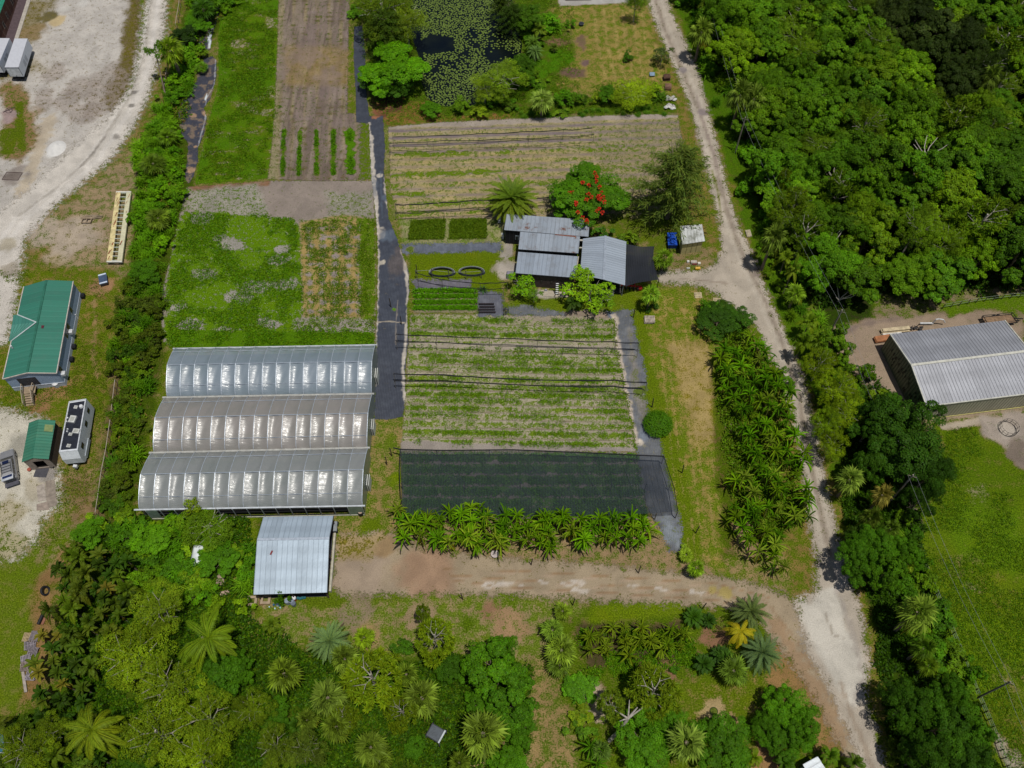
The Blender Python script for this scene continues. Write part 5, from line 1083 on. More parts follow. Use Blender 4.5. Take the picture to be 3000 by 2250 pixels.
def warehouse():
    s = 3.95; X = lambda x, y, z=0: G(2500+x/s, 880+y/s, z)
    NW, RW, SW = X(425,393,3.8), X(670,750,5.0), X(845,1228,3.8); NE, RE, SE = G(2943,938.7,3.8), G(3016,1028,5.0), G(3076,1146,3.8)
    root = thing('warehouse', 'large warehouse with ribbed grey gable roof and tan walls', 'warehouse', at(mid(NW,SE),0))
    mt = roof_metal('warehouse_sheet', 'aeb0b6', .92, .80, '8f9094', .45, .38, .3, cross=3.0)
    mb = MB(); mb.slab(RW,RE,NE,NW,.1); mb.ribs(RW,RE,NE,NW,.46,.08,.05); mb.slab(RW,RE,SE,SW,.1); mb.ribs(RW,RE,SE,SW,.46,.08,.05); rf = mb.build('roof', mt, root)
    mb = MB(); mb.bar(RW+Vector((0,0,.05)), RE+Vector((0,0,.05)), .35,.05); mb.bar(NW,RW,.14,.2); mb.bar(SW,RW,.14,.2); mb.bar(NE,RE,.14,.2); mb.bar(SE,RE,.14,.2); mb.bar(SW,SE,.14,.16); mb.build('roof_trim', flat('c9c8bc', .5), rf)
    q0 = [NW,SW,SE,NE]; q = inset(q0,.05,.05)
    wm = roof_metal('wall_sheet', 'bdb9a2', .4, .78, '7a7866', .2, .6, .1)
    # walls as ribbed sheets
    def wall(a,b,zt,mat,name='wall',apex=None):
        mb = MB(); d = (b-a).normalized(); n = Vector((d.y,-d.x,0)); Ln = (b-a).length
        cen = sum(q, Vector())/4
        if n.dot(cen-a) > 0: n = -n
        P = [at(a,0),at(b,0),at(b,zt)]+([at(apex,apex.z)] if apex else [])+[at(a,zt)]
        uvp = [(0,0),(Ln,0),(Ln,zt)]+([(Ln/2,apex.z)] if apex else [])+[(0,zt)]
        mb.poly(P, uvp); mb.poly([p-n*.1 for p in P][::-1], uvp[::-1])
        k = int(Ln/.45)
        for i in range(k+1):
            t = i/k; z1 = zt
            if apex:
                ta = (at(apex,0)-a).dot(d)/Ln; z1 = zt+(apex.z-zt)*(t/ta if t < ta else (1-t)/(1-ta))
            p = a+d*Ln*t+n*.02; mb.bar(at(p,.05), at(p,z1-.04), .07,.04)
        o = mb.build(name, mat, root); return o
    dk = roof_metal('shaded_wall_sheet', '6f7a60', .45, .75, '39402f', .8, .5, .1)  # darker wall sheet for the west side, its shade put into the colour
    ap = lambda r_, a, b: at(a+(b-a).normalized()*((at(r_,0)-a).dot((b-a).normalized())), r_.z-.12)
    wall(q[0],q[1],3.75,dk,'wall',ap(RW,q[0],q[1])); wall(q[3],q[2],3.75,wm,'wall',ap(RE,q[3],q[2])); wall(q[1],q[2],3.75,wm); wall(q[0],q[3],3.75,wm)
    mb = MB(); mb.bar(at(q[1],.12)-Vector((0,.12,0)), at(q[2],.12)-Vector((0,.12,0)), .1,.12); mb.build('base_trim', flat('b8b070'), root)
    a, b = q[0], q[1]; d = (b-a).normalized(); n = Vector((d.y,-d.x,0)); n = -n if n.x > 0 else n
    random.seed(3)
    for i in range(26):
        t = random.uniform(.05,.95); z0 = random.choice((.6,1.4,2.2,2.8)); p = a+(b-a)*t+n*.05; w_ = random.uniform(.15,.25)
        mb = MB(); P = [p, p+d*w_, p+d*w_+n*.02, p+n*.02]; mb.prism([at(x,z0) for x in P],[at(x,z0+random.uniform(.3,.7)) for x in P]); mb.build('dark_panel', flat('20241c', .6), root)
    # things behind and beside
    def stack(px, w_, l_, n_, hx, lab, rz=.12, nm='lumber_stack'):
        c = G(*px); r_ = thing(nm, lab, 'lumber', c, 0)
        for k in range(n_):
            mb = MB(); mb.box(c+Vector((random.uniform(-.1,.1),random.uniform(-.1,.1),.1+k*.16)), (l_,w_,.13), rz); mb.build('board', flat(hx if k % 2 else hx, .8, var=.25), r_)
    stack((2620,972),.55,4.0,4,'c2b292','pale long boards stacked behind the warehouse corner')
    stack((2610,984),.3,2.8,3,'cfccc4','white trim boards beside the pale stack by the warehouse',.12)
    stack((2584,996),.9,2.4,4,'a8714c','orange brown lumber stack at the warehouse corner',.18)
    c = G(2745,952); r_ = thing('garden_arch', 'white curved plastic frame behind the warehouse roof edge', 'frame', c)
    mb = MB(); mb.tube([c+Vector((-.8,0,.1)), c+Vector((-.7,0,1.4)), c+Vector((-.3,0,1.5)), c+Vector((.4,0,1.3)), c+Vector((.9,0,.6))], .09,6); mb.build('arch', M_white, r_); mb = MB(); mb.bar(c+Vector((-2.6,0,.4)), c+Vector((-.7,0,.4)), .2); mb.build('bar', M_white, r_)
    for k,(x,y) in enumerate(((2664,966),(2680,964),(2695,966))):
        c = G(x,y); mb = MB(); mb.box(c+Vector((0,0,.35)),(.7,.4,.1),.4*k); mb.bar(c+Vector((-.3,0,0)),c+Vector((.3,.2,.7)),.08); mb.bar(c+Vector((.3,-.2,0)),c+Vector((-.2,.2,.6)),.08); tag(mb.build('scrap_metal', flat('3a3634')), 'dark scrap frame among the clutter behind the warehouse', 'scrap', 'scrap behind the warehouse')
    A_, B_, C_, D_ = G(2876,930,.7), G(2962,921,.7), G(2980,945,.7), G(2890,955,.7)
    c = mid(A_,C_); r_ = thing('flatbed_trailer', 'black railed flatbed trailer with a worn wooden deck', 'trailer', at(c,0))
    mb = MB()
    for k in range(6):
        t0, t1 = k/6+.01, (k+1)/6-.01; mb.slab(A_.lerp(D_,t0),B_.lerp(C_,t0),B_.lerp(C_,t1),A_.lerp(D_,t1),.06)
    mb.build('deck', flat('8c7258', .85, var=.35), r_)
    mb = MB(); up = Vector((0,0,.45))
    for a, b in ((A_,B_),(B_,C_),(C_,D_),(D_,A_)): mb.bar(a,b,.1); mb.bar(a+up,b+up,.06); mb.bar(a,a+up,.08); mb.bar(mid(a,b),mid(a,b)+up,.06)
    mb.build('rail', M_black, r_)
    for a, b in ((A_,B_),(D_,C_)):
        for t in (.45,.6): mb = MB(); p = at(a.lerp(b,t),.35); o_ = (at(a,0)-at(c,0)).normalized()*0+Vector((0,.15 if a is A_ else -.15,0)); mb.cyl(p, p+o_*1.6, .33,n=14); mb.build('wheel', M_black, r_)
    mb = MB(); mb.bar(mid(B_,C_), mid(B_,C_)+Vector((1.4,.1,-.2)), .12); mb.build('tow_bar', M_black, r_)
    c = G(2952,1258); r_ = thing('ring_feeder', 'round open metal hay feeder on bare ground by the warehouse', 'hay feeder', c)
    for z in (.05,.45,.9): mb = MB(); mb.ring(c+Vector((0,0,z)),1.15,.025,28,5); mb.build('hoop', flat('4c4846'), r_)
    for k in range(12): mb = MB(); p = c+Vector((math.cos(k*math.pi/6)*1.15,math.sin(k*math.pi/6)*1.15,0)); mb.bar(p,p+Vector((0,0,.9)),.04); mb.build('upright', flat('4c4846'), r_)
warehouse()

# ================================================================ net structures over the fields
def nets():
    Z = 2.2; P = [(1172,1317),(1300,1320),(1500,1318),(1700,1326),(1850,1333),(1945,1337),(1962,1390),(1975,1430),(1986,1498),(1800,1512),(1500,1512),(1180,1512),(1172,1430),(1170,1380)]
    root = thing('shade_net', 'dark see through shade net spread over the crop beds', 'net', G(1560,1410))
    V = wp(P, Z); nx, ny = 60, 18; mb = MB()
    top = V[:6]; bot = [V[11],V[10],V[10].lerp(V[9],.6),V[9],V[9].lerp(V[8],.6),V[8]]
    def cur(c, t):
        k = min(int(t*5),4); return c[k].lerp(c[k+1], t*5-k)
    g_ = [[cur(top,i/nx).lerp(cur(bot,i/nx),j/ny)+Vector((0,0,-.25*abs(math.sin(math.pi*i/nx*6))*math.sin(math.pi*j/ny)+.04*math.sin(i*1.7+j))) for j in range(ny+1)] for i in range(nx+1)]
    for i in range(nx):
        for j in range(ny): mb.poly([g_[i][j],g_[i+1][j],g_[i+1][j+1],g_[i][j+1]])
    mb.build('net', net_material('field_net','2a323c',.52), root, True)
    mb = MB(); mb.tube([G(1152,1312,Z)]+[V[i]+Vector((0,0,.05)) for i in range(6)], .09,6); mb.build('edge_roll', M_black, root)
    mb = MB(); mb.tube([V[5],V[6],V[7],V[8]], .05,5); mb.tube([V[0],V[13],V[12],V[11]], .05,5); mb.build('edge_cord', M_black, root)
    for i in range(7):
        for j in range(3):
            p = at(g_[i*10][j*9],0); mb = MB(); mb.bar(p, at(p,Z-.05), .09); mb.build('post', flat('6a6458'), root)
    for i in range(1,12):
        a, b = g_[i*5][0], g_[i*5][ny]; mb = MB(); mb.tube([a+Vector((0,0,.03)), b+Vector((0,0,.03))], .018,4); mb.build('wire', flat('3c4650'), root)
    cables = [([(1160,979),(1300,985),(1500,992),(1650,998),(1790,1001),(1872,1005)],.09,'thick rolled net on the upper cable across the crop field',2.2,7),
              ([(1160,1001),(1300,1003),(1450,1012),(1600,1017),(1750,1021),(1870,1025)],.06,'rolled net just below the upper cable across the crop field',2.0,7),
              ([(1153,1095),(1300,1098),(1450,1107),(1600,1113),(1800,1114),(1895,1121)],.12,'thick rolled net on the lower cable across the crop field',2.2,7),
              ([(1155,1115),(1300,1117),(1450,1123),(1650,1132),(1800,1133),(1885,1140)],.08,'thinner rolled net below the lower cable of the crop field',2.0,7),
              ([(1150,401),(1250,398),(1400,392),(1550,385),(1650,381),(1735,375)],.08,'topmost rolled net over the upper planting beds',2.2,6),
              ([(1142,419),(1300,412),(1500,407),(1620,402),(1740,394)],.07,'second rolled net from the top of the planting beds',2.1,6),
              ([(1140,430),(1300,426),(1500,413),(1600,410),(1700,404)],.035,'thin net cord below the two top rolls',2.0,5),
              ([(1140,446),(1300,440),(1500,432),(1700,426)],.035,'thin lowest net cord of the upper planting beds group',2.0,5),
              ([(1158,599),(1200,599),(1300,593),(1390,587),(1500,582),(1628,577)],.10,'thick rolled net behind the date palm',2.2,5),
              ([(1158,626),(1300,619),(1440,611),(1560,605),(1640,603)],.06,'thin rolled net on short posts beside the date palm',1.6,5),
              ([(1222,800),(1262,811),(1310,821),(1390,829),(1440,829),(1486,826)],.08,'drooping black net roll across the lawn',2.0,4),
              ([(1224,823),(1290,834),(1390,845),(1475,846)],.05,'black net cord just below the lawn net roll',1.8,4)]
    for pts, r_, lab, z, npst in cables:
        W_ = [G(a,b,z) for a,b in pts]; rt = thing('rolled_net', lab, 'net roll', at(W_[0],0))
        mb = MB(); fine = []
        for a, b in zip(W_[:-1],W_[1:]):
            for k in range(6): fine.append(a.lerp(b,k/6)+Vector((0,0,.05*math.sin(k*1.3+a.x)-.12*math.sin(math.pi*k/6))))
        fine.append(W_[-1]); mb.tube(fine, [r_*.8*(.7+.6*random.random()) for _ in fine], 6); mb.build('net_roll', M_black, rt)
        for k in range(npst):
            t = k/(npst-1)*(len(W_)-1); i = min(int(t),len(W_)-2); p = W_[i].lerp(W_[i+1],t-i); mb = MB(); mb.bar(at(p,0),at(p,z+.05),.05 if r_>.04 else .035); mb.build('post', flat('857d70'), rt)
    # free posts
    posts = [((1134,1362),'dark post standing in the grass strip beside the greenhouse'),((1148,1336),'green post at the net corner beside the greenhouse'),((1910,1193),'leaning post just above the round hedge bush'),((1998,1386),'post in the mown meadow right of the shade net'),((2038,1562),'post with a white foot in the meadow below the net'),((1870,1679),'post on the upper verge of the dirt road'),((1556,1655),'short post on the verge below the banana row'),((1678,1773),'post on the lower verge of the dirt road'),((1356,1756),'dark post at the lower dirt road edge near the shed'),((1856,930),'leaning post near the fan palm and pallet stack'),((1222,802),'wooden post at the left end of the lawn net'),
             ((1146,900),'dark post lying on the black fabric path'),((1176,950),'left metal stake at the field corner'),((2056,1785),'post behind the dark cycads'),((1708,1460),'')]
    for (p, lab) in posts[:-1]:
        c = G(*p); h_ = 2.3 if p[1] > 1150 else 2.0; lean = Vector((random.uniform(-.15,.15),random.uniform(-.1,.1),h_))
        r_ = thing('fence_post', lab, 'post', c)
        mb = MB(); mb.cyl(c, c+lean, .075,.065,8); mb.build('shaft', flat('4c4034', .85), r_)
        mb = MB(); mb.cyl(c+lean, c+lean*1.03, .08,.05,8); mb.build('cap', flat('38302a'), r_)
    # lawn trellis with two arched net strips
    r_ = thing('trellis', 'row of grey posts with a wire over two arched net strips', 'trellis', G(1320,800))
    for k, (x,y) in enumerate(((1220,815),(1267,812),(1316,818),(1366,818),(1411,815))): mb = MB(); c = G(x,y); mb.bar(c, c+Vector((0,0,2.1)), .09); mb.build('post', flat('6a6658'), r_)
    mb = MB(); mb.tube([G(x,y)+Vector((0,0,1.7)) for x,y in ((1220,815),(1267,812),(1316,818),(1366,818),(1411,815))], .025,4); mb.build('wire', flat('9a9a94'), r_)
    for i,(cx,cy,lab) in enumerate(((1295,801,'left arched strip of black netting on the lawn'),(1382,799,'right arched strip of black netting on the lawn'))):
        c = G(cx,cy); mb = MB(); mo = MB(); n = 28; Rx, Ry = 2.05, .75
        for k in range(n):
            a, b = 2*math.pi*k/n, 2*math.pi*(k+1)/n
            f = lambda t, s_, z: c+Vector((math.cos(t)*Rx*s_, math.sin(t)*Ry*s_, z))
            hz = lambda t: .35+.3*max(0,math.sin(t))
            mb.poly([f(a,1,0.02),f(b,1,0.02),f(b,.93,hz(b)),f(a,.93,hz(a))])
            mb.poly([f(a,.93,hz(a)),f(b,.93,hz(b)),f(b,.80,hz(b)*.9),f(a,.80,hz(a)*.9)])
        rr = thing('netting_hoop', lab, 'netting', c)
        mb.build('net', flat('343a40', .5, var=.6, sc=3), rr)  # net colour darkened for the shadow on the front edge
        mb = MB(); pts = [c+Vector((math.cos(t)*Rx*.93, math.sin(t)*Ry*.93, .37+.3*max(0,math.sin(t)))) for t in [-.3+(math.pi+.6)*k/n for k in range(n+1)]]; mb.tube(pts,.035,5); mb.build('lit_net_edge', flat('8c969c', .4), rr)  # pale tube on the back half only; sunlit net edge painted in
nets()

# ================================================================ loose things
def pallet(px, py, rz, lab, n=1, hx='b39a78', sx=1.1, sy=1.0, nm='wooden_pallet', cat='pallet', jit=.0, grp=None):
    c = G(px,py); r_ = thing(nm, lab, cat, c, 0, grp)
    for k in range(n):
        z = .14*k; rr = rz+random.uniform(-jit,jit); M = Matrix.Rotation(rr,3,'Z'); off = Vector((random.uniform(-jit,jit),random.uniform(-jit,jit),0))
        mb = MB()
        for j in range(7): mb.box(c+off+M@Vector(((j-3)*sx/7,0,z+.12)), (sx/11,sy,.02), rr)
        mb.build('top_boards', flat(hx,.85,var=.3), r_)
        mb = MB()
        for j in (-1,0,1): mb.box(c+off+M@Vector((0,j*sy*.45,z+.055)), (sx,.08,.1), rr)
        mb.build('runners', flat(hx,.85,var=.3), r_)
pallet(2045,866,.02,'pale pallet lying at the bend of the driveway','c4b08c' and 1,'c9b893')
pallet(2100,882,-.05,'pale pallet beside the dark bush, nearer the sand road',1,'c9b893')
pallet(1902,940,.0,'low stack of weathered pallets on the mown meadow',4,'b3a698',1.5,1.1,jit=.05)
pallet(1952,232,.1,'dark brown pallet stack highest beside the upper sand road',6,'6a5040',jit=.12)
pallet(1957,260,-.08,'reddish brown pallet stack between the dark stack and white sacks',5,'8c6c5a',jit=.06)
pl = [(86,1868,0,3,'ae9a76','tan pallets at the top of the long pallet line'),(108,1866,1.5,4,'7c7478','grey pallets on edge at the top right of the pallet line'),(92,1890,.25,3,'8a8288','grey slanted pallets second in the pallet line'),(98,1912,-.05,3,'857c80','grey pallets in the middle of the pallet line'),(83,1934,.3,4,'948c92','tilted pale grey pallets below the middle of the line'),(82,1955,.05,5,'8a7c74','tall brown grey pallet pile near the line end'),(93,1980,0,3,'9a9298','smooth grey pallets at the bottom of the line')]
for x,y,rz,n_,hx,lab in pl: pallet(x,y,rz,lab,n_,hx,1.15,1.05,jit=.08)
def planks(px1, px2, hx, lab, n=1, w_=.2):
    a, b = G(*px1,.12), G(*px2,.12); r_ = thing('long_plank', lab, 'plank', at(a,0))
    for k in range(n): mb = MB(); o_ = Vector((.16*k,0,.06*(k%2))); mb.bar(a+o_, b+o_, w_,.08); mb.build('board', flat(hx,.85,var=.25), r_)
planks((62,1945),(74,2028),'a49a92','long grey board leaning along the pallet line',2)
planks((115,1940),(108,1990),'8a8084','grey board lying right of the pallet pile',2)
def sacks():
    for i,(x,y,lab) in enumerate(((1962,290,'upper heap of white bags by the upper sand road'),(1962,314,'lower heap of white bags at the field corner'))):
        c = G(x,y); r_ = thing('sack_heap', lab, 'bags', c)
        for k in range(9):
            p = c+Vector((random.uniform(-.8,.8),random.uniform(-.4,.4),.12+.14*(k//3))); mb = MB()
            R_ = Matrix.Rotation(random.uniform(0,3),3,'Z'); n = 8
            lo = [p+R_@Vector((math.cos(t)*.42,math.sin(t)*.24,-.1)) for t in [2*math.pi*j/n for j in range(n)]]; md = [p+R_@Vector((math.cos(t)*.48,math.sin(t)*.28,.0)) for t in [2*math.pi*j/n for j in range(n)]]; hi = [p+R_@Vector((math.cos(t)*.34,math.sin(t)*.18,.12)) for t in [2*math.pi*j/n for j in range(n)]]
            mb.prism(lo,md); mb.prism(md,hi); mb.build('bag', flat(random.choice(('c9c8c4','b4b0a8','d6d4d0','77726c')),.6), r_, True)
sacks()
def loader_frame():
    A_, B_, C_, D_ = G(340,562,.8), G(384,562,.8), G(357,766,.8), G(312,766,.8)
    r_ = thing('trailer_frame', 'long cream and rusty ladder frame trailer lying on the grass', 'trailer frame', at(mid(A_,C_),0))
    E_ = (B_-A_).normalized(); cream = flat('d4c490', .6, var=.3, sc=1.2); pale = flat('cfcbaa',.5,var=.15)
    mb = MB(); mb.slab(A_,A_+E_*.72,D_+E_*.82,D_,.35); mb.build('side_deck', cream, r_, label='cream deck with rust streaks')
    mb = MB(); mb.slab(B_-E_*.72,B_,C_,C_-E_*.72,.35); mb.build('side_deck', pale, r_, label='white deck')
    for k in range(17):
        t = .015+k*.97/16; mb = MB(); mb.bar(A_.lerp(D_,t)+E_*.72-Vector((0,0,.05)), B_.lerp(C_,t)-E_*.72-Vector((0,0,.05)), .10,.12); mb.build('rung', flat('c4ccbe'), r_)
    mb = MB()
    for a,b in ((A_,B_),(D_,C_)): mb.bar(a-Vector((0,0,.1)),b-Vector((0,0,.1)),.2,.25)
    mb.build('end_beam', flat('dcdad0'), r_)
    random.seed(5)
    for k in range(16):
        sd = random.choice((0,1)); t = random.random(); p = (A_.lerp(D_,t)+E_*random.uniform(.1,.6)) if sd == 0 else (B_.lerp(C_,t)-E_*random.uniform(.1,.6))
        if sd and k % 2: continue
        mb = MB(); w_, h_ = random.uniform(.05,.18), random.uniform(.3,1.1); mb.box(p+Vector((0,0,.005)),(w_,h_,.012),-.17); mb.build('rust_patch', flat('8a4c30',.9,var=.4), r_)
    for t in (.12,.88):
        for a,b in ((A_+E_*.4,D_+E_*.4),(B_-E_*.4,C_-E_*.4)): mb = MB(); p = a.lerp(b,t); mb.bar(at(p,0),at(p,.5),.25); mb.build('support_block', M_black, r_)
loader_frame()
def misc():
    # timber pile and frame
    c = G(258,652); r_ = thing('timber_pile', 'weathered timber offcuts heaped beside the trailer frame', 'timber', c)
    random.seed(9)
    for k in range(9): mb = MB(); p = G(253+k*4.2,634+random.uniform(0,9)); mb.box(p+Vector((0,0,.1+.04*(k%3))),(1.6,.16,.12),.15+random.uniform(-.12,.12)); mb.build('beam', flat('94846e',.85,var=.3), r_)
    c = G(256,650); r_ = thing('sawhorse', 'small wooden frame propped on the timber pile', 'frame', c)
    for a,b in (((-.7,-.4),(.7,-.4)),((-.7,.4),(.7,.4)),((-.7,-.4),(-.7,.4)),((0,-.4),(0,.4)),((.7,-.4),(.7,.4))): mb = MB(); mb.bar(c+Vector((*a,.35)),c+Vector((*b,.35)),.12); mb.build('rail', flat('a39078'), r_)
    for a in ((-.7,-.4),(.7,-.4),(-.7,.4),(.7,.4)): mb = MB(); mb.bar(c+Vector((*a,0)),c+Vector((*a,.35)),.1); mb.build('leg', flat('7a6854'), r_)
    # tool box / cart on the grass
    c = G(307,826); r_ = thing('trash_cart', 'dark blue grey cart with two white bars on bare grass', 'cart', c,)
    mb = MB(); M = Matrix.Rotation(.35,3,'Z'); mb.prism([c+M@Vector((a*.45,b*.8,.15)) for a,b in ((-1,-1),(1,-1),(1,1),(-1,1))],[c+M@Vector((a*.6,b*.95,.75)) for a,b in ((-1,-1),(1,-1),(1,1),(-1,1))]); mb.build('tub', flat('46566e',.4), r_)
    for sg in (-1,1): mb = MB(); mb.box(c+M@Vector((0,sg*.8,.8)),(1.1,.22,.1),.35); mb.build('bar', flat('d0dcec',.4), r_)
    for a,b in ((-1,-1),(1,-1),(1,1),(-1,1)): mb = MB(); p = c+M@Vector((a*.45,b*.6,.12)); mb.cyl(p-Vector((.05,0,0)),p+Vector((.05,0,0)),.12,n=10); mb.build('wheel', M_black, r_)
    # wire gate on the yard
    c = G(38,517); r_ = thing('wire_gate', 'rusty wire gate lying flat on the gravel yard', 'gate', c)
    a,b,d,e = G(20,504,.05),G(66,506,.05),G(52,528,.05),G(6,526,.05)
    mb = MB(); 
    for p,q in ((a,b),(b,d),(d,e),(e,a)): mb.bar(p,q,.07)
    mb.build('frame', flat('5a4a48'), r_)
    for k in range(1,14): mb = MB(); mb.bar(a.lerp(b,k/14),e.lerp(d,k/14),.03); mb.build('bar', flat('6a5650'), r_)
    c = G(27,325); r_ = thing('scrap_metal', 'bent metal frame lying beside the weedy yard edge', 'scrap', c)
    mb = MB(); mb.ring(c+Vector((0,0,.15)),.55,.035,14,5,Matrix.Rotation(.2,3,'X')); mb.build('hoop', flat('4c4044'), r_); mb = MB(); mb.bar(c+Vector((-.9,-.4,.1)),c+Vector((.9,.7,.2)),.06); mb.bar(c+Vector((-.5,.6,.1)),c+Vector((.5,-.5,.2)),.06); mb.build('bar', flat('4c4044'), r_)
    # sand heap
    c = G(165,435); n = 26; V=[]; 
    for i in range(n+1):
        for j in range(n+1):
            u,v = i/n*2-1, j/n*2-1; rr = math.hypot(u,v); h_ = max(0,1-rr**1.5)*.75*(.7+.6*fbm(u*1.5+5,v*1.5,1.3,3)); V.append((c.x+u*1.7, c.y+v*2.0, h_*1.25-.12))
    idx = np.arange((n+1)**2).reshape(n+1,n+1); q = np.stack([idx[:-1,:-1],idx[1:,:-1],idx[1:,1:],idx[:-1,1:]],-1).reshape(-1,4)
    me = mesh_np('sand_heap',np.array(V),q); o = link('sand_heap',me,flat('dcdad6',.95,var=.08)); tag(o,'small white heap of sand on the gravel yard','sand heap')
    # planks by the green shed
    for i,(p4,hx,lab) in enumerate((([(107,1425),(132,1415),(136,1465),(112,1470)],'a3998e','pale flat board on the sand below the mat'),([(134,1410),(160,1406),(168,1480),(138,1490)],'8f8478','brown grey flat board right of the pale one'),([(108,1478),(140,1470),(145,1494),(108,1496)],'9a8c80','square board at the bottom of the loose boards'))):
        mb = MB(); W_ = [G(*p) for p in p4]; mb.prism([at(p,.01) for p in W_],[at(p,.06+i*.01) for p in W_]); r_ = thing('plywood_board',lab,'board',at(W_[0],0)); mb.build('sheet',flat(hx,.9,var=.25),r_)
    # black pipe, tyre
    a,b = G(131,1787,.2),G(112,1829,.2); r_ = thing('black_pipe','short thick black pipe at the edge of the grove','pipe',at(a,0)); mb = MB(); mb.cyl(a,b,.2,n=12); mb.build('tube',M_black,r_); mb = MB(); mb.bar(a+Vector((.4,0,-.1)),b+Vector((.4,0,-.1)),.3,.06); mb.build('board',flat('8a5c48'),r_)
    c = G(136,1733); mb = MB(); mb.ring(c+Vector((0,0,.3)),.5,.14,20,8,Matrix.Rotation(.9,3,'Y')); tag(mb.build('old_tyre',M_black),'old black tyre leaning in dry brush by the grove','tyre')
    # round concrete cover and posts
    c = G(1450,1626); r_ = thing('well_cover','round concrete cover on a short cylinder below the banana row','well',c)
    mb = MB(); mb.cyl(c,c+Vector((0,0,.35)),.42,n=18); mb.build('cylinder',flat('8f8a84'),r_); mb = MB(); mb.cyl(c+Vector((0,0,.35)),c+Vector((0,0,.42)),.5,n=18); mb.build('lid',flat('c0b4b0',.9,var=.25),r_); mb = MB(); mb.bar(c+Vector((-.3,-.15,.44)),c+Vector((.3,.15,.44)),.05); mb.build('handle',flat('5a5450'),r_)
    # ring in the garden
    c = G(2091,2084); r_ = thing('garden_ring','thin green ring of edging in the pale gravel circle','edging',c); mb = MB(); mb.ring(c+Vector((0,0,.08)),.42,.05,24,6); mb.build('ring',flat('3c4a1c'),r_); mb = MB(); mb.cyl(c,c+Vector((0,0,.05)),.38,n=20); mb.build('grass_disc',flat('5c6a1c',.95,var=.4,sc=5),r_)
    # pots
    for rw,(y,x0,n_) in enumerate(((893,1405,9),(901,1407,9),(909,1403,10),(917,1405,10))):
        for k in range(n_):
            c = G(x0+k*5.0,y); 
            if rw == 0 and k == 0:
                pt = thing('nursery_pot','black plastic nursery pot in the block of pots','pot',c,0,'black pots beside the crop rows')
                mb = MB(); mb.cyl(c,c+Vector((0,0,.28)),.10,.13,10); mb.ring(c+Vector((0,0,.28)),.13,.02,10,4); mb.build('shell',flat('2a2428',.6),pt); mb = MB(); mb.cyl(c+Vector((0,0,.22)),c+Vector((0,0,.25)),.11,n=10); mb.build('soil',flat('54443c',.9),pt)
            else: dup(pt,c,random.uniform(0,3))
    # black utility cart with cover in the jungle
    c = G(1275,2146,1.3); r_ = thing('covered_cart','dark open topped cart standing among the palms','cart',at(c,0)); M = Matrix.Rotation(-.5,3,'Z'); c0 = at(c,0)
    mb = MB(); 
    P = [c0+M@Vector((a*.85,b*.75,1.0)) for a,b in ((-1,-1),(1,-1),(1,1),(-1,1))]; mb.prism([at(p,.3) for p in P],P); mb.build('body',flat('23272c',.5),r_)
    P2 = [c0+M@Vector((a*.75,b*.65,1.01)) for a,b in ((-1,-1),(1,-1),(1,1),(-1,1))]; mb = MB(); mb.prism(P2,[p+Vector((0,0,.03)) for p in P2]); mb.build('cover',flat('4c545c',.5),r_)
    mb = MB(); mb.bar(P[1]+Vector((0,0,.1)),P[2]+Vector((0,0,.1)),.18,.14); mb.build('rim',flat('c0c8cc',.4),r_)
    for a in (P[0],P[1],P[2],P[3]): mb = MB(); mb.cyl(at(a,.3),at(a,.3)+Vector((.12,0,0)),.3,n=12); mb.build('wheel',M_black,r_)
    # white roof at the bottom edge
    W_ = [G(2396,2216,2.3),G(2425,2262,2.3),G(2380,2290,2.3),G(2352,2240,2.3)]; r_ = thing('small_hut','small hut with a white metal roof at the bottom edge','hut',at(mid(W_[0],W_[2]),0))
    mb = MB(); mb.slab(*W_,.06); mb.ribs(*W_,.5); mb.build('roof',roof_metal('hut_sheet','c4ccd2',.5,.8),r_); mb = MB(); walls(mb,inset(W_,.15),0,2.24); mb.build('wall',flat('7c8288'),r_)
    # junk between shed and grove
    for i,(x,y,sx,sy,sz,hx,lab) in enumerate(((648,1700,.9,1.4,.35,'a08c7a','brown wooden crate lid half covered by vines'),(660,1738,1.2,.5,.2,'b39a88','broken pale boards under the vines'),(560,1738,.6,.6,.5,'b4b8b4','grey white plastic block in the vines'),(610,1742,.5,.4,.3,'c4c0b8','white rubble block at the vine edge'),(630,1788,.5,1.0,.15,'948a84','grey board standing above the coconut palm'))):
        c = G(x,y); r_ = thing('discarded_crate',lab,'crate',c); mb = MB(); mb.box(c+Vector((0,0,sz/2)),(sx,sy,sz),.3*i); mb.build('body',flat(hx,.8,var=.3),r_); mb = MB(); mb.box(c+Vector((.05,0,sz+.03)),(sx*.8,sy*.7,.05),.3*i+.3); mb.build('lid',flat(hx,.8,var=.3),r_)
    for i,(x,y,lab) in enumerate(((586,1622,'white tarp covered pile at the top of the vine thicket'),(578,1660,'white plastic sheet half hidden lower in the vine thicket'),(567,1718,'white plastic sheet scrap below the vine thicket'))):
        c = G(x,y); n = 10; V=[]; hs = (1.0,.8,.3)[i]
        for a in range(n+1):
            for b in range(n+1):
                u,v = a/n*2-1,b/n*2-1; V.append((c.x+u*(1.0,.7,.35)[i],c.y+v*(1.3,1.0,.5)[i],hs*max(0,1-abs(u)**3)*max(0,1-abs(v)**3)*(.6+.6*fbm(u*2+i,v*2,1,3))+.02))
        idx = np.arange((n+1)**2).reshape(n+1,n+1); q = np.stack([idx[:-1,:-1],idx[1:,:-1],idx[1:,1:],idx[:-1,1:]],-1).reshape(-1,4)
        tag(link('white_tarp',mesh_np('white_tarp',np.array(V),q),flat('dce4e4',.5,var=.15)),lab,'tarp')
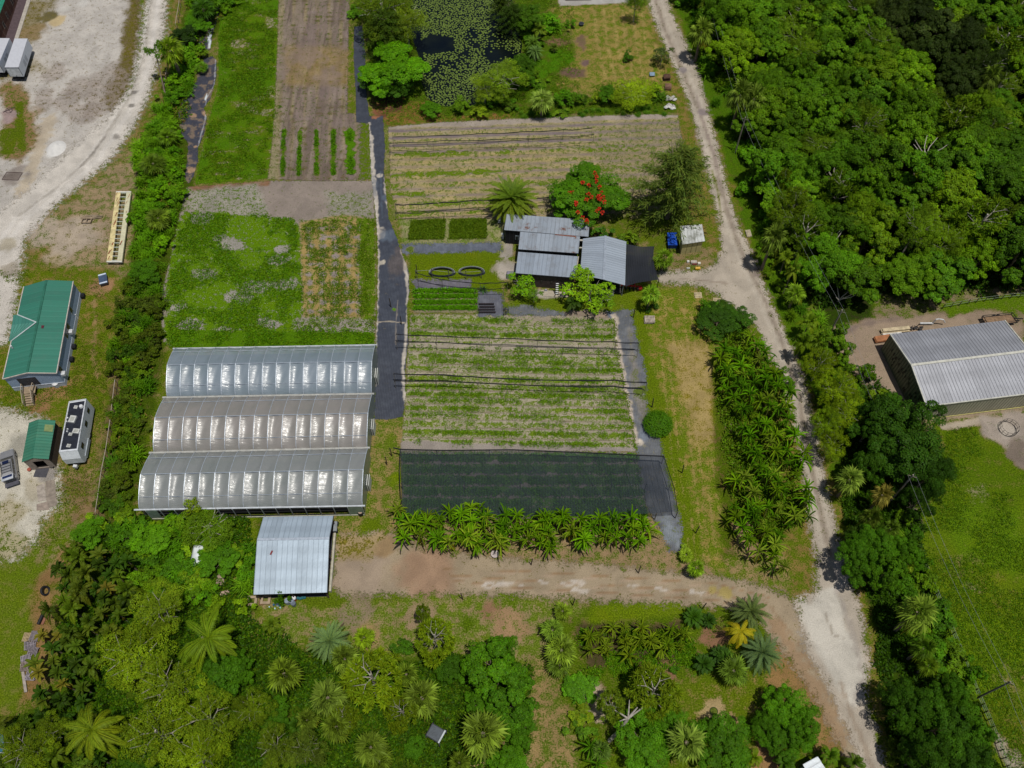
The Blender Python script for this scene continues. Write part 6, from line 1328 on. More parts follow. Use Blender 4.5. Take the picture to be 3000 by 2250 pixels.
    # small blue box on the meadow, tray near the top, and the pavement goods
    c = G(1910,222); r_ = thing('solar_panel','pale blue panel propped on the meadow near the pallets','panel',c); mb = MB(); mb.slab(c+Vector((-.45,.35,.5)),c+Vector((.45,.35,.5)),c+Vector((.45,-.35,.3)),c+Vector((-.45,-.35,.3)),.05); mb.build('panel',flat('7c94a8',.4),r_)
    for a,b in ((-.4,.3),(.4,.3),(-.4,-.3),(.4,-.3)): mb = MB(); mb.bar(c+Vector((a,b,0)),c+Vector((a,b,.32)),.05); mb.build('leg',M_black,r_)
    c = G(1703,74); r_ = thing('dark_tub','dark plastic tub on the meadow beside a shrub','tub',c); mb = MB(); mb.cyl(c,c+Vector((0,0,.4)),.35,.45,12); mb.build('tub',flat('2a2c34'),r_); mb = MB(); mb.ring(c+Vector((0,0,.4)),.45,.04,14,5); mb.build('rim',flat('4a4e58'),r_)
    W_ = [G(1657,2),G(1733,1),G(1731,-14),G(1659,-14)]; c = mid(W_[0],W_[2]); r_ = thing('open_crate','long brown crate holding blue goods at the top edge','crate',at(c,0))
    mb = MB(); walls(mb,[at(W_[3],0),at(W_[2],0),at(W_[1],0),at(W_[0],0)],0.05,.8,.12); mb.build('side_wall',flat('5c4638'),r_); mb = MB(); mb.box(at(c,.35),(4.2,.8,.35)); mb.build('blue_goods',flat('2456b0',.5),r_)
misc()
# fences
def fence(pts, lab, hx, n, h_=1.5, rails=(1.45,), wires=(), nm='wire_fence'):
    W_ = [G(*p) for p in pts]; r_ = thing(nm, lab, 'fence', W_[0]); tot = sum((b-a).length for a,b in zip(W_[:-1],W_[1:]))
    for k in range(n+1):
        d = tot*k/n; 
        for a,b in zip(W_[:-1],W_[1:]):
            L_ = (b-a).length
            if d <= L_+1e-6: p = a.lerp(b,min(1,d/L_)); break
            d -= L_
        mb = MB(); mb.bar(p,p+Vector((0,0,h_)),.09); mb.build('post',flat(hx),r_)
    for z in rails: mb = MB(); mb.tube([p+Vector((0,0,z)) for p in W_],.045,5); mb.build('rail',flat('b4a898'),r_)
    for z in wires: mb = MB(); mb.tube([p+Vector((0,0,z)) for p in W_],.022,4); mb.build('wire',flat('8fa08c'),r_)
fence([(348,1128),(335,1240),(322,1330),(308,1400),(300,1460),(292,1515)],'rail fence along the hedgerow left of the greenhouse','8a7c68',18,1.3)
fence([(535,-20),(531,30),(521,90)],'short top rail of fence beside the hedgerow at the top edge','a89c88',5,1.3)
fence([(498,208),(492,245),(488,280)],'piece of rail fence below the leaning thin pine','a89c88',4,1.3)
fence([(2700,1650),(2745,1760),(2797,1885),(2851,2022),(2890,2110),(2923,2192),(2950,2270)],'wire fence between the tree belt and the bright pasture','4a4a34',30,1.3,(),(.5,.9,1.25))
fence([(2760,905),(2850,888),(2950,875),(3060,866)],'wire fence behind the warehouse at the woodland edge','5a5a44',12,1.2,(),(.6,1.15))

pallet(2192,686,.1,'cream pallet leaning on the verge right of the driveway bend',2,'c9bca0',.8,1.3)
def edge_hut():
    W_ = [G(-70,2138,2.4),G(8,2150,2.4),G(14,2205,2.4),G(-70,2200,2.4)]; r_ = thing('garden_hut','teal roofed hut cut off by the left edge near the bottom','hut',at(mid(W_[0],W_[2]),0))
    mb = MB(); mb.slab(*W_,.06); mb.ribs(*W_,.5); mb.build('roof',roof_metal('teal_sheet','3c7486',.5,.8),r_); mb = MB(); walls(mb,inset(W_,.15),0,2.34); mb.build('wall',flat('c4ccd0'),r_)
    mb = MB(); mb.bar(W_[3]-Vector((0,0,.1)),W_[2]-Vector((0,0,.1)),.1,.2); mb.build('fascia',M_white,r_)
edge_hut()
def poles():
    pts = [(2154,447),(2415,1005),(2605,1470),(2862,2045)]; P = [G(*p) for p in pts]; hs = (7.5,8,8,8)
    labs = ('grey utility pole at the woodland edge near the top of the wires','utility pole in the green strip at the warehouse yard corner','utility pole hidden among the belt trees by the dying palms','utility pole near the pasture fence low in the picture')
    for p,h_,l_ in zip(P,hs,labs):
        r_ = thing('utility_pole',l_,'utility pole',p); mb = MB(); mb.cyl(p,p+Vector((0,0,h_)),.13,.1,8); mb.build('mast',flat('8c857a',.9),r_)
        mb = MB(); mb.bar(p+Vector((-.5,.2,h_-.4)),p+Vector((.5,-.2,h_-.4)),.07); mb.build('crossarm',flat('7c7468'),r_)
    Q = [G(2040,0)]+P+[G(3000,2330)]; H_ = (7.5,)+hs+(8,)
    for o_,l_ in (((-.5,.2),'left power line wire along the tree belt'),((.5,-.2),'right power line wire along the tree belt')):
        pt = []
        for i in range(len(Q)-1):
            for k in range(12):
                t = k/12; p = Q[i].lerp(Q[i+1],t); pt.append(Vector((p.x+o_[0],p.y+o_[1],(H_[i]*(1-t)+H_[i+1]*t)-.35-.9*math.sin(math.pi*t))))
        mb = MB(); mb.tube(pt,.013,4); tag(mb.build('power_wire',flat('8c9090',.5)),l_,'wire')
poles()
# ================================================================ vegetation
def leaf_material(name, trans=.2, rough=.6, usecol=True):
    m, N, L = new_mat(name)
    a = attrn(N, 'Col').outputs['Color']; oi = N.new('ShaderNodeObjectInfo')
    c = mixc(N, L, 1.0, a, oi.outputs['Color'], 'MULTIPLY') if usecol else a
    if usecol:
        rv = ramp01(N, L, oi.outputs['Random'], 0, 1, .86, 1.14); c = mixc(N, L, 1.0, c, rv, 'MULTIPLY')
    b = bsdf(N, L, c, rough, .12); t = N.new('ShaderNodeBsdfTranslucent')
    L.new(mixc(N, L, 1.0, c, (1.15, 1.25, .6), 'MULTIPLY'), t.inputs['Color'])
    mx = N.new('ShaderNodeMixShader'); mx.inputs[0].default_value = trans
    L.new(b.outputs[0], mx.inputs[1]); L.new(t.outputs[0], mx.inputs[2]); outn(N, L, mx.outputs[0]); return m
M_leaf = leaf_material('leaf_surface'); M_leafabs = leaf_material('leaf_surface_fixed', usecol=False)
M_bark = flat('7d7062', .9, var=.35, sc=3); M_barkpale = flat('aaa498', .9, var=.3, sc=3)
def unit(v): return v/np.maximum(np.linalg.norm(v, axis=-1, keepdims=True), 1e-9)
class LV:
    """collects leaf kites (N,4,3) with a colour each"""
    def __init__(s): s.V = []; s.C = []
    def kites(s, p, d, L_, W_, side=None, col=None, droop=0.0):
        p = np.atleast_2d(np.asarray(p, float)); n = len(p); d = unit(np.broadcast_to(np.asarray(d, float), (n, 3)))
        if side is None: side = RS.normal(size=(n, 3))
        side = np.cross(d, np.broadcast_to(side, (n, 3))); side = unit(side)
        L_ = np.broadcast_to(np.asarray(L_, float), (n,))[:, None]; W_ = np.broadcast_to(np.asarray(W_, float), (n,))[:, None]
        m_ = p+d*L_*.5; t = p+d*L_; t = t.copy(); t[:, 2] -= (droop*L_)[:, 0]
        s.V.append(np.stack([p, m_+side*W_*.5, t, m_-side*W_*.5], 1)); 
        s.C.append(np.ones((n, 3)) if col is None else np.broadcast_to(col, (n, 3)).copy())
    def strip(s, pts, w, n, col, fold=0.0):
        """leaf blade along pts (k,3); w widths; n up vector; fold lifts the edges"""
        pts = np.asarray(pts, float); k = len(pts); t = np.gradient(pts, axis=0); t = unit(t)
        sd = unit(np.cross(t, np.broadcast_to(n, (k, 3)))); up = unit(np.cross(sd, t)); w = np.asarray(w)[:, None]
        l = pts+sd*w*.5+up*w*fold; r = pts-sd*w*.5+up*w*fold
        for e in (l, r):
            q = np.stack([pts[:-1], pts[1:], e[1:], e[:-1]], 1); s.V.append(q)
            s.C.append(np.broadcast_to(col, (k-1, 3))*RS.uniform(.85, 1.15, (k-1, 1)))
    def mesh(s, name):
        V = np.concatenate(s.V); C = np.concatenate(s.C); n = len(V)
        me = mesh_np(name, V.reshape(-1, 3), np.arange(n*4).reshape(n, 4))
        set_attr(me, 'Col', np.repeat(C, 4, 0), 'FLOAT_COLOR'); return me
def vary(n, v=.22, hue=.1):
    c = np.ones((n, 3))*RS.uniform(1-v, 1+v, (n, 1)); h = RS.normal(0, hue, n); c[:, 0] *= 1+h; c[:, 2] *= 1-h*.5
    return np.clip(c, .2, 2.2)
def clump(lv, c, r, n, leaf, out, upb=.45, tone=1.0, flatz=.75, asp=.6, vv=.2):
    u = unit(RS.normal(size=(n, 3))); u[:, 2] = np.where(RS.rand(n) < .75, np.abs(u[:, 2]), u[:, 2])
    rad = r*(.72+.34*RS.rand(n))[:, None]; p = c+u*rad*np.array([1, 1, flatz])
    nrm = unit(u*.8+np.array([0, 0, upb])+np.asarray(out)*.3+RS.normal(size=(n, 3))*.45)
    d = unit(np.cross(nrm, RS.normal(size=(n, 3))))
    sd = np.cross(nrm, d)
    L_ = leaf*RS.uniform(.7, 1.3, n)
    p0 = p-d*L_[:, None]*.5
    t = p+d*L_[:, None]*.5; w = sd*(L_*asp*.5)[:, None]
    lv.V.append(np.stack([p0, p+w, t, p-w], 1)); lv.C.append(vary(n, vv)*tone)
def crown_broad(R=4., H=7., base=2.0, nc=46, n=150, leaf=.36, cr=.30, irr=.25, asp=.6, tonev=.16, vv=.2):
    lv = LV(); hz = (H-base)
    if irr > .1:
        nl = max(7, int(nc/6.5)); sub_ = 8; tot = nc*n*1.25; ms = int(tot/(nl*sub_))
        for k in range(nl):
            f = (k+.4)/nl; th = 2.39996*k+RS.normal()*.25; el = math.acos(1-f*.98); s_ = 1+RS.normal()*irr*.45
            o = np.array([math.cos(th)*math.sin(el), math.sin(th)*math.sin(el), math.cos(el)])
            c = np.array([o[0]*R*.70*s_, o[1]*R*.70*s_, base+hz*(.30+.42*o[2]*s_+RS.normal()*.05)]); lr = R*RS.uniform(.30, .44); tl = RS.uniform(1-tonev, 1+tonev)
            for j in range(sub_):
                g_ = (j+.5)/sub_; t2 = 2.39996*j+k; e2 = math.acos(1-g_*1.25); v = np.array([math.cos(t2)*math.sin(e2), math.sin(t2)*math.sin(e2), math.cos(e2)]); v = v+o*.35
                clump(lv, c+v*lr*RS.uniform(.6, .95)*np.array([1, 1, .85]), lr*RS.uniform(.34, .52), int(ms*RS.uniform(.7, 1.3)), leaf, v, tone=tl*RS.uniform(1-tonev, 1+tonev), asp=asp, vv=vv)
        return lv
    ang = RS.uniform(0, 6.28, 5); 
    for k in range(nc):
        f = (k+.5)/nc; th = 2.39996*k; el = math.acos(1-f*1.15) if f < .87 else math.acos(-.0)
        lob = 1+irr*math.sin(2*th+ang[0])*.5+irr*math.sin(3*th+ang[1])*.5+RS.normal()*irr*.35
        o = np.array([math.cos(th)*math.sin(el), math.sin(th)*math.sin(el), math.cos(el)])
        c = np.array([o[0]*R*(1-cr*.7)*lob, o[1]*R*(1-cr*.7)*lob, base+hz*.30+o[2]*hz*.52*lob])
        r = R*cr*RS.uniform(.75, 1.25)
        clump(lv, c, r, int(n*RS.uniform(.8, 1.2)), leaf, o, tone=RS.uniform(1-tonev, 1+tonev), asp=asp, vv=vv)
    return lv
def trunk_mesh(H, r, limbs=5, spread=1.5, lean=(0, 0), pale=False, ltop=None):
    mb = MB(); n = 6; pts = [Vector((lean[0]*(k/n)**1.3+.06*math.sin(k*2.1), lean[1]*(k/n)**1.3+.06*math.cos(k*1.7), H*k/n)) for k in range(n+1)]
    mb.tube(pts, [r*(1.15-.6*k/n) for k in range(n+1)], 7)
    for k in range(limbs):
        a = 2.4*k+.3; p = pts[3+k % 3]; q = p+Vector((math.cos(a)*spread*.5, math.sin(a)*spread*.5, H*.14)); e = p+Vector((math.cos(a+.2)*spread, math.sin(a+.2)*spread, H*.24))
        mb.tube([p, q, e], [r*.45, r*.3, r*.12], 5)
        f = q+Vector((math.cos(a-.8)*spread*.6, math.sin(a-.8)*spread*.6, H*.12)); mb.tube([q, f], [r*.25, r*.08], 4)
    me = bpy.data.meshes.new('trunk'); me.from_pydata(mb.v, [], mb.f); me.update(); return me
def crown_pine(R=4., H=10., nc=60, tuft=.75, n=60, oval=1.0):
    lv = LV()
    for k in range(nc):
        th = 2.39996*k+RS.normal()*.3; f = RS.rand()**.8; rr = R*(.25+.75*RS.rand()**.5)*(1-.55*f*.6)
        c = np.array([math.cos(th)*rr*oval, math.sin(th)*rr, H*(.50+.48*f)-rr*.12]); t = tuft*RS.uniform(.8, 1.5)
        m_ = int(n*t/tuft); d = unit(RS.normal(size=(m_, 3))+np.array([0, 0, .55])); tone = RS.uniform(.82, 1.18)
        lv.kites(c+d*.08, d, t*RS.uniform(.6, 1.15, m_), .13, None, vary(m_, .2)*tone)
        clump(lv, c, t*.5, 26, .24, (0, 0, 1), tone=tone*.9, asp=.5)
    return lv
def crown_casu(R=4., H=14.):
    lv = LV()
    for k in range(60):
        f = (k+.5)/60; z = H*(.18+.80*f); ln = R*(1.15-f)**.6*RS.uniform(.7, 1.2); th = 2.39996*k
        o = np.array([math.cos(th), math.sin(th), 0]); tone = RS.uniform(.75, 1.2)
        for j in range(9):
            t = (j+1)/9; c = o*ln*t+np.array([0, 0, z+.35*ln*t-.25*ln*t*t]); m_ = 17
            d = unit(o*.7+RS.normal(size=(m_, 3))*.6+np.array([0, 0, .1])); 
            lv.kites(c+RS.normal(size=(m_, 3))*.18, d, RS.uniform(.35, .8, m_), .09, None, vary(m_, .25)*tone, droop=.3)
    return lv
def crown_fan(R=1.7, nl=30, dead=4, fing=13, H=4.0, seed=0, drop=0.0):
    lv = LV()
    for k in range(nl):
        f = (k+.5)/nl; el = math.radians(78-115*f+RS.normal()*5); az = 2.39996*k+RS.normal()*.15
        o = np.array([math.cos(az)*math.cos(el), math.sin(az)*math.cos(el), math.sin(el)])
        pl = R*.52*RS.uniform(.85, 1.15); hub = np.array([0, 0, H])+o*pl; 
        col = np.array([1, 1, 1.])*RS.uniform(.62, 1.3); 
        if k >= nl-dead: col = np.array([1.5, 1.05, .8])*RS.uniform(.6, .9)
        lv.kites([np.array([0, 0, H])+o*.05], [o], pl, .06, None, [(1.15, 1.1, .8)])
        side = unit(np.cross(o, np.array([0, 0, 1.]))[None])[0]; up = np.cross(side, o)
        fwd = unit((o+np.array([0, 0, -.35-.3*f]))[None])[0]
        for j in range(fing):
            a = math.radians(-125+250*j/(fing-1)); d = fwd*math.cos(a)+side*math.sin(a)-up*.10*abs(math.sin(a))
            L_ = R*.54*(1-.2*abs(a)/2)*RS.uniform(.75, 1.15)
            lv.kites([hub-fwd*.05], [d], L_, L_*.17, [up+side*.5*math.sin(a)+RS.normal(size=3)*.25], [col*RS.uniform(.65, 1.35)], droop=.16+.12*f)
    return lv
def crown_feather(R=2.6, nf=44, H=4.0, leaflet=.42, lw=.07, k_=18, arch=.9, top=80, low=-25, yellow=0.0, pairs=None, droop=.15):
    lv = LV()
    for q in range(nf):
        f = (q+.5)/nf; el = math.radians(top-(top-low)*f+RS.normal()*(4 if nf > 25 else 9)); az = 2.39996*q+RS.normal()*(.12 if nf > 25 else .32)
        L_ = R*RS.uniform(.9 if nf > 25 else .7, 1.1)*(1.0 if f > .15 else .8); o = np.array([math.cos(az), math.sin(az), 0.]); 
        pts = []; p = np.array([0, 0, H]); e = el
        for j in range(k_+1):
            pts.append(p.copy()); p = p+(o*math.cos(e)+np.array([0, 0, math.sin(e)]))*L_/k_; e -= arch*(1.2 if f < .5 else .8)/k_*1.1
        pts = np.array(pts); t = unit(np.gradient(pts, axis=0)); sd = unit(np.cross(t, np.array([0, 0, 1.]))); up = np.cross(sd, t)
        col = np.array([1+yellow*f*1.2, 1+yellow*f*.35, 1-yellow*f*.3])*RS.uniform(.85, 1.15)
        lv.strip(pts, np.linspace(.10, .03, k_+1), (0, 0, 1), col*np.array([1.35, 1.2, .9]))
        w = np.sin(np.linspace(.35, 2.9, k_+1))
        for s_ in (-1, 1):
            for h in (0, .5):
                pp = pts[1:]+(pts[:-1]-pts[1:])*h; d = sd[1:]*s_+t[1:]*.65+up[1:]*.22
                lv.kites(pp, d, leaflet*w[1:]*RS.uniform(.85, 1.15, k_), lw*2, up[1:]+RS.normal(size=(k_, 3))*.15, col*RS.uniform(.85, 1.15, (k_, 1)), droop=droop)
    return lv
def crown_banana(H=2.4, nl=9, L0=2.3, W0=.62, brown=1, fold=.42, seed=0):  # leaves arch out of one stem
    lv = LV()
    for q in range(nl+brown):
        f = q/nl; az = 2.39996*q+RS.normal()*.3; el = math.radians(78-62*f+RS.normal()*6); L_ = L0*RS.uniform(.75, 1.1)*(.7+.3*min(1, f*3)); o = np.array([math.cos(az), math.sin(az), 0.])
        p = np.array([0, 0, H*(.82 if q >= nl else 1)]); e = el if q < nl else math.radians(-55); pts = []; ns = 8
        for j in range(ns+1):
            pts.append(p.copy()); p = p+(o*math.cos(e)+np.array([0, 0, math.sin(e)]))*L_/ns; e -= RS.uniform(.10, .26)
        w = np.array([.06, .08, .7, .95, 1, .98, .85, .55, .04])*W0*RS.uniform(.8, 1.1)
        c = np.array([1, 1, 1.])*RS.uniform(.8, 1.2) if q < nl else np.array([1.9, 1.0, .9])*.75
        lv.strip(pts, w, (0, 0, 1), c, fold*RS.uniform(.5, 1.2))
        P = np.array(pts); P[:, 2] += .015; lv.strip(P, np.full(ns+1, .05), (0, 0, 1), np.array([1.9, 1.45, 1.6])*.9 if q < nl else c)
    return lv
def crown_blades(R=1.4, n=110, L0=1.5, w=.1, H=.2, el0=75, el1=20, spread=.5, col=None):
    lv = LV()
    for q in range(n):
        az = RS.uniform(0, 6.28); el = math.radians(RS.uniform(el1, el0)); L_ = L0*RS.uniform(.6, 1.15); o = np.array([math.cos(az), math.sin(az), 0.])
        a2 = RS.uniform(0, 6.28); rr = R*spread*RS.rand()**.5; p = np.array([math.cos(a2)*rr, math.sin(a2)*rr, H]); e = el; pts = []
        for j in range(5): pts.append(p.copy()); p = p+(o*math.cos(e)+np.array([0, 0, math.sin(e)]))*L_/4; e -= RS.uniform(.2, .5)
        lv.strip(pts, np.array([.5, 1, .9, .6, .05])*w, (0, 0, 1), (np.ones(3) if col is None else col)*RS.uniform(.7, 1.3), .1)
    return lv

def mk(label, kind, crown_lv, trunk, bark=None, R=1., H=1., crown_name='crown', trunk_name='trunk'):
    cm = crown_lv.mesh(crown_name); cm.materials.append(M_leaf)
    if trunk is not None: trunk.materials.append(bark or M_bark)
    return dict(kind=kind, crown=cm, trunk=trunk, R=R, H=H, cn=crown_name, tn=trunk_name)
def MBmesh(mb, name):
    me = bpy.data.meshes.new(name); me.from_pydata(mb.v, [], mb.f); me.update(); return me
def palm_trunk(H, r=.17, lean=(0, 0)):
    mb = MB(); n = 8; pts = [Vector((lean[0]*(k/n), lean[1]*(k/n), H*k/n)) for k in range(n+1)]
    mb.tube(pts, [r*(1.25-.3*k/n+(.04 if k % 2 else 0)) for k in range(n+1)], 8); return MBmesh(mb, 'trunk')
PR = {}
PR['broad'] = [mk('', 'broadleaf_tree', crown_broad(4, 7, 1.6, 66, 270, .20, .27, .4, vv=.34), trunk_mesh(4.5, .22, 5, 2), None, 4, 7) for i in range(5)]
PR['coarse'] = [mk('', 'broadleaf_tree', crown_broad(4, 7, 1.6, 66, 170, .29, .26, .5, .66, .2, .4), trunk_mesh(4.5, .22, 5, 2), None, 4, 7) for i in range(2)]
PR['dense'] = [mk('', 'broadleaf_tree', crown_broad(4, 7, 1.2, 100, 260, .22, .27, .22), trunk_mesh(4.5, .22, 5, 2), None, 4, 7)]
PR['oak'] = [mk('', 'oak_tree', crown_broad(4, 6.5, 1.8, 96, 130, .17, .20, .6, .5, .28, .28), trunk_mesh(5.4, .2, 9, 3.0), M_barkpale, 4, 6.5) for i in range(3)]
PR['airy'] = [mk('', 'young_tree', crown_broad(2.4, 4.5, 1.0, 34, 42, .26, .26, .5, .6, .15), trunk_mesh(3.6, .1, 6, 1.6), M_barkpale, 2.4, 4.5) for i in range(2)]
PR['shrub'] = [mk('', 'shrub', crown_broad(1.5, 1.9, .1, 52, 40, .2, .34, .75, .55, .25), trunk_mesh(1.1, .07, 4, .7), None, 1.5, 1.9, 'foliage', 'stem') for i in range(3)]
PR['hedge'] = [mk('', 'hedge_bush', crown_broad(1.5, 1.9, .0, 90, 60, .13, .24, .04, .6, .05, .14), trunk_mesh(1.0, .07, 4, .6), None, 1.5, 1.9, 'foliage', 'stem')]
PR['pine'] = [mk('', 'pine_tree', crown_pine(3.6, 9, 64, .72, 60, 1+.1*i), trunk_mesh(8.2, .2, 9, 2.2), M_barkpale, 3.6, 9) for i in range(2)]
PR['casu'] = [mk('', 'casuarina_tree', crown_casu(4, 13), trunk_mesh(12, .22, 8, 1.5), None, 4, 13)]
PR['fan'] = [mk('', 'fan_palm', crown_fan(1.9, 27, 4, 13, 3.5), palm_trunk(3.5), None, 1.9, 3.5, 'fronds') for i in range(3)]
PR['date'] = [mk('', 'date_palm', crown_feather(2.7, 44, 2.6, .33, .03, 18, 1.0, 82, -30, .0), palm_trunk(2.6, .32), None, 2.7, 2.6, 'fronds')]
PR['datey'] = [mk('', 'date_palm', crown_feather(3.3, 90, 3.2, .44, .05, 16, .8, 84, -42, .7), palm_trunk(3.2, .34), None, 2.7, 3.2, 'fronds')]
PR['coco'] = [mk('', 'coconut_palm', crown_feather(3.8, 19, 5.5, .55, .035, 20, 1.5, 76, -18, .25, droop=.55), palm_trunk(5.5, .15, (.5, .3)), None, 3.6, 5.5, 'fronds') for i in range(2)]
PR['areca'] = [mk('', 'areca_palm', crown_feather(1.9, 16, 1.4, .5, .05, 10, 1.1, 82, 5, .3, droop=.3), palm_trunk(1.4, .09), None, 1.9, 1.4, 'fronds') for i in range(2)]
PR['cycad'] = [mk('', 'cycad', crown_feather(1.3, 30, .8, .32, .04, 9, .9, 75, -5, .0), palm_trunk(.8, .2), None, 1.3, .8, 'fronds')]
PR['banana'] = [mk('', 'banana_plant', crown_banana(2.3, 12+i, 2.2, .25, 2+i % 3, .8), palm_trunk(2.3, .11), flat('7c8040'), 2.0, 2.3, 'leaves', 'stem') for i in range(7)]
PR['bird'] = [mk('', 'bird_of_paradise', crown_banana(2.6, 13, 1.5, .46, 2, .3), palm_trunk(2.6, .1), None, 1.7, 2.6, 'leaves', 'stem') for i in range(3)]
PR['cane'] = [mk('', 'grass_clump', crown_blades(1.4, 150, 1.5, .11, .1, 80, 30, .55), MBmesh(_m := MB(), 'stem') if False else palm_trunk(.4, .15), None, 1.4, 1.2, 'blades', 'stem') for i in range(2)]
PR['agave'] = [mk('', 'agave_plant', crown_blades(.8, 34, .95, .09, .1, 80, 8, .08), palm_trunk(.2, .1), None, .9, .8, 'leaves', 'stem')]
BARKS = {}
def plant(kind, px, py, rpx, hx='4a7010', label=None, cat=None, group=None, h=None, hc=None, var=None, rz=None, k=1.0, vz=None):
    """px,py: middle of the crown in the picture; rpx: its radius there"""
    pr = random.choice(PR[kind]) if var is None else PR[kind][var % len(PR[kind])]
    m0 = mpp(px, py, 2.0); R = rpx*m0; s = R/pr['R']; sz = s if h is None else h/pr['H']
    if vz: sz = s*vz
    palm = kind in ('fan','date','datey','coco','areca','cycad','banana','bird')
    zc = pr['H']*sz*(1.0 if palm else .6) if hc is None else hc
    b = G(px, py, zc); loc = (b.x, b.y, 0.0)
    r_ = thing(pr['kind'], label or pr['kind'], cat or {'broadleaf_tree':'tree','oak_tree':'tree','young_tree':'tree','pine_tree':'tree','casuarina_tree':'tree','shrub':'shrub','hedge_bush':'bush','fan_palm':'palm','date_palm':'palm','coconut_palm':'palm','areca_palm':'palm','cycad':'cycad','banana_plant':'banana plant','bird_of_paradise':'plant','grass_clump':'grass clump','agave_plant':'agave'}[pr['kind']], loc, random.uniform(0, 6.28) if rz is None else rz, group)
    r_.scale = (s, s, sz)
    c = bpy.data.objects.new(pr['cn'], pr['crown']); COL.objects.link(c); c.parent = r_
    cc = lsh(alb(hx, 1.0))*k; c.color = (*cc, 1)
    t = bpy.data.objects.new(pr['tn'], pr['trunk']); COL.objects.link(t); t.parent = r_
    return r_
def spts(poly, spacing, jit=.35, m_=0.0):
    """jittered points inside a polygon (picture points -> ground)"""
    W_ = wp(poly); xs = np.arange(min(p.x for p in W_), max(p.x for p in W_), spacing); ys = np.arange(min(p.y for p in W_), max(p.y for p in W_), spacing*.87)
    o = []
    for j, y in enumerate(ys):
        for x in xs:
            a = x+(spacing/2 if j % 2 else 0)+random.uniform(-jit, jit)*spacing; b = y+random.uniform(-jit, jit)*spacing
            o.append((a, b))
    o = np.array(o); d = sdist(W_, o[:, 0], o[:, 1]); return [tuple(p) for p in o[d > m_]]
def plantw(kind, x, y, R, hx, **kw):
    px, py = proj(x, y, 0); pr = PR[kind][0]
    s = R/pr['R']; sz = s if kw.get('h') is None else kw['h']/pr['H']
    palm = kind in ('fan','date','datey','coco','areca','cycad','banana','bird'); zc = pr['H']*sz*(1.0 if palm else .6)
    px, py = proj(x, y, zc); return plant(kind, px, py, R/mpp(px, py, 2.0), hx, **kw)
def ri(a, b): return random.uniform(a, b)
# ---------------------------------------------------------------- the woodland
random.seed(21)
WOOD = [(1990,-70),(3150,-70),(3150,850),(3000,860),(2800,870),(2640,880),(2520,905),(2400,900),(2330,850),(2262,690),(2230,560),(2180,400),(2130,250),(2080,120),(2040,40)]
DARK = [(2380,-80),(2650,-80),(2760,120),(2900,250),(2830,330),(2700,320),(2640,200),(2500,80)]
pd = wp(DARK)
LW = {'broad':'rounded green broadleaf tree packed in the woodland right of the sand road','coarse':'large leaved bright tree packed in the woodland right of the sand road','oak':'fine leaved olive tree packed in the woodland right of the sand road','pine':'tufted pine standing in the woodland right of the sand road'}
GW = {'broad':'rounded woodland trees','coarse':'large leaved woodland trees','oak':'fine leaved woodland trees','pine':'woodland pines'}
greens = ['4f8014','4a7c12','588810','447414','4a8014','5e8a12','46740f','548614']
olive = ['567416','5c7a16','4e7014','52701a']
cnt = 0
for (x, y) in spts(WOOD, 5.3, .36):
    dk = sdist(pd, np.array([x]), np.array([y]))[0]
    kd = random.choices(['broad','coarse','oak','pine'], [5, 5, 2.2, 1.0])[0]
    hx = random.choice(greens if kd in ('broad','coarse') else olive); kk = ri(.88, 1.12)
    if dk > -1: hx = random.choice(['3a5020','42562a','34481c']); kk *= .75  # darker greens put the shade over this corner into the crowns
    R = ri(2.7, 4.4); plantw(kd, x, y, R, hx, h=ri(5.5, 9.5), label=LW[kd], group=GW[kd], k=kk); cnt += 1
for (px, py, r) in ((2170,280,40),(2310,650,0),(2210,290,38),(2265,700,42),(2900,230,30)):
    if r: plant('fan', px, py, r, '74863c', {2170:'pale fan palm at the woodland edge high up by the sand road',2210:'second pale fan palm just right of the high woodland edge palm',2265:'fan palm at the woodland edge above the driveway bend',2900:'yellowing palm deep in the dark part of the woodland'}[px], h=7)
plant('fan', 2055, 95, 40, '6c8434', 'olive fan palm at the top of the woodland edge', h=6); plant('fan', 2075, 20, 34, '5c7424', 'small olive fan palm at the very top of the woodland edge', h=5)
plant('pine', 2318, 610, 36, '7a8c1c', 'yellow green pine leaning out of the woodland near the driveway bend', h=9)
plant('pine', 2290, 545, 22, '8a9824', 'slim yellow pine at the woodland edge', h=8)
plant('broad', 2290, 590, 26, '3a8020', 'small blue green tree at the woodland edge by the slim pine', h=5)
# pale dead branches above the canopy
def dead(px, py, lab, s=1.0, z=8.5):
    c = G(px, py, z); r_ = thing('dead_tree', lab, 'dead tree', at(c, 0)); random.seed(int(px))
    mb = MB(); mb.tube([at(c, 0), c-Vector((0, .3, 2))], [.18, .1], 6); mb.build('trunk', flat('b8b0a4', .9), r_)
    for k in range(5):
        a = ri(0, 6.28); p = c-Vector((0, .3, 2)); pts = [p]; 
        for j in range(4): a += ri(-.5, .5); p = p+Vector((math.cos(a)*.55*s, math.sin(a)*.55*s, .55)); pts.append(p)
        mb = MB(); mb.tube(pts, [.09, .08, .06, .05, .03], 5); mb.build('branch', flat('ccc4b4', .9), r_)
dead(2725, 430, 'bare white branch rising over the woodland canopy', 1.2); dead(2440, 690, 'pale bare branches in the lower woodland shade', .9, 7); dead(2460, 505, 'grey bare branches in the middle woodland', .8, 7.5); dead(2470, 850, 'bare fallen palm stems at the woodland foot', .8, 3)
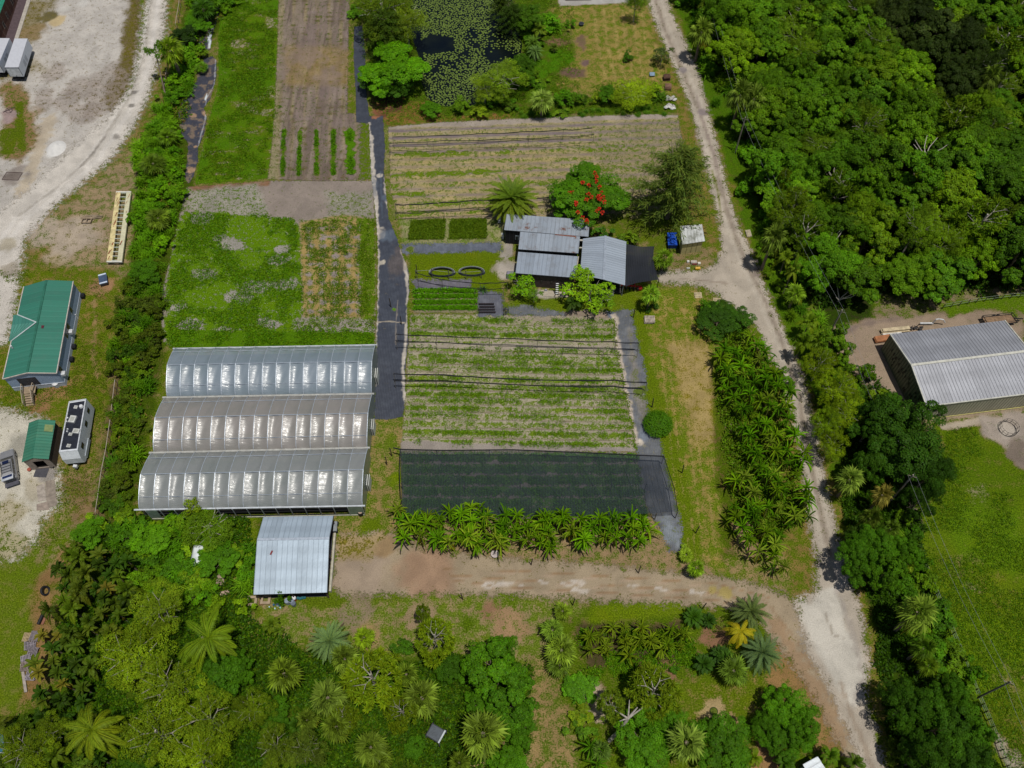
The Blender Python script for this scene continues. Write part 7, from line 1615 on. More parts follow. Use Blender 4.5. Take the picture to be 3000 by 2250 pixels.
# verge bushes along the sand road, left edge of the wood
random.seed(22)
LB = 'bright low bush on the verge between sand road and trees'
for (x, y) in spts([(1965,-60),(2060,-60),(2110,120),(2165,260),(2215,420),(2250,560),(2270,690),(2400,930),(2440,1010),(2400,1020),(2330,960),(2270,850),(2225,740),(2190,640),(2160,520),(2125,400),(2080,260),(2030,140),(1990,40)], 2.6, .4):
    if random.random() < .8: plantw(random.choice(['shrub','shrub','cane']), x, y, ri(.9, 1.7), random.choice(['4c8c12','5a9414','447c10','6a9018']), h=ri(.9, 2.2), label=LB, group='verge bushes by the sand road', k=.9)
for i, (px, py, r, hx) in enumerate([(2300,760,34,'5c8420'),(2330,860,36,'6a8c28'),(2370,950,38,'5c7c1c'),(2290,920,0,''),(2350,1010,32,'4a7018'),(2400,1000,34,'587c20'),(2320,800,26,'6c8c30')]):
    if r: plant('fan' if i % 2 else 'areca', px, py, r, hx, 'palm number low in the green strip by the road bend'.replace('number ', ('upper ','','middle ','','lower ','lowest ','small ')[i]), h=3.0+.3*i)
# tree belt between road and pasture
belt = [('coarse',2440,1010,52,'5a8c1a','rounded tree nearest the warehouse yard in the belt',6),('oak',2400,1075,48,'7c9014','yellow green feathery tree at the top of the belt',6),('oak',2450,1150,56,'7a9418','yellow green feathery tree above the big dark tree',7),('oak',2480,1220,55,'86941a','yellowest feathery tree beside the sand road',7),('oak',2420,1250,44,'6c8c18','olive feathery tree right at the road edge of the belt',6),('oak',2435,1310,40,'7c9416','feathery tree at the road just above the fan palm',6),
 ('broad',2640,1300,112,'2f5a16','largest dark round tree of the belt below the warehouse',10),('coarse',2560,1240,64,'34641a','dark tree joining the largest tree on its left top',9),('broad',2720,1390,62,'2c5616','dark lobe tree on the pasture side of the largest tree',8),('coarse',2540,1370,48,'3c6c18','mid green tree between fan palm and largest dark tree',7),('broad',2600,1200,44,'3f741a','small tree in front of the warehouse wall',6),('broad',2650,1250,36,'3f7418','small tree at the warehouse corner',6),('broad',2690,1470,46,'2c5214','dark tree at the lower foot of the largest tree',7),
 ('broad',2560,1600,60,'447a18','leafy tree below the dead fronds in the belt',7),('broad',2510,1650,62,'3f7416','tree whose shade crosses the road above the white patch',7),('coarse',2590,1680,52,'4a8018','bright leaved tree right of the shade over the road',7),('broad',2650,1620,46,'467c18','tree at the pasture edge above the pale fan palm',6),
 ('broad',2660,2070,70,'2f6414','dark tree whose shade falls on the road low in the picture',8),('broad',2760,2130,84,'34701a','wide dark tree at the pasture fence low in the picture',8),('broad',2700,2220,70,'2c5c14','dark tree at the bottom edge right of the road',8),('broad',2830,2230,66,'30641a','dark tree in the bottom right corner by the fence',7),('coarse',2860,2150,40,'3f7c1a','small tree against the fence low in the picture',5),('broad',2780,2030,50,'3a7016','tree above the wide dark tree at the fence',6),('shrub',2630,2200,40,'4a6a18','olive bush under the trees at the bottom of the belt',3),
 ('broad',2420,1150,30,'4f8418','little tree filling the gap at the road edge',4)]
for kd, px, py, r, hx, lab, h in belt: plant(kd, px, py, r, hx, lab, h=h, k=.88)
for px, py, r, hx, lab, h in ((2490,1405,46,'7c9044','pale fan palm overhanging the road beside the big dark tree',5),(2550,1520,34,'5a5c20','brownish palm with dead fronds in the belt',5),(2585,1450,34,'7c7434','dying orange palm under the power line',5),(2500,1570,34,'2f4c1c','dark green palm at the road edge below the fan palm',3.5),(2688,1795,62,'8a9440','pale fan palm beside the pasture fence',7),(2570,1560,30,'3f6420','dark palm between the dying palms and the leafy trees',4),(2705,1900,40,'4c7420','fan palm below the pale palm along the fence',5),(2610,1550,30,'4a6c24','small fan palm on the pasture side of the belt',4),(2660,1655,24,'6c8424','little yellow green palm at the fence top',3),(2720,1950,34,'54781c','low palm by the fence above the wide dark tree',3.5)):
    plant('fan', px, py, r, hx, lab, h=h)
random.seed(23)
for (x, y) in spts([(2700,1700),(2745,1760),(2800,1900),(2850,2020),(2900,2140),(2860,2160),(2780,2060),(2720,1960),(2660,1880),(2640,1760),(2560,1500),(2640,1500),(2680,1620)], 2.4, .4): plantw('shrub', x, y, ri(1.0, 1.7), random.choice(['4a8416','3c7414','5c8c1a']), h=ri(1.2, 2.6), label='low green bush along the pasture fence line', group='bushes along the pasture fence', k=.85)
for (x, y) in spts([(2410,1020),(2500,1040),(2560,1150),(2600,1250),(2500,1300),(2430,1220),(2400,1120)], 2.6, .4): plantw('shrub', x, y, ri(1.1, 1.8), random.choice(['5a8a16','4c7c14','6c8c1c']), h=ri(1.5, 3), label='green bush under the feathery trees by the warehouse yard', group='bushes by the warehouse yard', k=.85)

# ---------------------------------------------------------------- banana plants
random.seed(24)
def bananas(poly, sp, lab, grp, cols, kk=1.0, h=(2.1, 3.0), R=(1.2, 1.8)):
    for (x, y) in spts(poly, sp, .38):
        if fbm(np.array([x]), np.array([y]), .35, 2, 8.)[0] > (.73 if len(poly) > 8 else 2) or random.random() < .03: continue
        sz = random.choice((1, 1, 1, .65)); o = plantw('banana', x, y, ri(*R)*sz, random.choice(cols), h=ri(*h)*sz, label=lab, group=grp, k=kk*ri(.8, 1.2))
        o.rotation_euler = (ri(-.16, .16), ri(-.16, .16), o.rotation_euler[2])
BG = ['5c9a14','66a418','4f8c12','7aa024','5a9010','8a9c30']
bananas([(1180,1505),(1300,1520),(1500,1530),(1700,1530),(1890,1535),(1935,1560),(1925,1620),(1800,1610),(1500,1618),(1300,1622),(1210,1608),(1170,1560)], 1.2, 'banana plant in the wide row between the shade net and dirt road', 'banana plants of the row below the net', BG, .92)
bananas([(2185,960),(2215,985),(2240,1060),(2290,1160),(2320,1260),(2345,1380),(2362,1500),(2340,1560),(2290,1600),(2270,1700),(2235,1705),(2190,1660),(2150,1600),(2125,1500),(2135,1440),(2170,1400),(2150,1290),(2165,1250),(2110,1200),(2100,1120),(2095,1040),(2150,1020)], 1.5, 'banana plant in the grove between the meadow and the sand road', 'banana plants of the roadside grove', ['4f8c12','5c9a16','447c10','6a9c1a','8a9a38'], .88)
bananas([(1710,1860),(1780,1830),(1900,1835),(2010,1860),(2000,1915),(1900,1925),(1760,1930),(1710,1900)], 1.15, 'spindly banana plant in the dark soil garden plot', 'banana plants of the garden plot', ['7c9420','8a9a2c','6a8c1c'], .8, (1.4, 2.2), (1.0, 1.4))
plant('banana', 1730, 2190, 42, '4f8c18', 'banana plant at the path edge near the bottom', h=2.6); plant('banana', 1750, 2240, 40, '4a8416', 'banana plant at the bottom edge of the path', h=2.6)
# shrubs inside the grove and around the bend
for px, py, r, hx, lab, h, kd in ((2110,935,62,'2f5c16','dark spreading bush at the top of the banana grove',2.6,'broad'),(2080,900,26,'4c8c14','brighter small lobe of bush above the dark spreading bush',2,'shrub'),(2165,930,40,'34641a','dark bush between the spreading bush and the sand road',2.4,'broad'),(2290,1110,30,'4c7c14','leafy bush at the road edge in the banana grove',2,'shrub'),(2305,1140,22,'6c9c3c','pale bush spilling on the sand road',1.2,'shrub'),(2230,1230,26,'5c8414','round bush in the gap of the banana grove',1.8,'shrub')):
    plant(kd, px, py, r, hx, lab, h=h, k=.9)

# ---------------------------------------------------------------- around the farm buildings
plant('datey', 1500, 585, 66, '5c7c2c', 'broad date palm with yellowing lower fronds by the farm building', h=3.6, rz=.5)
pt = plant('dense', 1722, 572, 100, '3c8414', 'round flame tree with red blossoms behind the farm roofs', h=6.0, rz=.4, k=.92)
pt.name = 'flame_tree'
def blossoms(root):
    c = G(1722, 570, 4.0); lv = LV(); random.seed(31)
    for (px, py) in ((1687,594),(1689,598),(1724,569),(1733,578),(1718,585),(1753,576),(1756,583),(1762,565),(1767,578),(1771,592),(1749,618),(1755,612),(1765,623),(1693,622),(1707,637),(1718,646),(1721,650),(1668,566),(1677,564),(1707,535),(1725,543),(1747,518),(1747,531),(1756,547),(1742,507),(1750,580),(1760,583)):
        z = 5.9 if py < 600 else 5.3; p = np.array(G(px, py, z)); n = 26
        u = unit(RS.normal(size=(n, 3))+np.array([0, -.2, .9])); lv.kites(p+u*.1, u, .30, .2, None, np.array(alb('d8402c', 1.0))*RS.uniform(.7, 1.2, (n, 1)))
    me = lv.mesh('blossoms'); V = np.empty(len(me.vertices)*3, np.float32); me.vertices.foreach_get('co', V)
    M = world_m(root); 
    loc, s = Vector(root.location), root.scale; R_ = Matrix.Rotation(-root.rotation_euler[2], 3, 'Z')
    V = V.reshape(-1, 3)-np.array(loc); V = V @ np.array(R_).T; V /= np.array(s); me.vertices.foreach_set('co', V.astype(np.float32).ravel()); me.update()
    link('blossoms', me, M_leafabs, root, label='bright red flower clusters')
blossoms(pt)
plant('casu', 1975, 545, 112, '6c7c3c', 'tall grey green casuarina tree behind the driveway', h=14, hc=7.0, k=.78)
plant('shrub', 1838, 700, 30, '5c7c20', 'low bush in the shade of the casuarina tree', h=1.6); plant('shrub', 1760, 680, 26, '2f7c2c', 'dense dark bush between carport and flame tree', h=1.8); plant('areca', 1850, 695, 24, '5a7c1c', 'small feathery palm beside the black net', h=1.8)
plant('fan', 1946, 757, 36, '5a8420', 'fan palm at the corner of the black net by the driveway', h=2.8); plant('fan', 1907, 862, 34, '6a9c30', 'bright fan palm on the lawn below the driveway', h=3.6)
plant('airy', 1530, 835, 42, '6cac14', 'light green young tree in front of the left farm wall', h=3.6); plant('airy', 1565, 865, 24, '5a8c20', 'slim tree beside the light green young tree', h=2.8)
plant('airy', 1730, 850, 62, '74ac1c', 'feathery light green tree over the white tanks', h=4.6, vz=None); plant('airy', 1705, 810, 34, '78b01c', 'upright light green tree in front of the carport gable', h=5.2); plant('airy', 1765, 880, 40, '64981c', 'yellowish sapling right below the white tanks', h=3.0)
plant('areca', 1682, 888, 34, '2c4c1c', 'small dark palm at the foot of the light green trees', h=1.8); plant('shrub', 1905, 895, 20, '2f5c1c', 'low flower bush under the bright fan palm', h=.8)
plant('agave', 1416, 845, 20, '3c6a3c', 'spiky blue green agave at the lawn corner', h=.9)
plant('hedge', 1929, 1237, 44, '2f7c10', 'clipped oval hedge bush at the end of the field', h=2.0, rz=0, k=1.0)
plant('fan', 2010, 1625, 26, '8aa030', 'low bright palm at the end of the fabric strip', h=1.2); plant('fan', 2040, 1665, 30, '6c9c24', 'fan palm standing at the dirt road bend', h=2.4); plant('shrub', 2005, 1605, 12, 'a0a03c', 'tiny yellow shrub above the bend palm', h=.7)
# ---------------------------------------------------------------- pond surroundings
for a in [('oak',1120,40,96,'5e7818','tall feathery tree at the top left of the pond',9),('oak',1190,70,60,'6c8020','yellow green tree between two dark ones by the pond',8),('casu',1130,90,70,'48641c','dark casuarina beside the fabric path end',9),('broad',1148,203,94,'4f9c10','bright spreading tree left of the pond',6),('broad',1145,225,80,'2f5a12','darker lower tree under the bright spreading tree',4),
          ('oak',1475,240,66,'6c8c20','olive tree at the lower right of the pond',6),('oak',1420,262,46,'7c9a24','yellow green small tree at the pond foot',5),('broad',1535,200,40,'46781a','green tree on the right pond bank',5),('casu',1500,50,44,'34541c','dark tree at the top right of the pond',6),('broad',1540,50,46,'4a7c1a','leafy tree right of the dark pond tree',5),('shrub',1590,60,44,'4a8c12','bright bush above the date palms on the bank',2.4),('cane',1620,70,34,'5a9c14','bright cane grass clump on the meadow edge',1.6),('casu',1470,10,40,'3f5c20','dark tree touching the top edge by the pond',6),
          ('broad',1265,320,30,'3f8414','bush at the lower left pond corner',2.2),('shrub',1350,308,26,'5a8c1c','pale green bush at the pond foot',2),('shrub',1405,325,24,'8a9420','yellow flowering bush below the pond',1.8),('shrub',1645,285,26,'4c8c14','bright bush right of the big fan palm',2.2),('shrub',1678,285,24,'56941a','second bright bush right of the big fan palm',2.2),('shrub',1714,288,16,'4a7420','small round dark bush in the bush line',1.4),('shrub',1750,285,18,'7c8c1c','small yellowish bush in the bush line',1.4),
          ('broad',1784,276,30,'3a7012','dark bush left of the big yellow green one',2.6),('oak',1852,276,60,'86a018','big yellow green bush in the line above the beds',3),('shrub',1915,262,24,'7ca01c','yellow green bush near the pallets',2),('cane',1935,280,26,'4c7c20','grassy clump beside the white bags',1.4),('shrub',1676,70,16,'4f8818','lone shrub high on the meadow',1.4),('shrub',1838,165,18,'3f7414','lone dark shrub in the middle of the meadow',1.2),('oak',1862,14,26,'5c7c20','small tree at the top edge beside the sand road',6),('airy',1940,160,30,'5a5c38','nearly leafless sapling beside the upper sand road',3.5),
          ('shrub',1490,310,22,'5a7c20','weedy bush at the pond foot near the fan palm',1.3),('shrub',1640,330,20,'5a8420','low weeds clump at the top of the beds',.8)]:
    kd, px, py, r, hx, lab, h = a; plant(kd, px, py, r, hx, lab, h=h, k=.95)
for a in [('fan',1588,292,44,'8a9c50','big pale fan palm above the planting beds',3.4),('date',1562,128,30,'4c7430','green date palm on the right pond bank',2.2),('date',1568,152,28,'5a8458','blue green date palm below the other one on the bank',1.8),('areca',1580,90,30,'5c7c24','feathery palm above the bank date palms',2.6),('cycad',1623,140,14,'4c6c24','tiny palm on the bare soil patch',.8)]:
    kd, px, py, r, hx, lab, h = a; plant(kd, px, py, r, hx, lab, h=h)
random.seed(25)
for (x, y) in spts([(1505,60),(1560,60),(1600,100),(1560,220),(1600,260),(1560,300),(1480,320),(1400,330),(1300,325),(1250,310),(1300,318),(1430,305),(1500,260),(1540,180)], 2.0, .4): plantw(random.choice(['shrub','cane']), x, y, ri(.7, 1.3), random.choice(['4c8414','5c8c1c','447c14']), h=ri(.7, 1.6), label='low green bank plant beside the pond', group='bank plants beside the pond', k=.9)
for (x, y) in spts([(1030,-50),(1080,-50),(1075,60),(1050,70),(1035,60)], 2.0, .4): plantw('shrub', x, y, ri(.8, 1.3), '4c8414', h=ri(.8, 1.6), label='green bush at the top end of the fabric path', group='bushes at the fabric path top', k=.9)
for (x, y) in spts([(1500,335),(1700,325),(1900,315),(1960,325),(1940,340),(1700,340),(1500,345)], 1.3, .4): plantw('cane', x, y, ri(.4, .7), random.choice(['4c7c20','3c7018']), h=ri(.3, .7), label='weed tuft along the top edge of the planting beds', group='weed tufts above the beds', k=.9)

# ---------------------------------------------------------------- hedgerow on the left
random.seed(26)
HED = [(650,-50),(690,-50),(690,30),(640,80),(600,130),(560,230),(560,320),(530,400),(540,520),(555,560),(510,640),(500,700),(480,760),(475,860),(480,960),(470,1010),(440,1090),(430,1180),(415,1260),(400,1340),(380,1420),(380,1500),(330,1520),(300,1510),(320,1380),(335,1260),(345,1140),(340,1040),(355,960),(370,860),(400,780),(405,700),(400,600),(410,520),(405,440),(430,370),(470,310),(510,240),(530,150),(545,60),(560,-50)]
hw = [5,2,2,2]; DIT = [wp(a) for a in ([(646,20),(632,72),(622,100),(616,145),(600,150),(578,140),(590,85),(622,60)],[(596,172),(622,164),(634,178),(634,225),(618,285),(598,315),(606,350),(596,400),(580,470),(566,520),(553,538),(550,480),(556,420),(540,390),(532,330),(550,290),(585,240),(590,215)])]; HL = {'shrub':'tangled green shrub in the hedgerow left of the fields','cane':'clump of tall cane grass in the hedgerow left of the fields'}
for (x, y) in spts(HED, 1.75, .4):
    px, py = proj(x, y); top = py < 760
    if max(sdist(dp, np.array([x]), np.array([y]))[0] for dp in DIT) > -1.1: continue
    kd = random.choices(['shrub','cane'], [3, 4] if top else [7, 3])[0]
    hx = random.choice(['5a9a12','66a414','4c8c10','5c9414'] if (kd == 'cane' or top) else ['4c7c12','6a7c18','5c7018','3f6c10','5a8412','6c6c24','52741a'])
    plantw(kd, x, y, ri(.9, 1.6), hx, h=ri(1.0, 2.3), label=HL[kd], group={'shrub':'hedgerow shrubs','cane':'hedgerow cane grass'}[kd], k=.85 if top else .7)
for a in [('fan',595,25,44,'2f5c14','dark green fan palm at the top of the hedgerow',3),('fan',620,5,30,'4f8418','small fan palm at the top edge of the hedgerow',2.6),('fan',500,148,46,'64801c','tall fan palm with yellow fronds beside the gravel road',5.5),('fan',508,205,0,'',''  ,3),('fan',448,478,46,'4a6c1c','palmetto beside the bend of the gravel road',2.2),('fan',490,400,36,'4c7418','palmetto in the middle of the upper hedgerow',2.2),('fan',463,640,46,'5c7424','large palmetto right of the cream trailer frame',2.4),('fan',590,150,22,'5c8420','small palmetto on the ditch fabric',1.2),('fan',590,195,24,'4c7c1c','round grass palm on the ditch edge',1.2)]:
    kd, px, py, r, hx, lab, h = a
    if r: plant(kd, px, py, r, hx, lab, h=h)
plant('broad', 418, 798, 44, '3a7c12', 'round dark green bush in the middle of the hedgerow', h=2.8); plant('broad', 540, 105, 34, '24401a', 'nearly black shrub left of the hedgerow palms', h=2.8); plant('shrub', 560, 150, 34, '5a9414', 'bright shrub left of the small palmetto', h=2)
plant('broad', 575, 70, 40, '447c14', 'leafy shrub below the dark fan palm', h=2.6); plant('shrub', 555, 275, 14, '3f7414', 'small bush on the ditch fabric', h=.9)
# thin leaning pine
c1, c0 = G(455, 150, 6.5), G(489, 298, 0); r_ = thing('leaning_pine', 'thin pine leaning over the gravel road edge', 'tree', c0)
mb = MB(); mb.tube([c0, c0.lerp(c1, .5), c1], [.16, .12, .07], 7); mb.build('trunk', M_bark, r_)
lv = LV()
for (px, py) in ((428,146),(440,150),(433,155),(458,136),(465,125),(470,140),(462,165),(480,150),(452,150)):
    p = np.array(G(px, py, 6.3)); n = 70; u = unit(RS.normal(size=(n, 3))+np.array([0, 0, .4])); lv.kites(p+u*.1, u, RS.uniform(.4, .7, n), .1, None, vary(n, .2)*alb('5c8414', .9)); clump(lv, p, .45, 40, .24, (0, 0, 1)); lv.C[-1] = lv.C[-1]*alb('5c8414', .9)
me = lv.mesh('crown'); V = np.empty(len(me.vertices)*3, np.float32); me.vertices.foreach_get('co', V); V = V.reshape(-1, 3)-np.array(c0); me.vertices.foreach_set('co', V.astype(np.float32).ravel()); me.update(); link('crown', me, M_leafabs, r_)

# ---------------------------------------------------------------- bottom left grove
random.seed(27)
for (x, y) in spts([(235,1610),(300,1590),(380,1620),(410,1680),(410,1760),(395,1830),(350,1880),(330,1960),(290,2040),(260,2080),(180,2080),(130,2060),(110,2000),(140,1900),(150,1840),(170,1780),(180,1700)], 1.9, .38):
    px, py = proj(x, y)
    plantw(random.choice(['bird','bird','bird','areca']), x, y, ri(1.1, 1.7), random.choice(['2f4c14','3c5a18','46601c','5a6420','6c6a24','2c5014','4c701c']), h=ri(2.2, 3.4), label='large leaved dark plant in the grove at the lower left', group='plants of the dark grove', k=.95)
for (x, y) in spts([(230,2040),(380,2080),(420,2120),(380,2300),(-60,2300),(-60,2150),(60,2090),(140,2070)], 2.4, .38):
    plantw(random.choice(['bird','areca','shrub']), x, y, ri(1.1, 1.7), random.choice(['3c5a18','46681c','5a6420','2c5014']), h=ri(1.8, 2.8), label='green plant among the trees at the bottom left corner', group='plants of the bottom left corner', k=.9)
# vines around the shed
for (x, y) in spts([(430,1520),(620,1520),(690,1540),(740,1620),(745,1700),(740,1760),(700,1800),(620,1800),(560,1770),(430,1780),(400,1700),(420,1620),(300,1580),(270,1560),(330,1520)], 1.75, .4):
    px, py = proj(x, y)
    if (640 < px < 690 and 1680 < py < 1780) or (565 < px < 605 and 1610 < py < 1680): continue
    plantw(random.choice(['shrub','shrub','cane']), x, y, ri(.9, 1.5), random.choice(['4c8c12','5c9416','6a9a18','447c12']), h=ri(.8, 1.8), label='leafy vine mound between the greenhouse and the metal shed', group='vine mounds by the metal shed', k=.9)
for a in [('broad',262,1562,46,'4f8c14','round bush at the top corner of the dark grove',2.6),('airy',572,1482,32,'8aa41c','yellow green young tree in front of the greenhouse gutter',4.4),('oak',612,1545,76,'6c941a','broad yellow green bush below the greenhouse corner',3.4),('broad',445,1585,52,'5a9a16','bright bush between grove and broad yellow bush',2.6),('broad',640,1640,52,'4c8c16','green bush beside the white tarps',2.4),('airy',765,1705,24,'4c7c1c','sprig of a young tree over the shed roof edge',2.8),('shrub',822,1745,22,'4c8418','green bush at the lower edge of the shed roof',2.6),
          ('oak',470,1790,76,'7c9020','olive oak left of the coconut palm',6),('oak',400,1930,96,'76901a','spreading olive oak in the lower left woods',7),('oak',500,2010,90,'7a8c1c','olive oak with grey branches in the lower left woods',7),('broad',630,1985,70,'44801a','leafy tree below the coconut palm',5),('oak',470,2150,100,'80901a','wide yellow olive oak at the bottom left',7),('oak',620,2110,80,'748a1c','olive oak right of the wide yellow one',7),('oak',740,2080,56,'6a841c','fine leaved tree left of the fan palm group',6),('broad',800,2090,46,'2f7814','dark glossy bush under the left fan palm',3),('oak',590,2220,70,'86941a','yellow oak touching the bottom edge',7),
          ('oak',80,2195,72,'7a8c1a','yellow olive tree in the bottom left corner',6),('broad',420,2230,60,'2f7014','green tree at the bottom edge right of the coconut palm',5),('oak',810,2190,60,'748a24','olive tree at the bottom edge below the dark bush',6),('oak',900,2200,56,'6c7c30','grey branched tree at the bottom edge',6),('broad',700,1960,44,'3f7c14','bush right of the leafy tree below the coconut',4),('oak',150,2150,50,'6a7c1a','olive tree left of the lower coconut palm',5),
          ('pine',1095,1995,92,'86941a','large flat crowned pine in the middle of the palm group',9),('pine',1275,1875,62,'82961c','pine with a bent trunk above the palms',7),('pine',1240,1800,24,'8a9a20','small upper tuft of the bent pine on the meadow',6),('pine',1180,2090,50,'7c8c1a','smaller pine lobe under the large flat crown',7),('pine',1010,2110,44,'7a8a1c','small pine beside the left fan palms',6),
          ('coarse',1450,1960,84,'3c8c16','big leafy tree right of the palm group',6),('coarse',1500,2060,70,'34801a','lower half tree of the big leafy pair',6),('broad',1480,1900,36,'4a9418','top lobe tree of the big leafy pair',5),('broad',1520,2130,50,'38841a','darker round tree at the foot of the leafy pair',4.5),('broad',1490,2245,58,'4a8c14','round bush cut by the bottom edge beside the path',3),('shrub',1180,1900,30,'46841a','low green bush between silver palm and bent pine',1.5),('shrub',1360,1960,34,'4a8418','low bush between bent pine and leafy tree',2),
          ('broad',1320,1960,40,'3c7016','dark bush behind the bent pine',3),('broad',1400,2060,36,'4c8c18','leafy bush above the dark cart',3),('broad',1210,2190,30,'3f7c18','low tree left of the dark cart',2.5)]:
    kd, px, py, r, hx, lab, h = a; plant(kd, px, py, r, hx, lab, h=h, k=.84)
for a in [('coco',611,1868,112,'6a8c20','big coconut palm below the metal shed',6.5),('coco',270,2140,112,'6c8420','coconut palm in the lower left woods',6.5),('fan',832,1975,64,'7c9430','round fan palm left of the large flat pine',5),('fan',960,2045,66,'6c843c','grey green fan palm touching the large flat pine',5),('fan',1010,1930,52,'84983c','pale fan palm above the large flat pine',4.5),('fan',1190,1975,44,'6c8830','fan palm right of the large flat pine',4.5),('fan',1236,2045,66,'7c943a','large fan palm right of the pine and above the dark cart',5),('fan',1085,2190,60,'748c38','fan palm at the bottom edge below the pine',5),('fan',985,2130,52,'6c8430','fan palm lower left of the pine',5),('fan',1415,2150,84,'86a040','largest pale fan palm beside the leafy tree',5.5),('fan',1345,2235,40,'748c30','fan palm cut by the bottom edge',4),('fan',900,2110,40,'6a8030','half hidden fan palm in the olive trees',4),
          ('date',965,1878,72,'6c8c6c','silver blue date palm on the meadow edge',2.8),('fan',1066,1868,40,'86a824','bright yellow green fan palm beside the silver palm',2.2),('areca',795,1830,36,'5c8424','small feather palm alone on the grass',1.8),('areca',815,1848,22,'5a7c24','smallest feather palm beside the lone one',1.2),('areca',560,2080,0,'','',0),('areca',870,2130,34,'3c6c1c','dark feather palm among the olive trees',3),('fan',1110,2230,50,'6c842c','fan palm in the very bottom row',4),
          ('date',2200,1792,66,'6a8058','grey blue date palm at the road bend garden',3),('coco',2170,1850,58,'a09c20','yellow coconut palm between the blue palms',4),('date',2232,1912,72,'5c8468','large blue date palm beside the brown road edge',3),('fan',2150,1965,56,'5c8430','green fan palm below the yellow coconut palm',2.8),('cycad',2032,1808,36,'3a6c1c','dark cycad at the corner of the garden plot',1.2),('cycad',2076,1818,26,'2f5c1c','smaller dark cycad beside the first',1.0),('cycad',2062,1945,34,'2f6420','dark cycad below the garden plot',1.2),('cycad',2110,1920,34,'2f5c20','cycad touching the big blue palm group',1.2),('fan',2125,1925,32,'3a6424','small dark palm between cycad and yellow palm',1.8),
          ('fan',1648,1790,34,'84a430','topmost fan palm of the path side column',1.6),('fan',1618,1845,44,'74983a','second fan palm of the path side column',2.4),('fan',1645,1905,58,'7c9a38','largest fan palm of the path side column',3),('fan',1640,1950,44,'6c8c34','lowest fan palm of the path side column',2.2),
          ('fan',2012,2175,70,'8a9448','pale fan palm between two dark trees at the bottom',5),('fan',1760,2200,40,'5c7c3c','grey fan palm beside the path side bananas',3),('areca',2430,2215,40,'4c7c1c','feather palm at the foot of the sand road',2.6),('areca',2500,2235,40,'446c1c','feather palm at the bottom edge beside the road',2.6),('areca',2300,2235,44,'3c6a1c','dark feather palm near the small hut',2.4),('areca',2210,2220,34,'6c8c1c','yellowish plant left of the small hut',1.8)]:
    kd, px, py, r, hx, lab, h = a
    if r: plant(kd, px, py, r*.95, hx, lab, h=h, k=1.05 if kd == 'coco' else .8)
for a in [('pine',1910,2030,84,'7c8e1c','spreading pine crown over the garden lawn',7),('pine',1790,2070,44,'86922c','sparse pine top over the pale gravel',6),('broad',1880,2180,84,'3c8416','dark green tree at the foot of the spreading pine',5),('broad',2125,2190,88,'3f7c14','round tree under the gravel circle',5),('broad',1960,2120,50,'428018','round tree between the pine and the pale fan palm',4),('broad',2300,2070,66,'4c8c16','tree beside the brown road edge',5),('broad',2350,2130,60,'448416','second tree beside the brown road edge',5),('broad',2250,2130,46,'3a7c14','darker tree left of the roadside pair',4),('broad',2290,2170,50,'3c7416','lower tree of the roadside group',4),
          ('coarse',1700,2015,46,'3f8c18','bright shrub topmost in the path edging',1.5),('coarse',1670,2005,24,'3c7c18','small shrub beside the topmost one in the path edging',1.3),('agave',1690,2050,24,'4c8c20','spiky plant in the path edging',1.2),('shrub',1705,2095,38,'7c8c1c','yellow leaved shrub in the path edging',1.2),('shrub',1705,2140,36,'4c7c1c','green shrub below the yellow one in the path edging',1.2),('shrub',1975,1960,14,'4c8c1c','small bright bush on the lawn below the plot',.7)]:
    kd, px, py, r, hx, lab, h = a; plant(kd, px, py, r, hx, lab, h=h, k=.92)
b0, b1 = G(1785,2170,.2), G(1840,2105,4.5); r_ = thing('bent_trunk', 'bare grey forked trunk leaning under the spreading pine', 'tree trunk', at(b0,0)); mb = MB(); mb.tube([b0,b0.lerp(b1,.5)+Vector((.2,0,.2)),b1,b1+Vector((1.0,1.0,.8))],[.24,.2,.15,.07],7); mb.build('trunk', M_barkpale, r_)
for dx, dy in ((-1.6,.8),(.2,1.8),(2.2,1.4),(-1.0,-.4)): mb = MB(); mb.tube([b1, b1+Vector((dx*.5,dy*.5,.5)), b1+Vector((dx,dy,.7))],[.11,.08,.04],6); mb.build('branch', M_barkpale, r_)

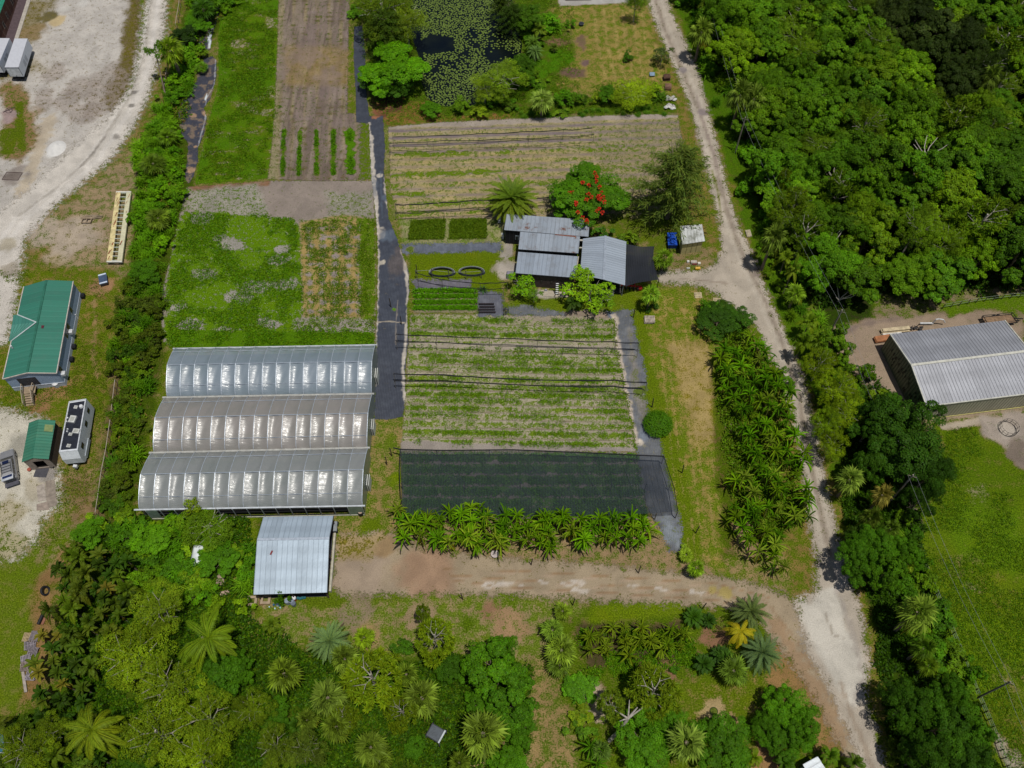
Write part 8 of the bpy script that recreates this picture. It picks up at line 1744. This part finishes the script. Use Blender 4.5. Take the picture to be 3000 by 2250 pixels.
# ---------------------------------------------------------------- lily pads
def pads():
    rs = np.random.RandomState(5); W_ = wp(POND)
    x0, x1 = min(p.x for p in W_), max(p.x for p in W_); y0, y1 = min(p.y for p in W_), max(p.y for p in W_)
    P = np.stack([rs.uniform(x0, x1, 22000), rs.uniform(y0, y1, 22000)], 1); d = sdist(W_, P[:, 0], P[:, 1])
    dens = fbm(P[:, 0], P[:, 1], .22, 4, 3.0); q = sdist(wp([(1220,130),(1260,100),(1330,110),(1330,150),(1250,160)]), P[:, 0], P[:, 1]); q2 = sdist(wp([(1440,60),(1480,60),(1480,180),(1440,200),(1420,150)]), P[:, 0], P[:, 1])
    q3 = sdist(wp([(1190,40),(1225,60),(1235,120),(1250,200),(1220,200),(1190,100)]), P[:, 0], P[:, 1])
    ok = (d > .2) & (dens+rs.normal(0, .07, 22000) > .36) & (q < 0) & ((q2 < 0) | (rs.rand(22000) < .15)) & (q3 < 0); P = P[ok]
    keep = []; cell = {}
    for p in P:
        k = (int(p[0]/.55), int(p[1]/.55)); 
        if any(math.hypot(p[0]-r[0], p[1]-r[1]) < .29 for a in (-1,0,1) for b in (-1,0,1) for r in cell.get((k[0]+a, k[1]+b), [])): continue
        cell.setdefault(k, []).append(p); keep.append(p)
    keep = sorted(keep, key=lambda p: p[1])
    def padmesh(mb, c, r, a0):
        pts = [Vector((c[0]+math.cos(a0+t)*r, c[1]+math.sin(a0+t)*r, c[2])) for t in [.25+5.8*i/9 for i in range(10)]]; mb.poly(pts+[Vector((c[0], c[1], c[2]-.005))])
    mt = flat('64782e', .5, .4, var=.25, sc=1.5); first = None
    for i, p in enumerate(keep[:290]):
        if first is None:
            mb = MB(); padmesh(mb, (0, 0, 0), .17, 0); first = mb.build('lily_pad', mt); first.location = (p[0], p[1], .045); tag(first, 'pale green lily pad floating on the near half of the pond', 'lily pad', 'lily pads on the pond')
        else:
            o = first.copy(); COL.objects.link(o); o.location = (p[0], p[1], .045+rs.rand()*.01); s = rs.uniform(.8, 1.25); o.scale = (s, s, 1); o.rotation_euler = (0, 0, rs.rand()*6.28)
    mb = MB()
    for p in keep[290:]: padmesh(mb, (p[0], p[1], .045+rs.rand()*.01), .17*rs.uniform(.8, 1.25), rs.rand()*6.28)
    o = mb.build('lily_pads', mt); o['kind'] = 'stuff'; o['label'] = 'mass of pale lily pads on the far part of the pond'; o['category'] = 'lily pads'
pads()

# ---------------------------------------------------------------- crop rows and weeds (small leaves near the ground)
def tufts(lv, x, y, h, hexes, leaf=.22, per=4, spread=.18, up=.8, k=1.0, wid=.5):
    n = len(x); 
    if n == 0: return
    cols = np.array([lsh(alb(c, 1.0))*k for c in hexes]); ci = RS.randint(0, len(hexes), n); tone = RS.uniform(.75, 1.2, (n, 1))
    for j in range(per):
        d = RS.normal(size=(n, 3)); d[:, 2] = np.abs(d[:, 2])*up+.15; d = unit(d)
        p = np.stack([x+RS.normal(0, spread, n), y+RS.normal(0, spread, n), h*RS.uniform(.2, 1, n)], 1)
        lv.kites(p, d, leaf*RS.uniform(.6, 1.4, n), leaf*wid, None, cols[ci]*tone*RS.uniform(.8, 1.2, (n, 1)), droop=.2)
def rnd_in(poly, n, edge=0):
    W_ = wp(poly); x = RS.uniform(min(p.x for p in W_), max(p.x for p in W_), n); y = RS.uniform(min(p.y for p in W_), max(p.y for p in W_), n)
    d = sdist(W_, x, y); ok = d > (fbm(x, y, .45, 3, 2.)-.38)*3.0*edge; return x[ok], y[ok]
def stuff(name, lv, label, cat):
    o = link(name, lv.mesh(name), M_leafabs, None, kind='stuff', label=label, category=cat); return o
def croprow(p0, p1, w, n, hexes, lab, grp, h=.22, leaf=.26, thr=.42, off=0.0, k=.95):
    a, b = G(*p0), G(*p1); t = RS.rand(n); x = a.x+(b.x-a.x)*t; y = a.y+(b.y-a.y)*t
    g_ = fbm(x*.6, y*.6, .6, 3, off)+RS.normal(0, .04, n) > thr; x, y = x[g_], y[g_]; y = y+RS.normal(0, w*.5, len(y)) if abs(b.x-a.x) > abs(b.y-a.y) else y; x = x if abs(b.x-a.x) > abs(b.y-a.y) else x+RS.normal(0, w*.5, len(x))
    lv = LV(); tufts(lv, x, y, h, hexes, leaf, 4, .12, k=k); o = link('crop_row', lv.mesh('crop_row'), M_leafabs); tag(o, lab, 'crop row', grp)
GC = ['6a9a1c','5c8c18','7ca828','4f8014']
for i, (y, k) in enumerate(((934,1),(955,.8),(976,1),(1019,.5),(1040,.6),(1057,1),(1076,1),(1108,1),(1131,1),(1152,1.1),(1171,.8),(1194,1),(1214,.6),(1238,.35),(1265,.9),(1295,1.1))):
    xr = 1795+(y-934)*.19; croprow((1203,y), (xr,y+.018*(xr-1200)), .5, int(1250*k), GC, 'patchy row of low green vegetables under the net cables', 'vegetable rows of the main field', thr=.50-.04*k, off=y*.37, leaf=.19, k=.9)
for y in (854,870,887,904): croprow((1214,y),(1394,y-1), .2, 1300, ['4a9410','5ca814','3f8410'], 'lush bright green vegetable row above the main field', 'four lush vegetable rows', h=.3, leaf=.26, thr=.0)
for i, y in enumerate((1345,1378,1411,1444,1477,1500)): croprow((1184,y),(1868+i*5,y), .5, 2200, ['3c7c1c','4a8c1c','34701c'], 'dense crop row below the dark shade net', 'crop rows under the shade net', h=.35, leaf=.3, thr=.30, off=y)
for i, (xa, xb, w_) in enumerate([(832,828,.38),(879,875,.36),(927,928,.4),(977,977,.42),(1025,1028,.75)]): croprow((xa,384),(xb,512), w_*.5, 480, ['4c8c10','5c9a14','3f7c10'], 'narrow upright green strip of plants in the bare bed field', 'green strips in the bed field', h=.25, leaf=.24, thr=.38, off=i*3.0)
for nm, a in (('a', [(1206,648),(1304,644),(1300,700),(1197,702)]), ('b', [(1322,645),(1424,642),(1424,698),(1316,700)])):
    lv = LV(); x, y = rnd_in(a, 3000); tufts(lv, x, y, .18, ['4c7414','5c7c18','6a8420'], .24, 4, .1, k=.9); tag(link('crop_bed', lv.mesh('crop_bed'), M_leafabs), 'left dark green crop bed above the blue fabric strip' if nm == 'a' else 'right dark green crop bed nearer the date palm', 'crop bed')
# weeds
def weeds(name, poly, n, hexes, label, thr=.35, sc=.25, h=.15, leaf=.24, off=0., k=.9, cut=None, per=3):
    x, y = rnd_in(poly, n, 1); g_ = fbm(x, y, sc, 3, off)+RS.normal(0, .05, len(x)) > thr; x, y = x[g_], y[g_]
    for c in (cut or []): d = sdist(wp(c), x, y); x, y = x[d < 0], y[d < 0]
    hh = h*(.4+1.2*fbm(x, y, .5, 2, off+4)); lv = LV(); tufts(lv, x, y, hh, hexes, leaf, per, .12, k=k); stuff(name, lv, label, 'weeds' if name == 'weeds' else name)
weeds('weeds', [(655,-60),(818,-60),(813,100),(810,270),(800,400),(788,522),(570,540),(605,380),(640,250),(640,110)], 26000, ['5a8c0c','4f8410','6a9014','6c7c1c','447c0c'], 'bright weeds covering the strip field at the top', .44, .5, .18)
weeds('weeds', [(548,620),(860,640),(885,700),(885,960),(1098,965),(1098,1010),(520,1020),(480,1000),(480,880),(500,760)], 30000, ['4f8c0c','5c940f','447c0c','6a8c14'], 'bright weeds covering the field above the greenhouse', .43, .28, .2)
weeds('weeds', [(885,650),(1095,640),(1095,960),(890,960)], 9000, ['5c8414','7c8a24','4c7c10'], 'scattered weeds in the straw coloured field', .50, .7, .15)
weeds('undergrowth', HED+[], 24000, ['5c8c12','4a7c10','7c8424','3f6c0e','86743c'], 'low undergrowth filling the hedgerow', .2, .3, .35, .36)
weeds('undergrowth', [(0,2120),(150,2060),(230,1600),(300,1520),(420,1515),(760,1515),(740,1690),(760,1820),(860,1890),(1160,1930),(1250,1920),(1400,1930),(1560,1960),(1560,2200),(1420,2300),(-60,2300)], 60000, ['46800f','3a6c0e','5c8c14','2f5c10'], 'leafy undergrowth beneath the trees at the bottom left', .3, .25, .4, .4, k=.62, cut=[[(735,1500),(1000,1500),(985,1760),(735,1760)]])  # leaf colour darkened to paint shade into the gaps between crowns
weeds('undergrowth', [(2400,1020),(2560,1080),(2700,1250),(2790,1400),(2700,1500),(2720,1700),(2850,2000),(2950,2280),(2620,2280),(2560,1900),(2470,1500)], 26000, ['3c6c10','46780f','2f5c10'], 'leafy undergrowth beneath the tree belt', .3, .3, .35, .4, k=.62)  # darkened as well, so shade under the belt is in the colour
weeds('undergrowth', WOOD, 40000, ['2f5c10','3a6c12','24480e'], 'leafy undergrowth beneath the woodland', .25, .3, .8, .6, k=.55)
weeds('undergrowth', [(2110,930),(2190,960),(2290,1160),(2340,1380),(2360,1500),(2280,1600),(2260,1700),(2150,1600),(2100,1120)], 14000, ['4c7c12','5c8c14','6a7c24'], 'leafy undergrowth between the grove bananas', .35, .5, .3, .35)
weeds('undergrowth', [(1700,1840),(2010,1840),(2060,1900),(2060,1990),(1700,1990),(1690,1900)], 7000, ['46800f','5c8c14'], 'green weeds around the garden plot', .5, .5, .2, .3)
weeds('grass_tufts', [(2760,1270),(2900,1240),(3000,1380),(3120,1380),(3120,2400),(2960,2300),(2760,1800),(2700,1600)], 34000, ['4c7c0c','3f700c','5c8410','5a7a14'], 'short grass tufts over the right pasture', .42, .2, .1, .2, k=.95)
weeds('grass_tufts', [(1030,-50),(1660,-60),(1700,240),(1990,230),(1990,330),(1140,365),(1090,330)], 26000, ['4c8010','5c8c14','6a8418'], 'grass tufts on the pond banks', .42, .3, .15, .24, cut=[POND,[(1690,-60),(1950,-60),(1980,240),(1700,240)]])
weeds('grass_tufts', [(0,1640),(170,1600),(290,1420),(340,900),(250,790),(0,800)], 22000, ['6a7c14','7c8420','5c7412'], 'dry grass tufts around the blue house', .42, .3, .08, .2, cut=[[(0,1190),(160,1240),(170,1480),(60,1650),(0,1650)],[(0,830),(220,810),(210,1130),(0,1140)],[(170,1160),(275,1160),(260,1370),(60,1370),(80,1220)]])
weeds('straw', [(1885,900),(2080,900),(2105,1300),(2160,1680),(2060,1650),(1960,1350),(1890,1050)], 16000, ['b5a068','a8945c','8a8434','c4b07c'], 'mown straw lying over the meadow strip', .45, .5, .06, .3, k=.85, wid=.25) if False else None
# ================================================================ light and camera
w = bpy.data.worlds.new('World'); scn.world = w; w.use_nodes = True
wn = w.node_tree.nodes; wl = w.node_tree.links; bg = wn.get('Background')
sky = wn.new('ShaderNodeTexSky'); sky.sky_type = 'NISHITA'; sky.sun_disc = False
SUN = Vector((.15, -.18, 1.0)).normalized()
sky.sun_elevation = math.asin(SUN.z); sky.sun_rotation = math.atan2(SUN.x, SUN.y)
sky.altitude = 10; sky.air_density = 1.0; sky.dust_density = 1.5
wl.new(sky.outputs[0], bg.inputs[0]); bg.inputs[1].default_value = .055
sl = bpy.data.lights.new('sun', 'SUN'); sl.energy = 3.8; sl.angle = math.radians(.53); sl.color = (1, .96, .89)
so = bpy.data.objects.new('sun', sl); COL.objects.link(so); so.location = (0, 0, 60)
so.rotation_euler = (-SUN).to_track_quat('-Z', 'Y').to_euler()
cam = bpy.data.cameras.new('camera'); co = bpy.data.objects.new('camera', cam); COL.objects.link(co)
co.location = (0, 0, CAM_H); co.rotation_euler = (TILT, 0, 0)
cam.sensor_width = 36; cam.lens = 36*F_PX/3000; cam.clip_end = 4000; cam.clip_start = 1
scn.camera = co
scn.view_settings.view_transform = 'Standard'; scn.view_settings.look = 'None'
scn.view_settings.exposure = -0.14; scn.view_settings.gamma = 1.0
scn.cycles.transparent_max_bounces = 12; scn.cycles.max_bounces = 6
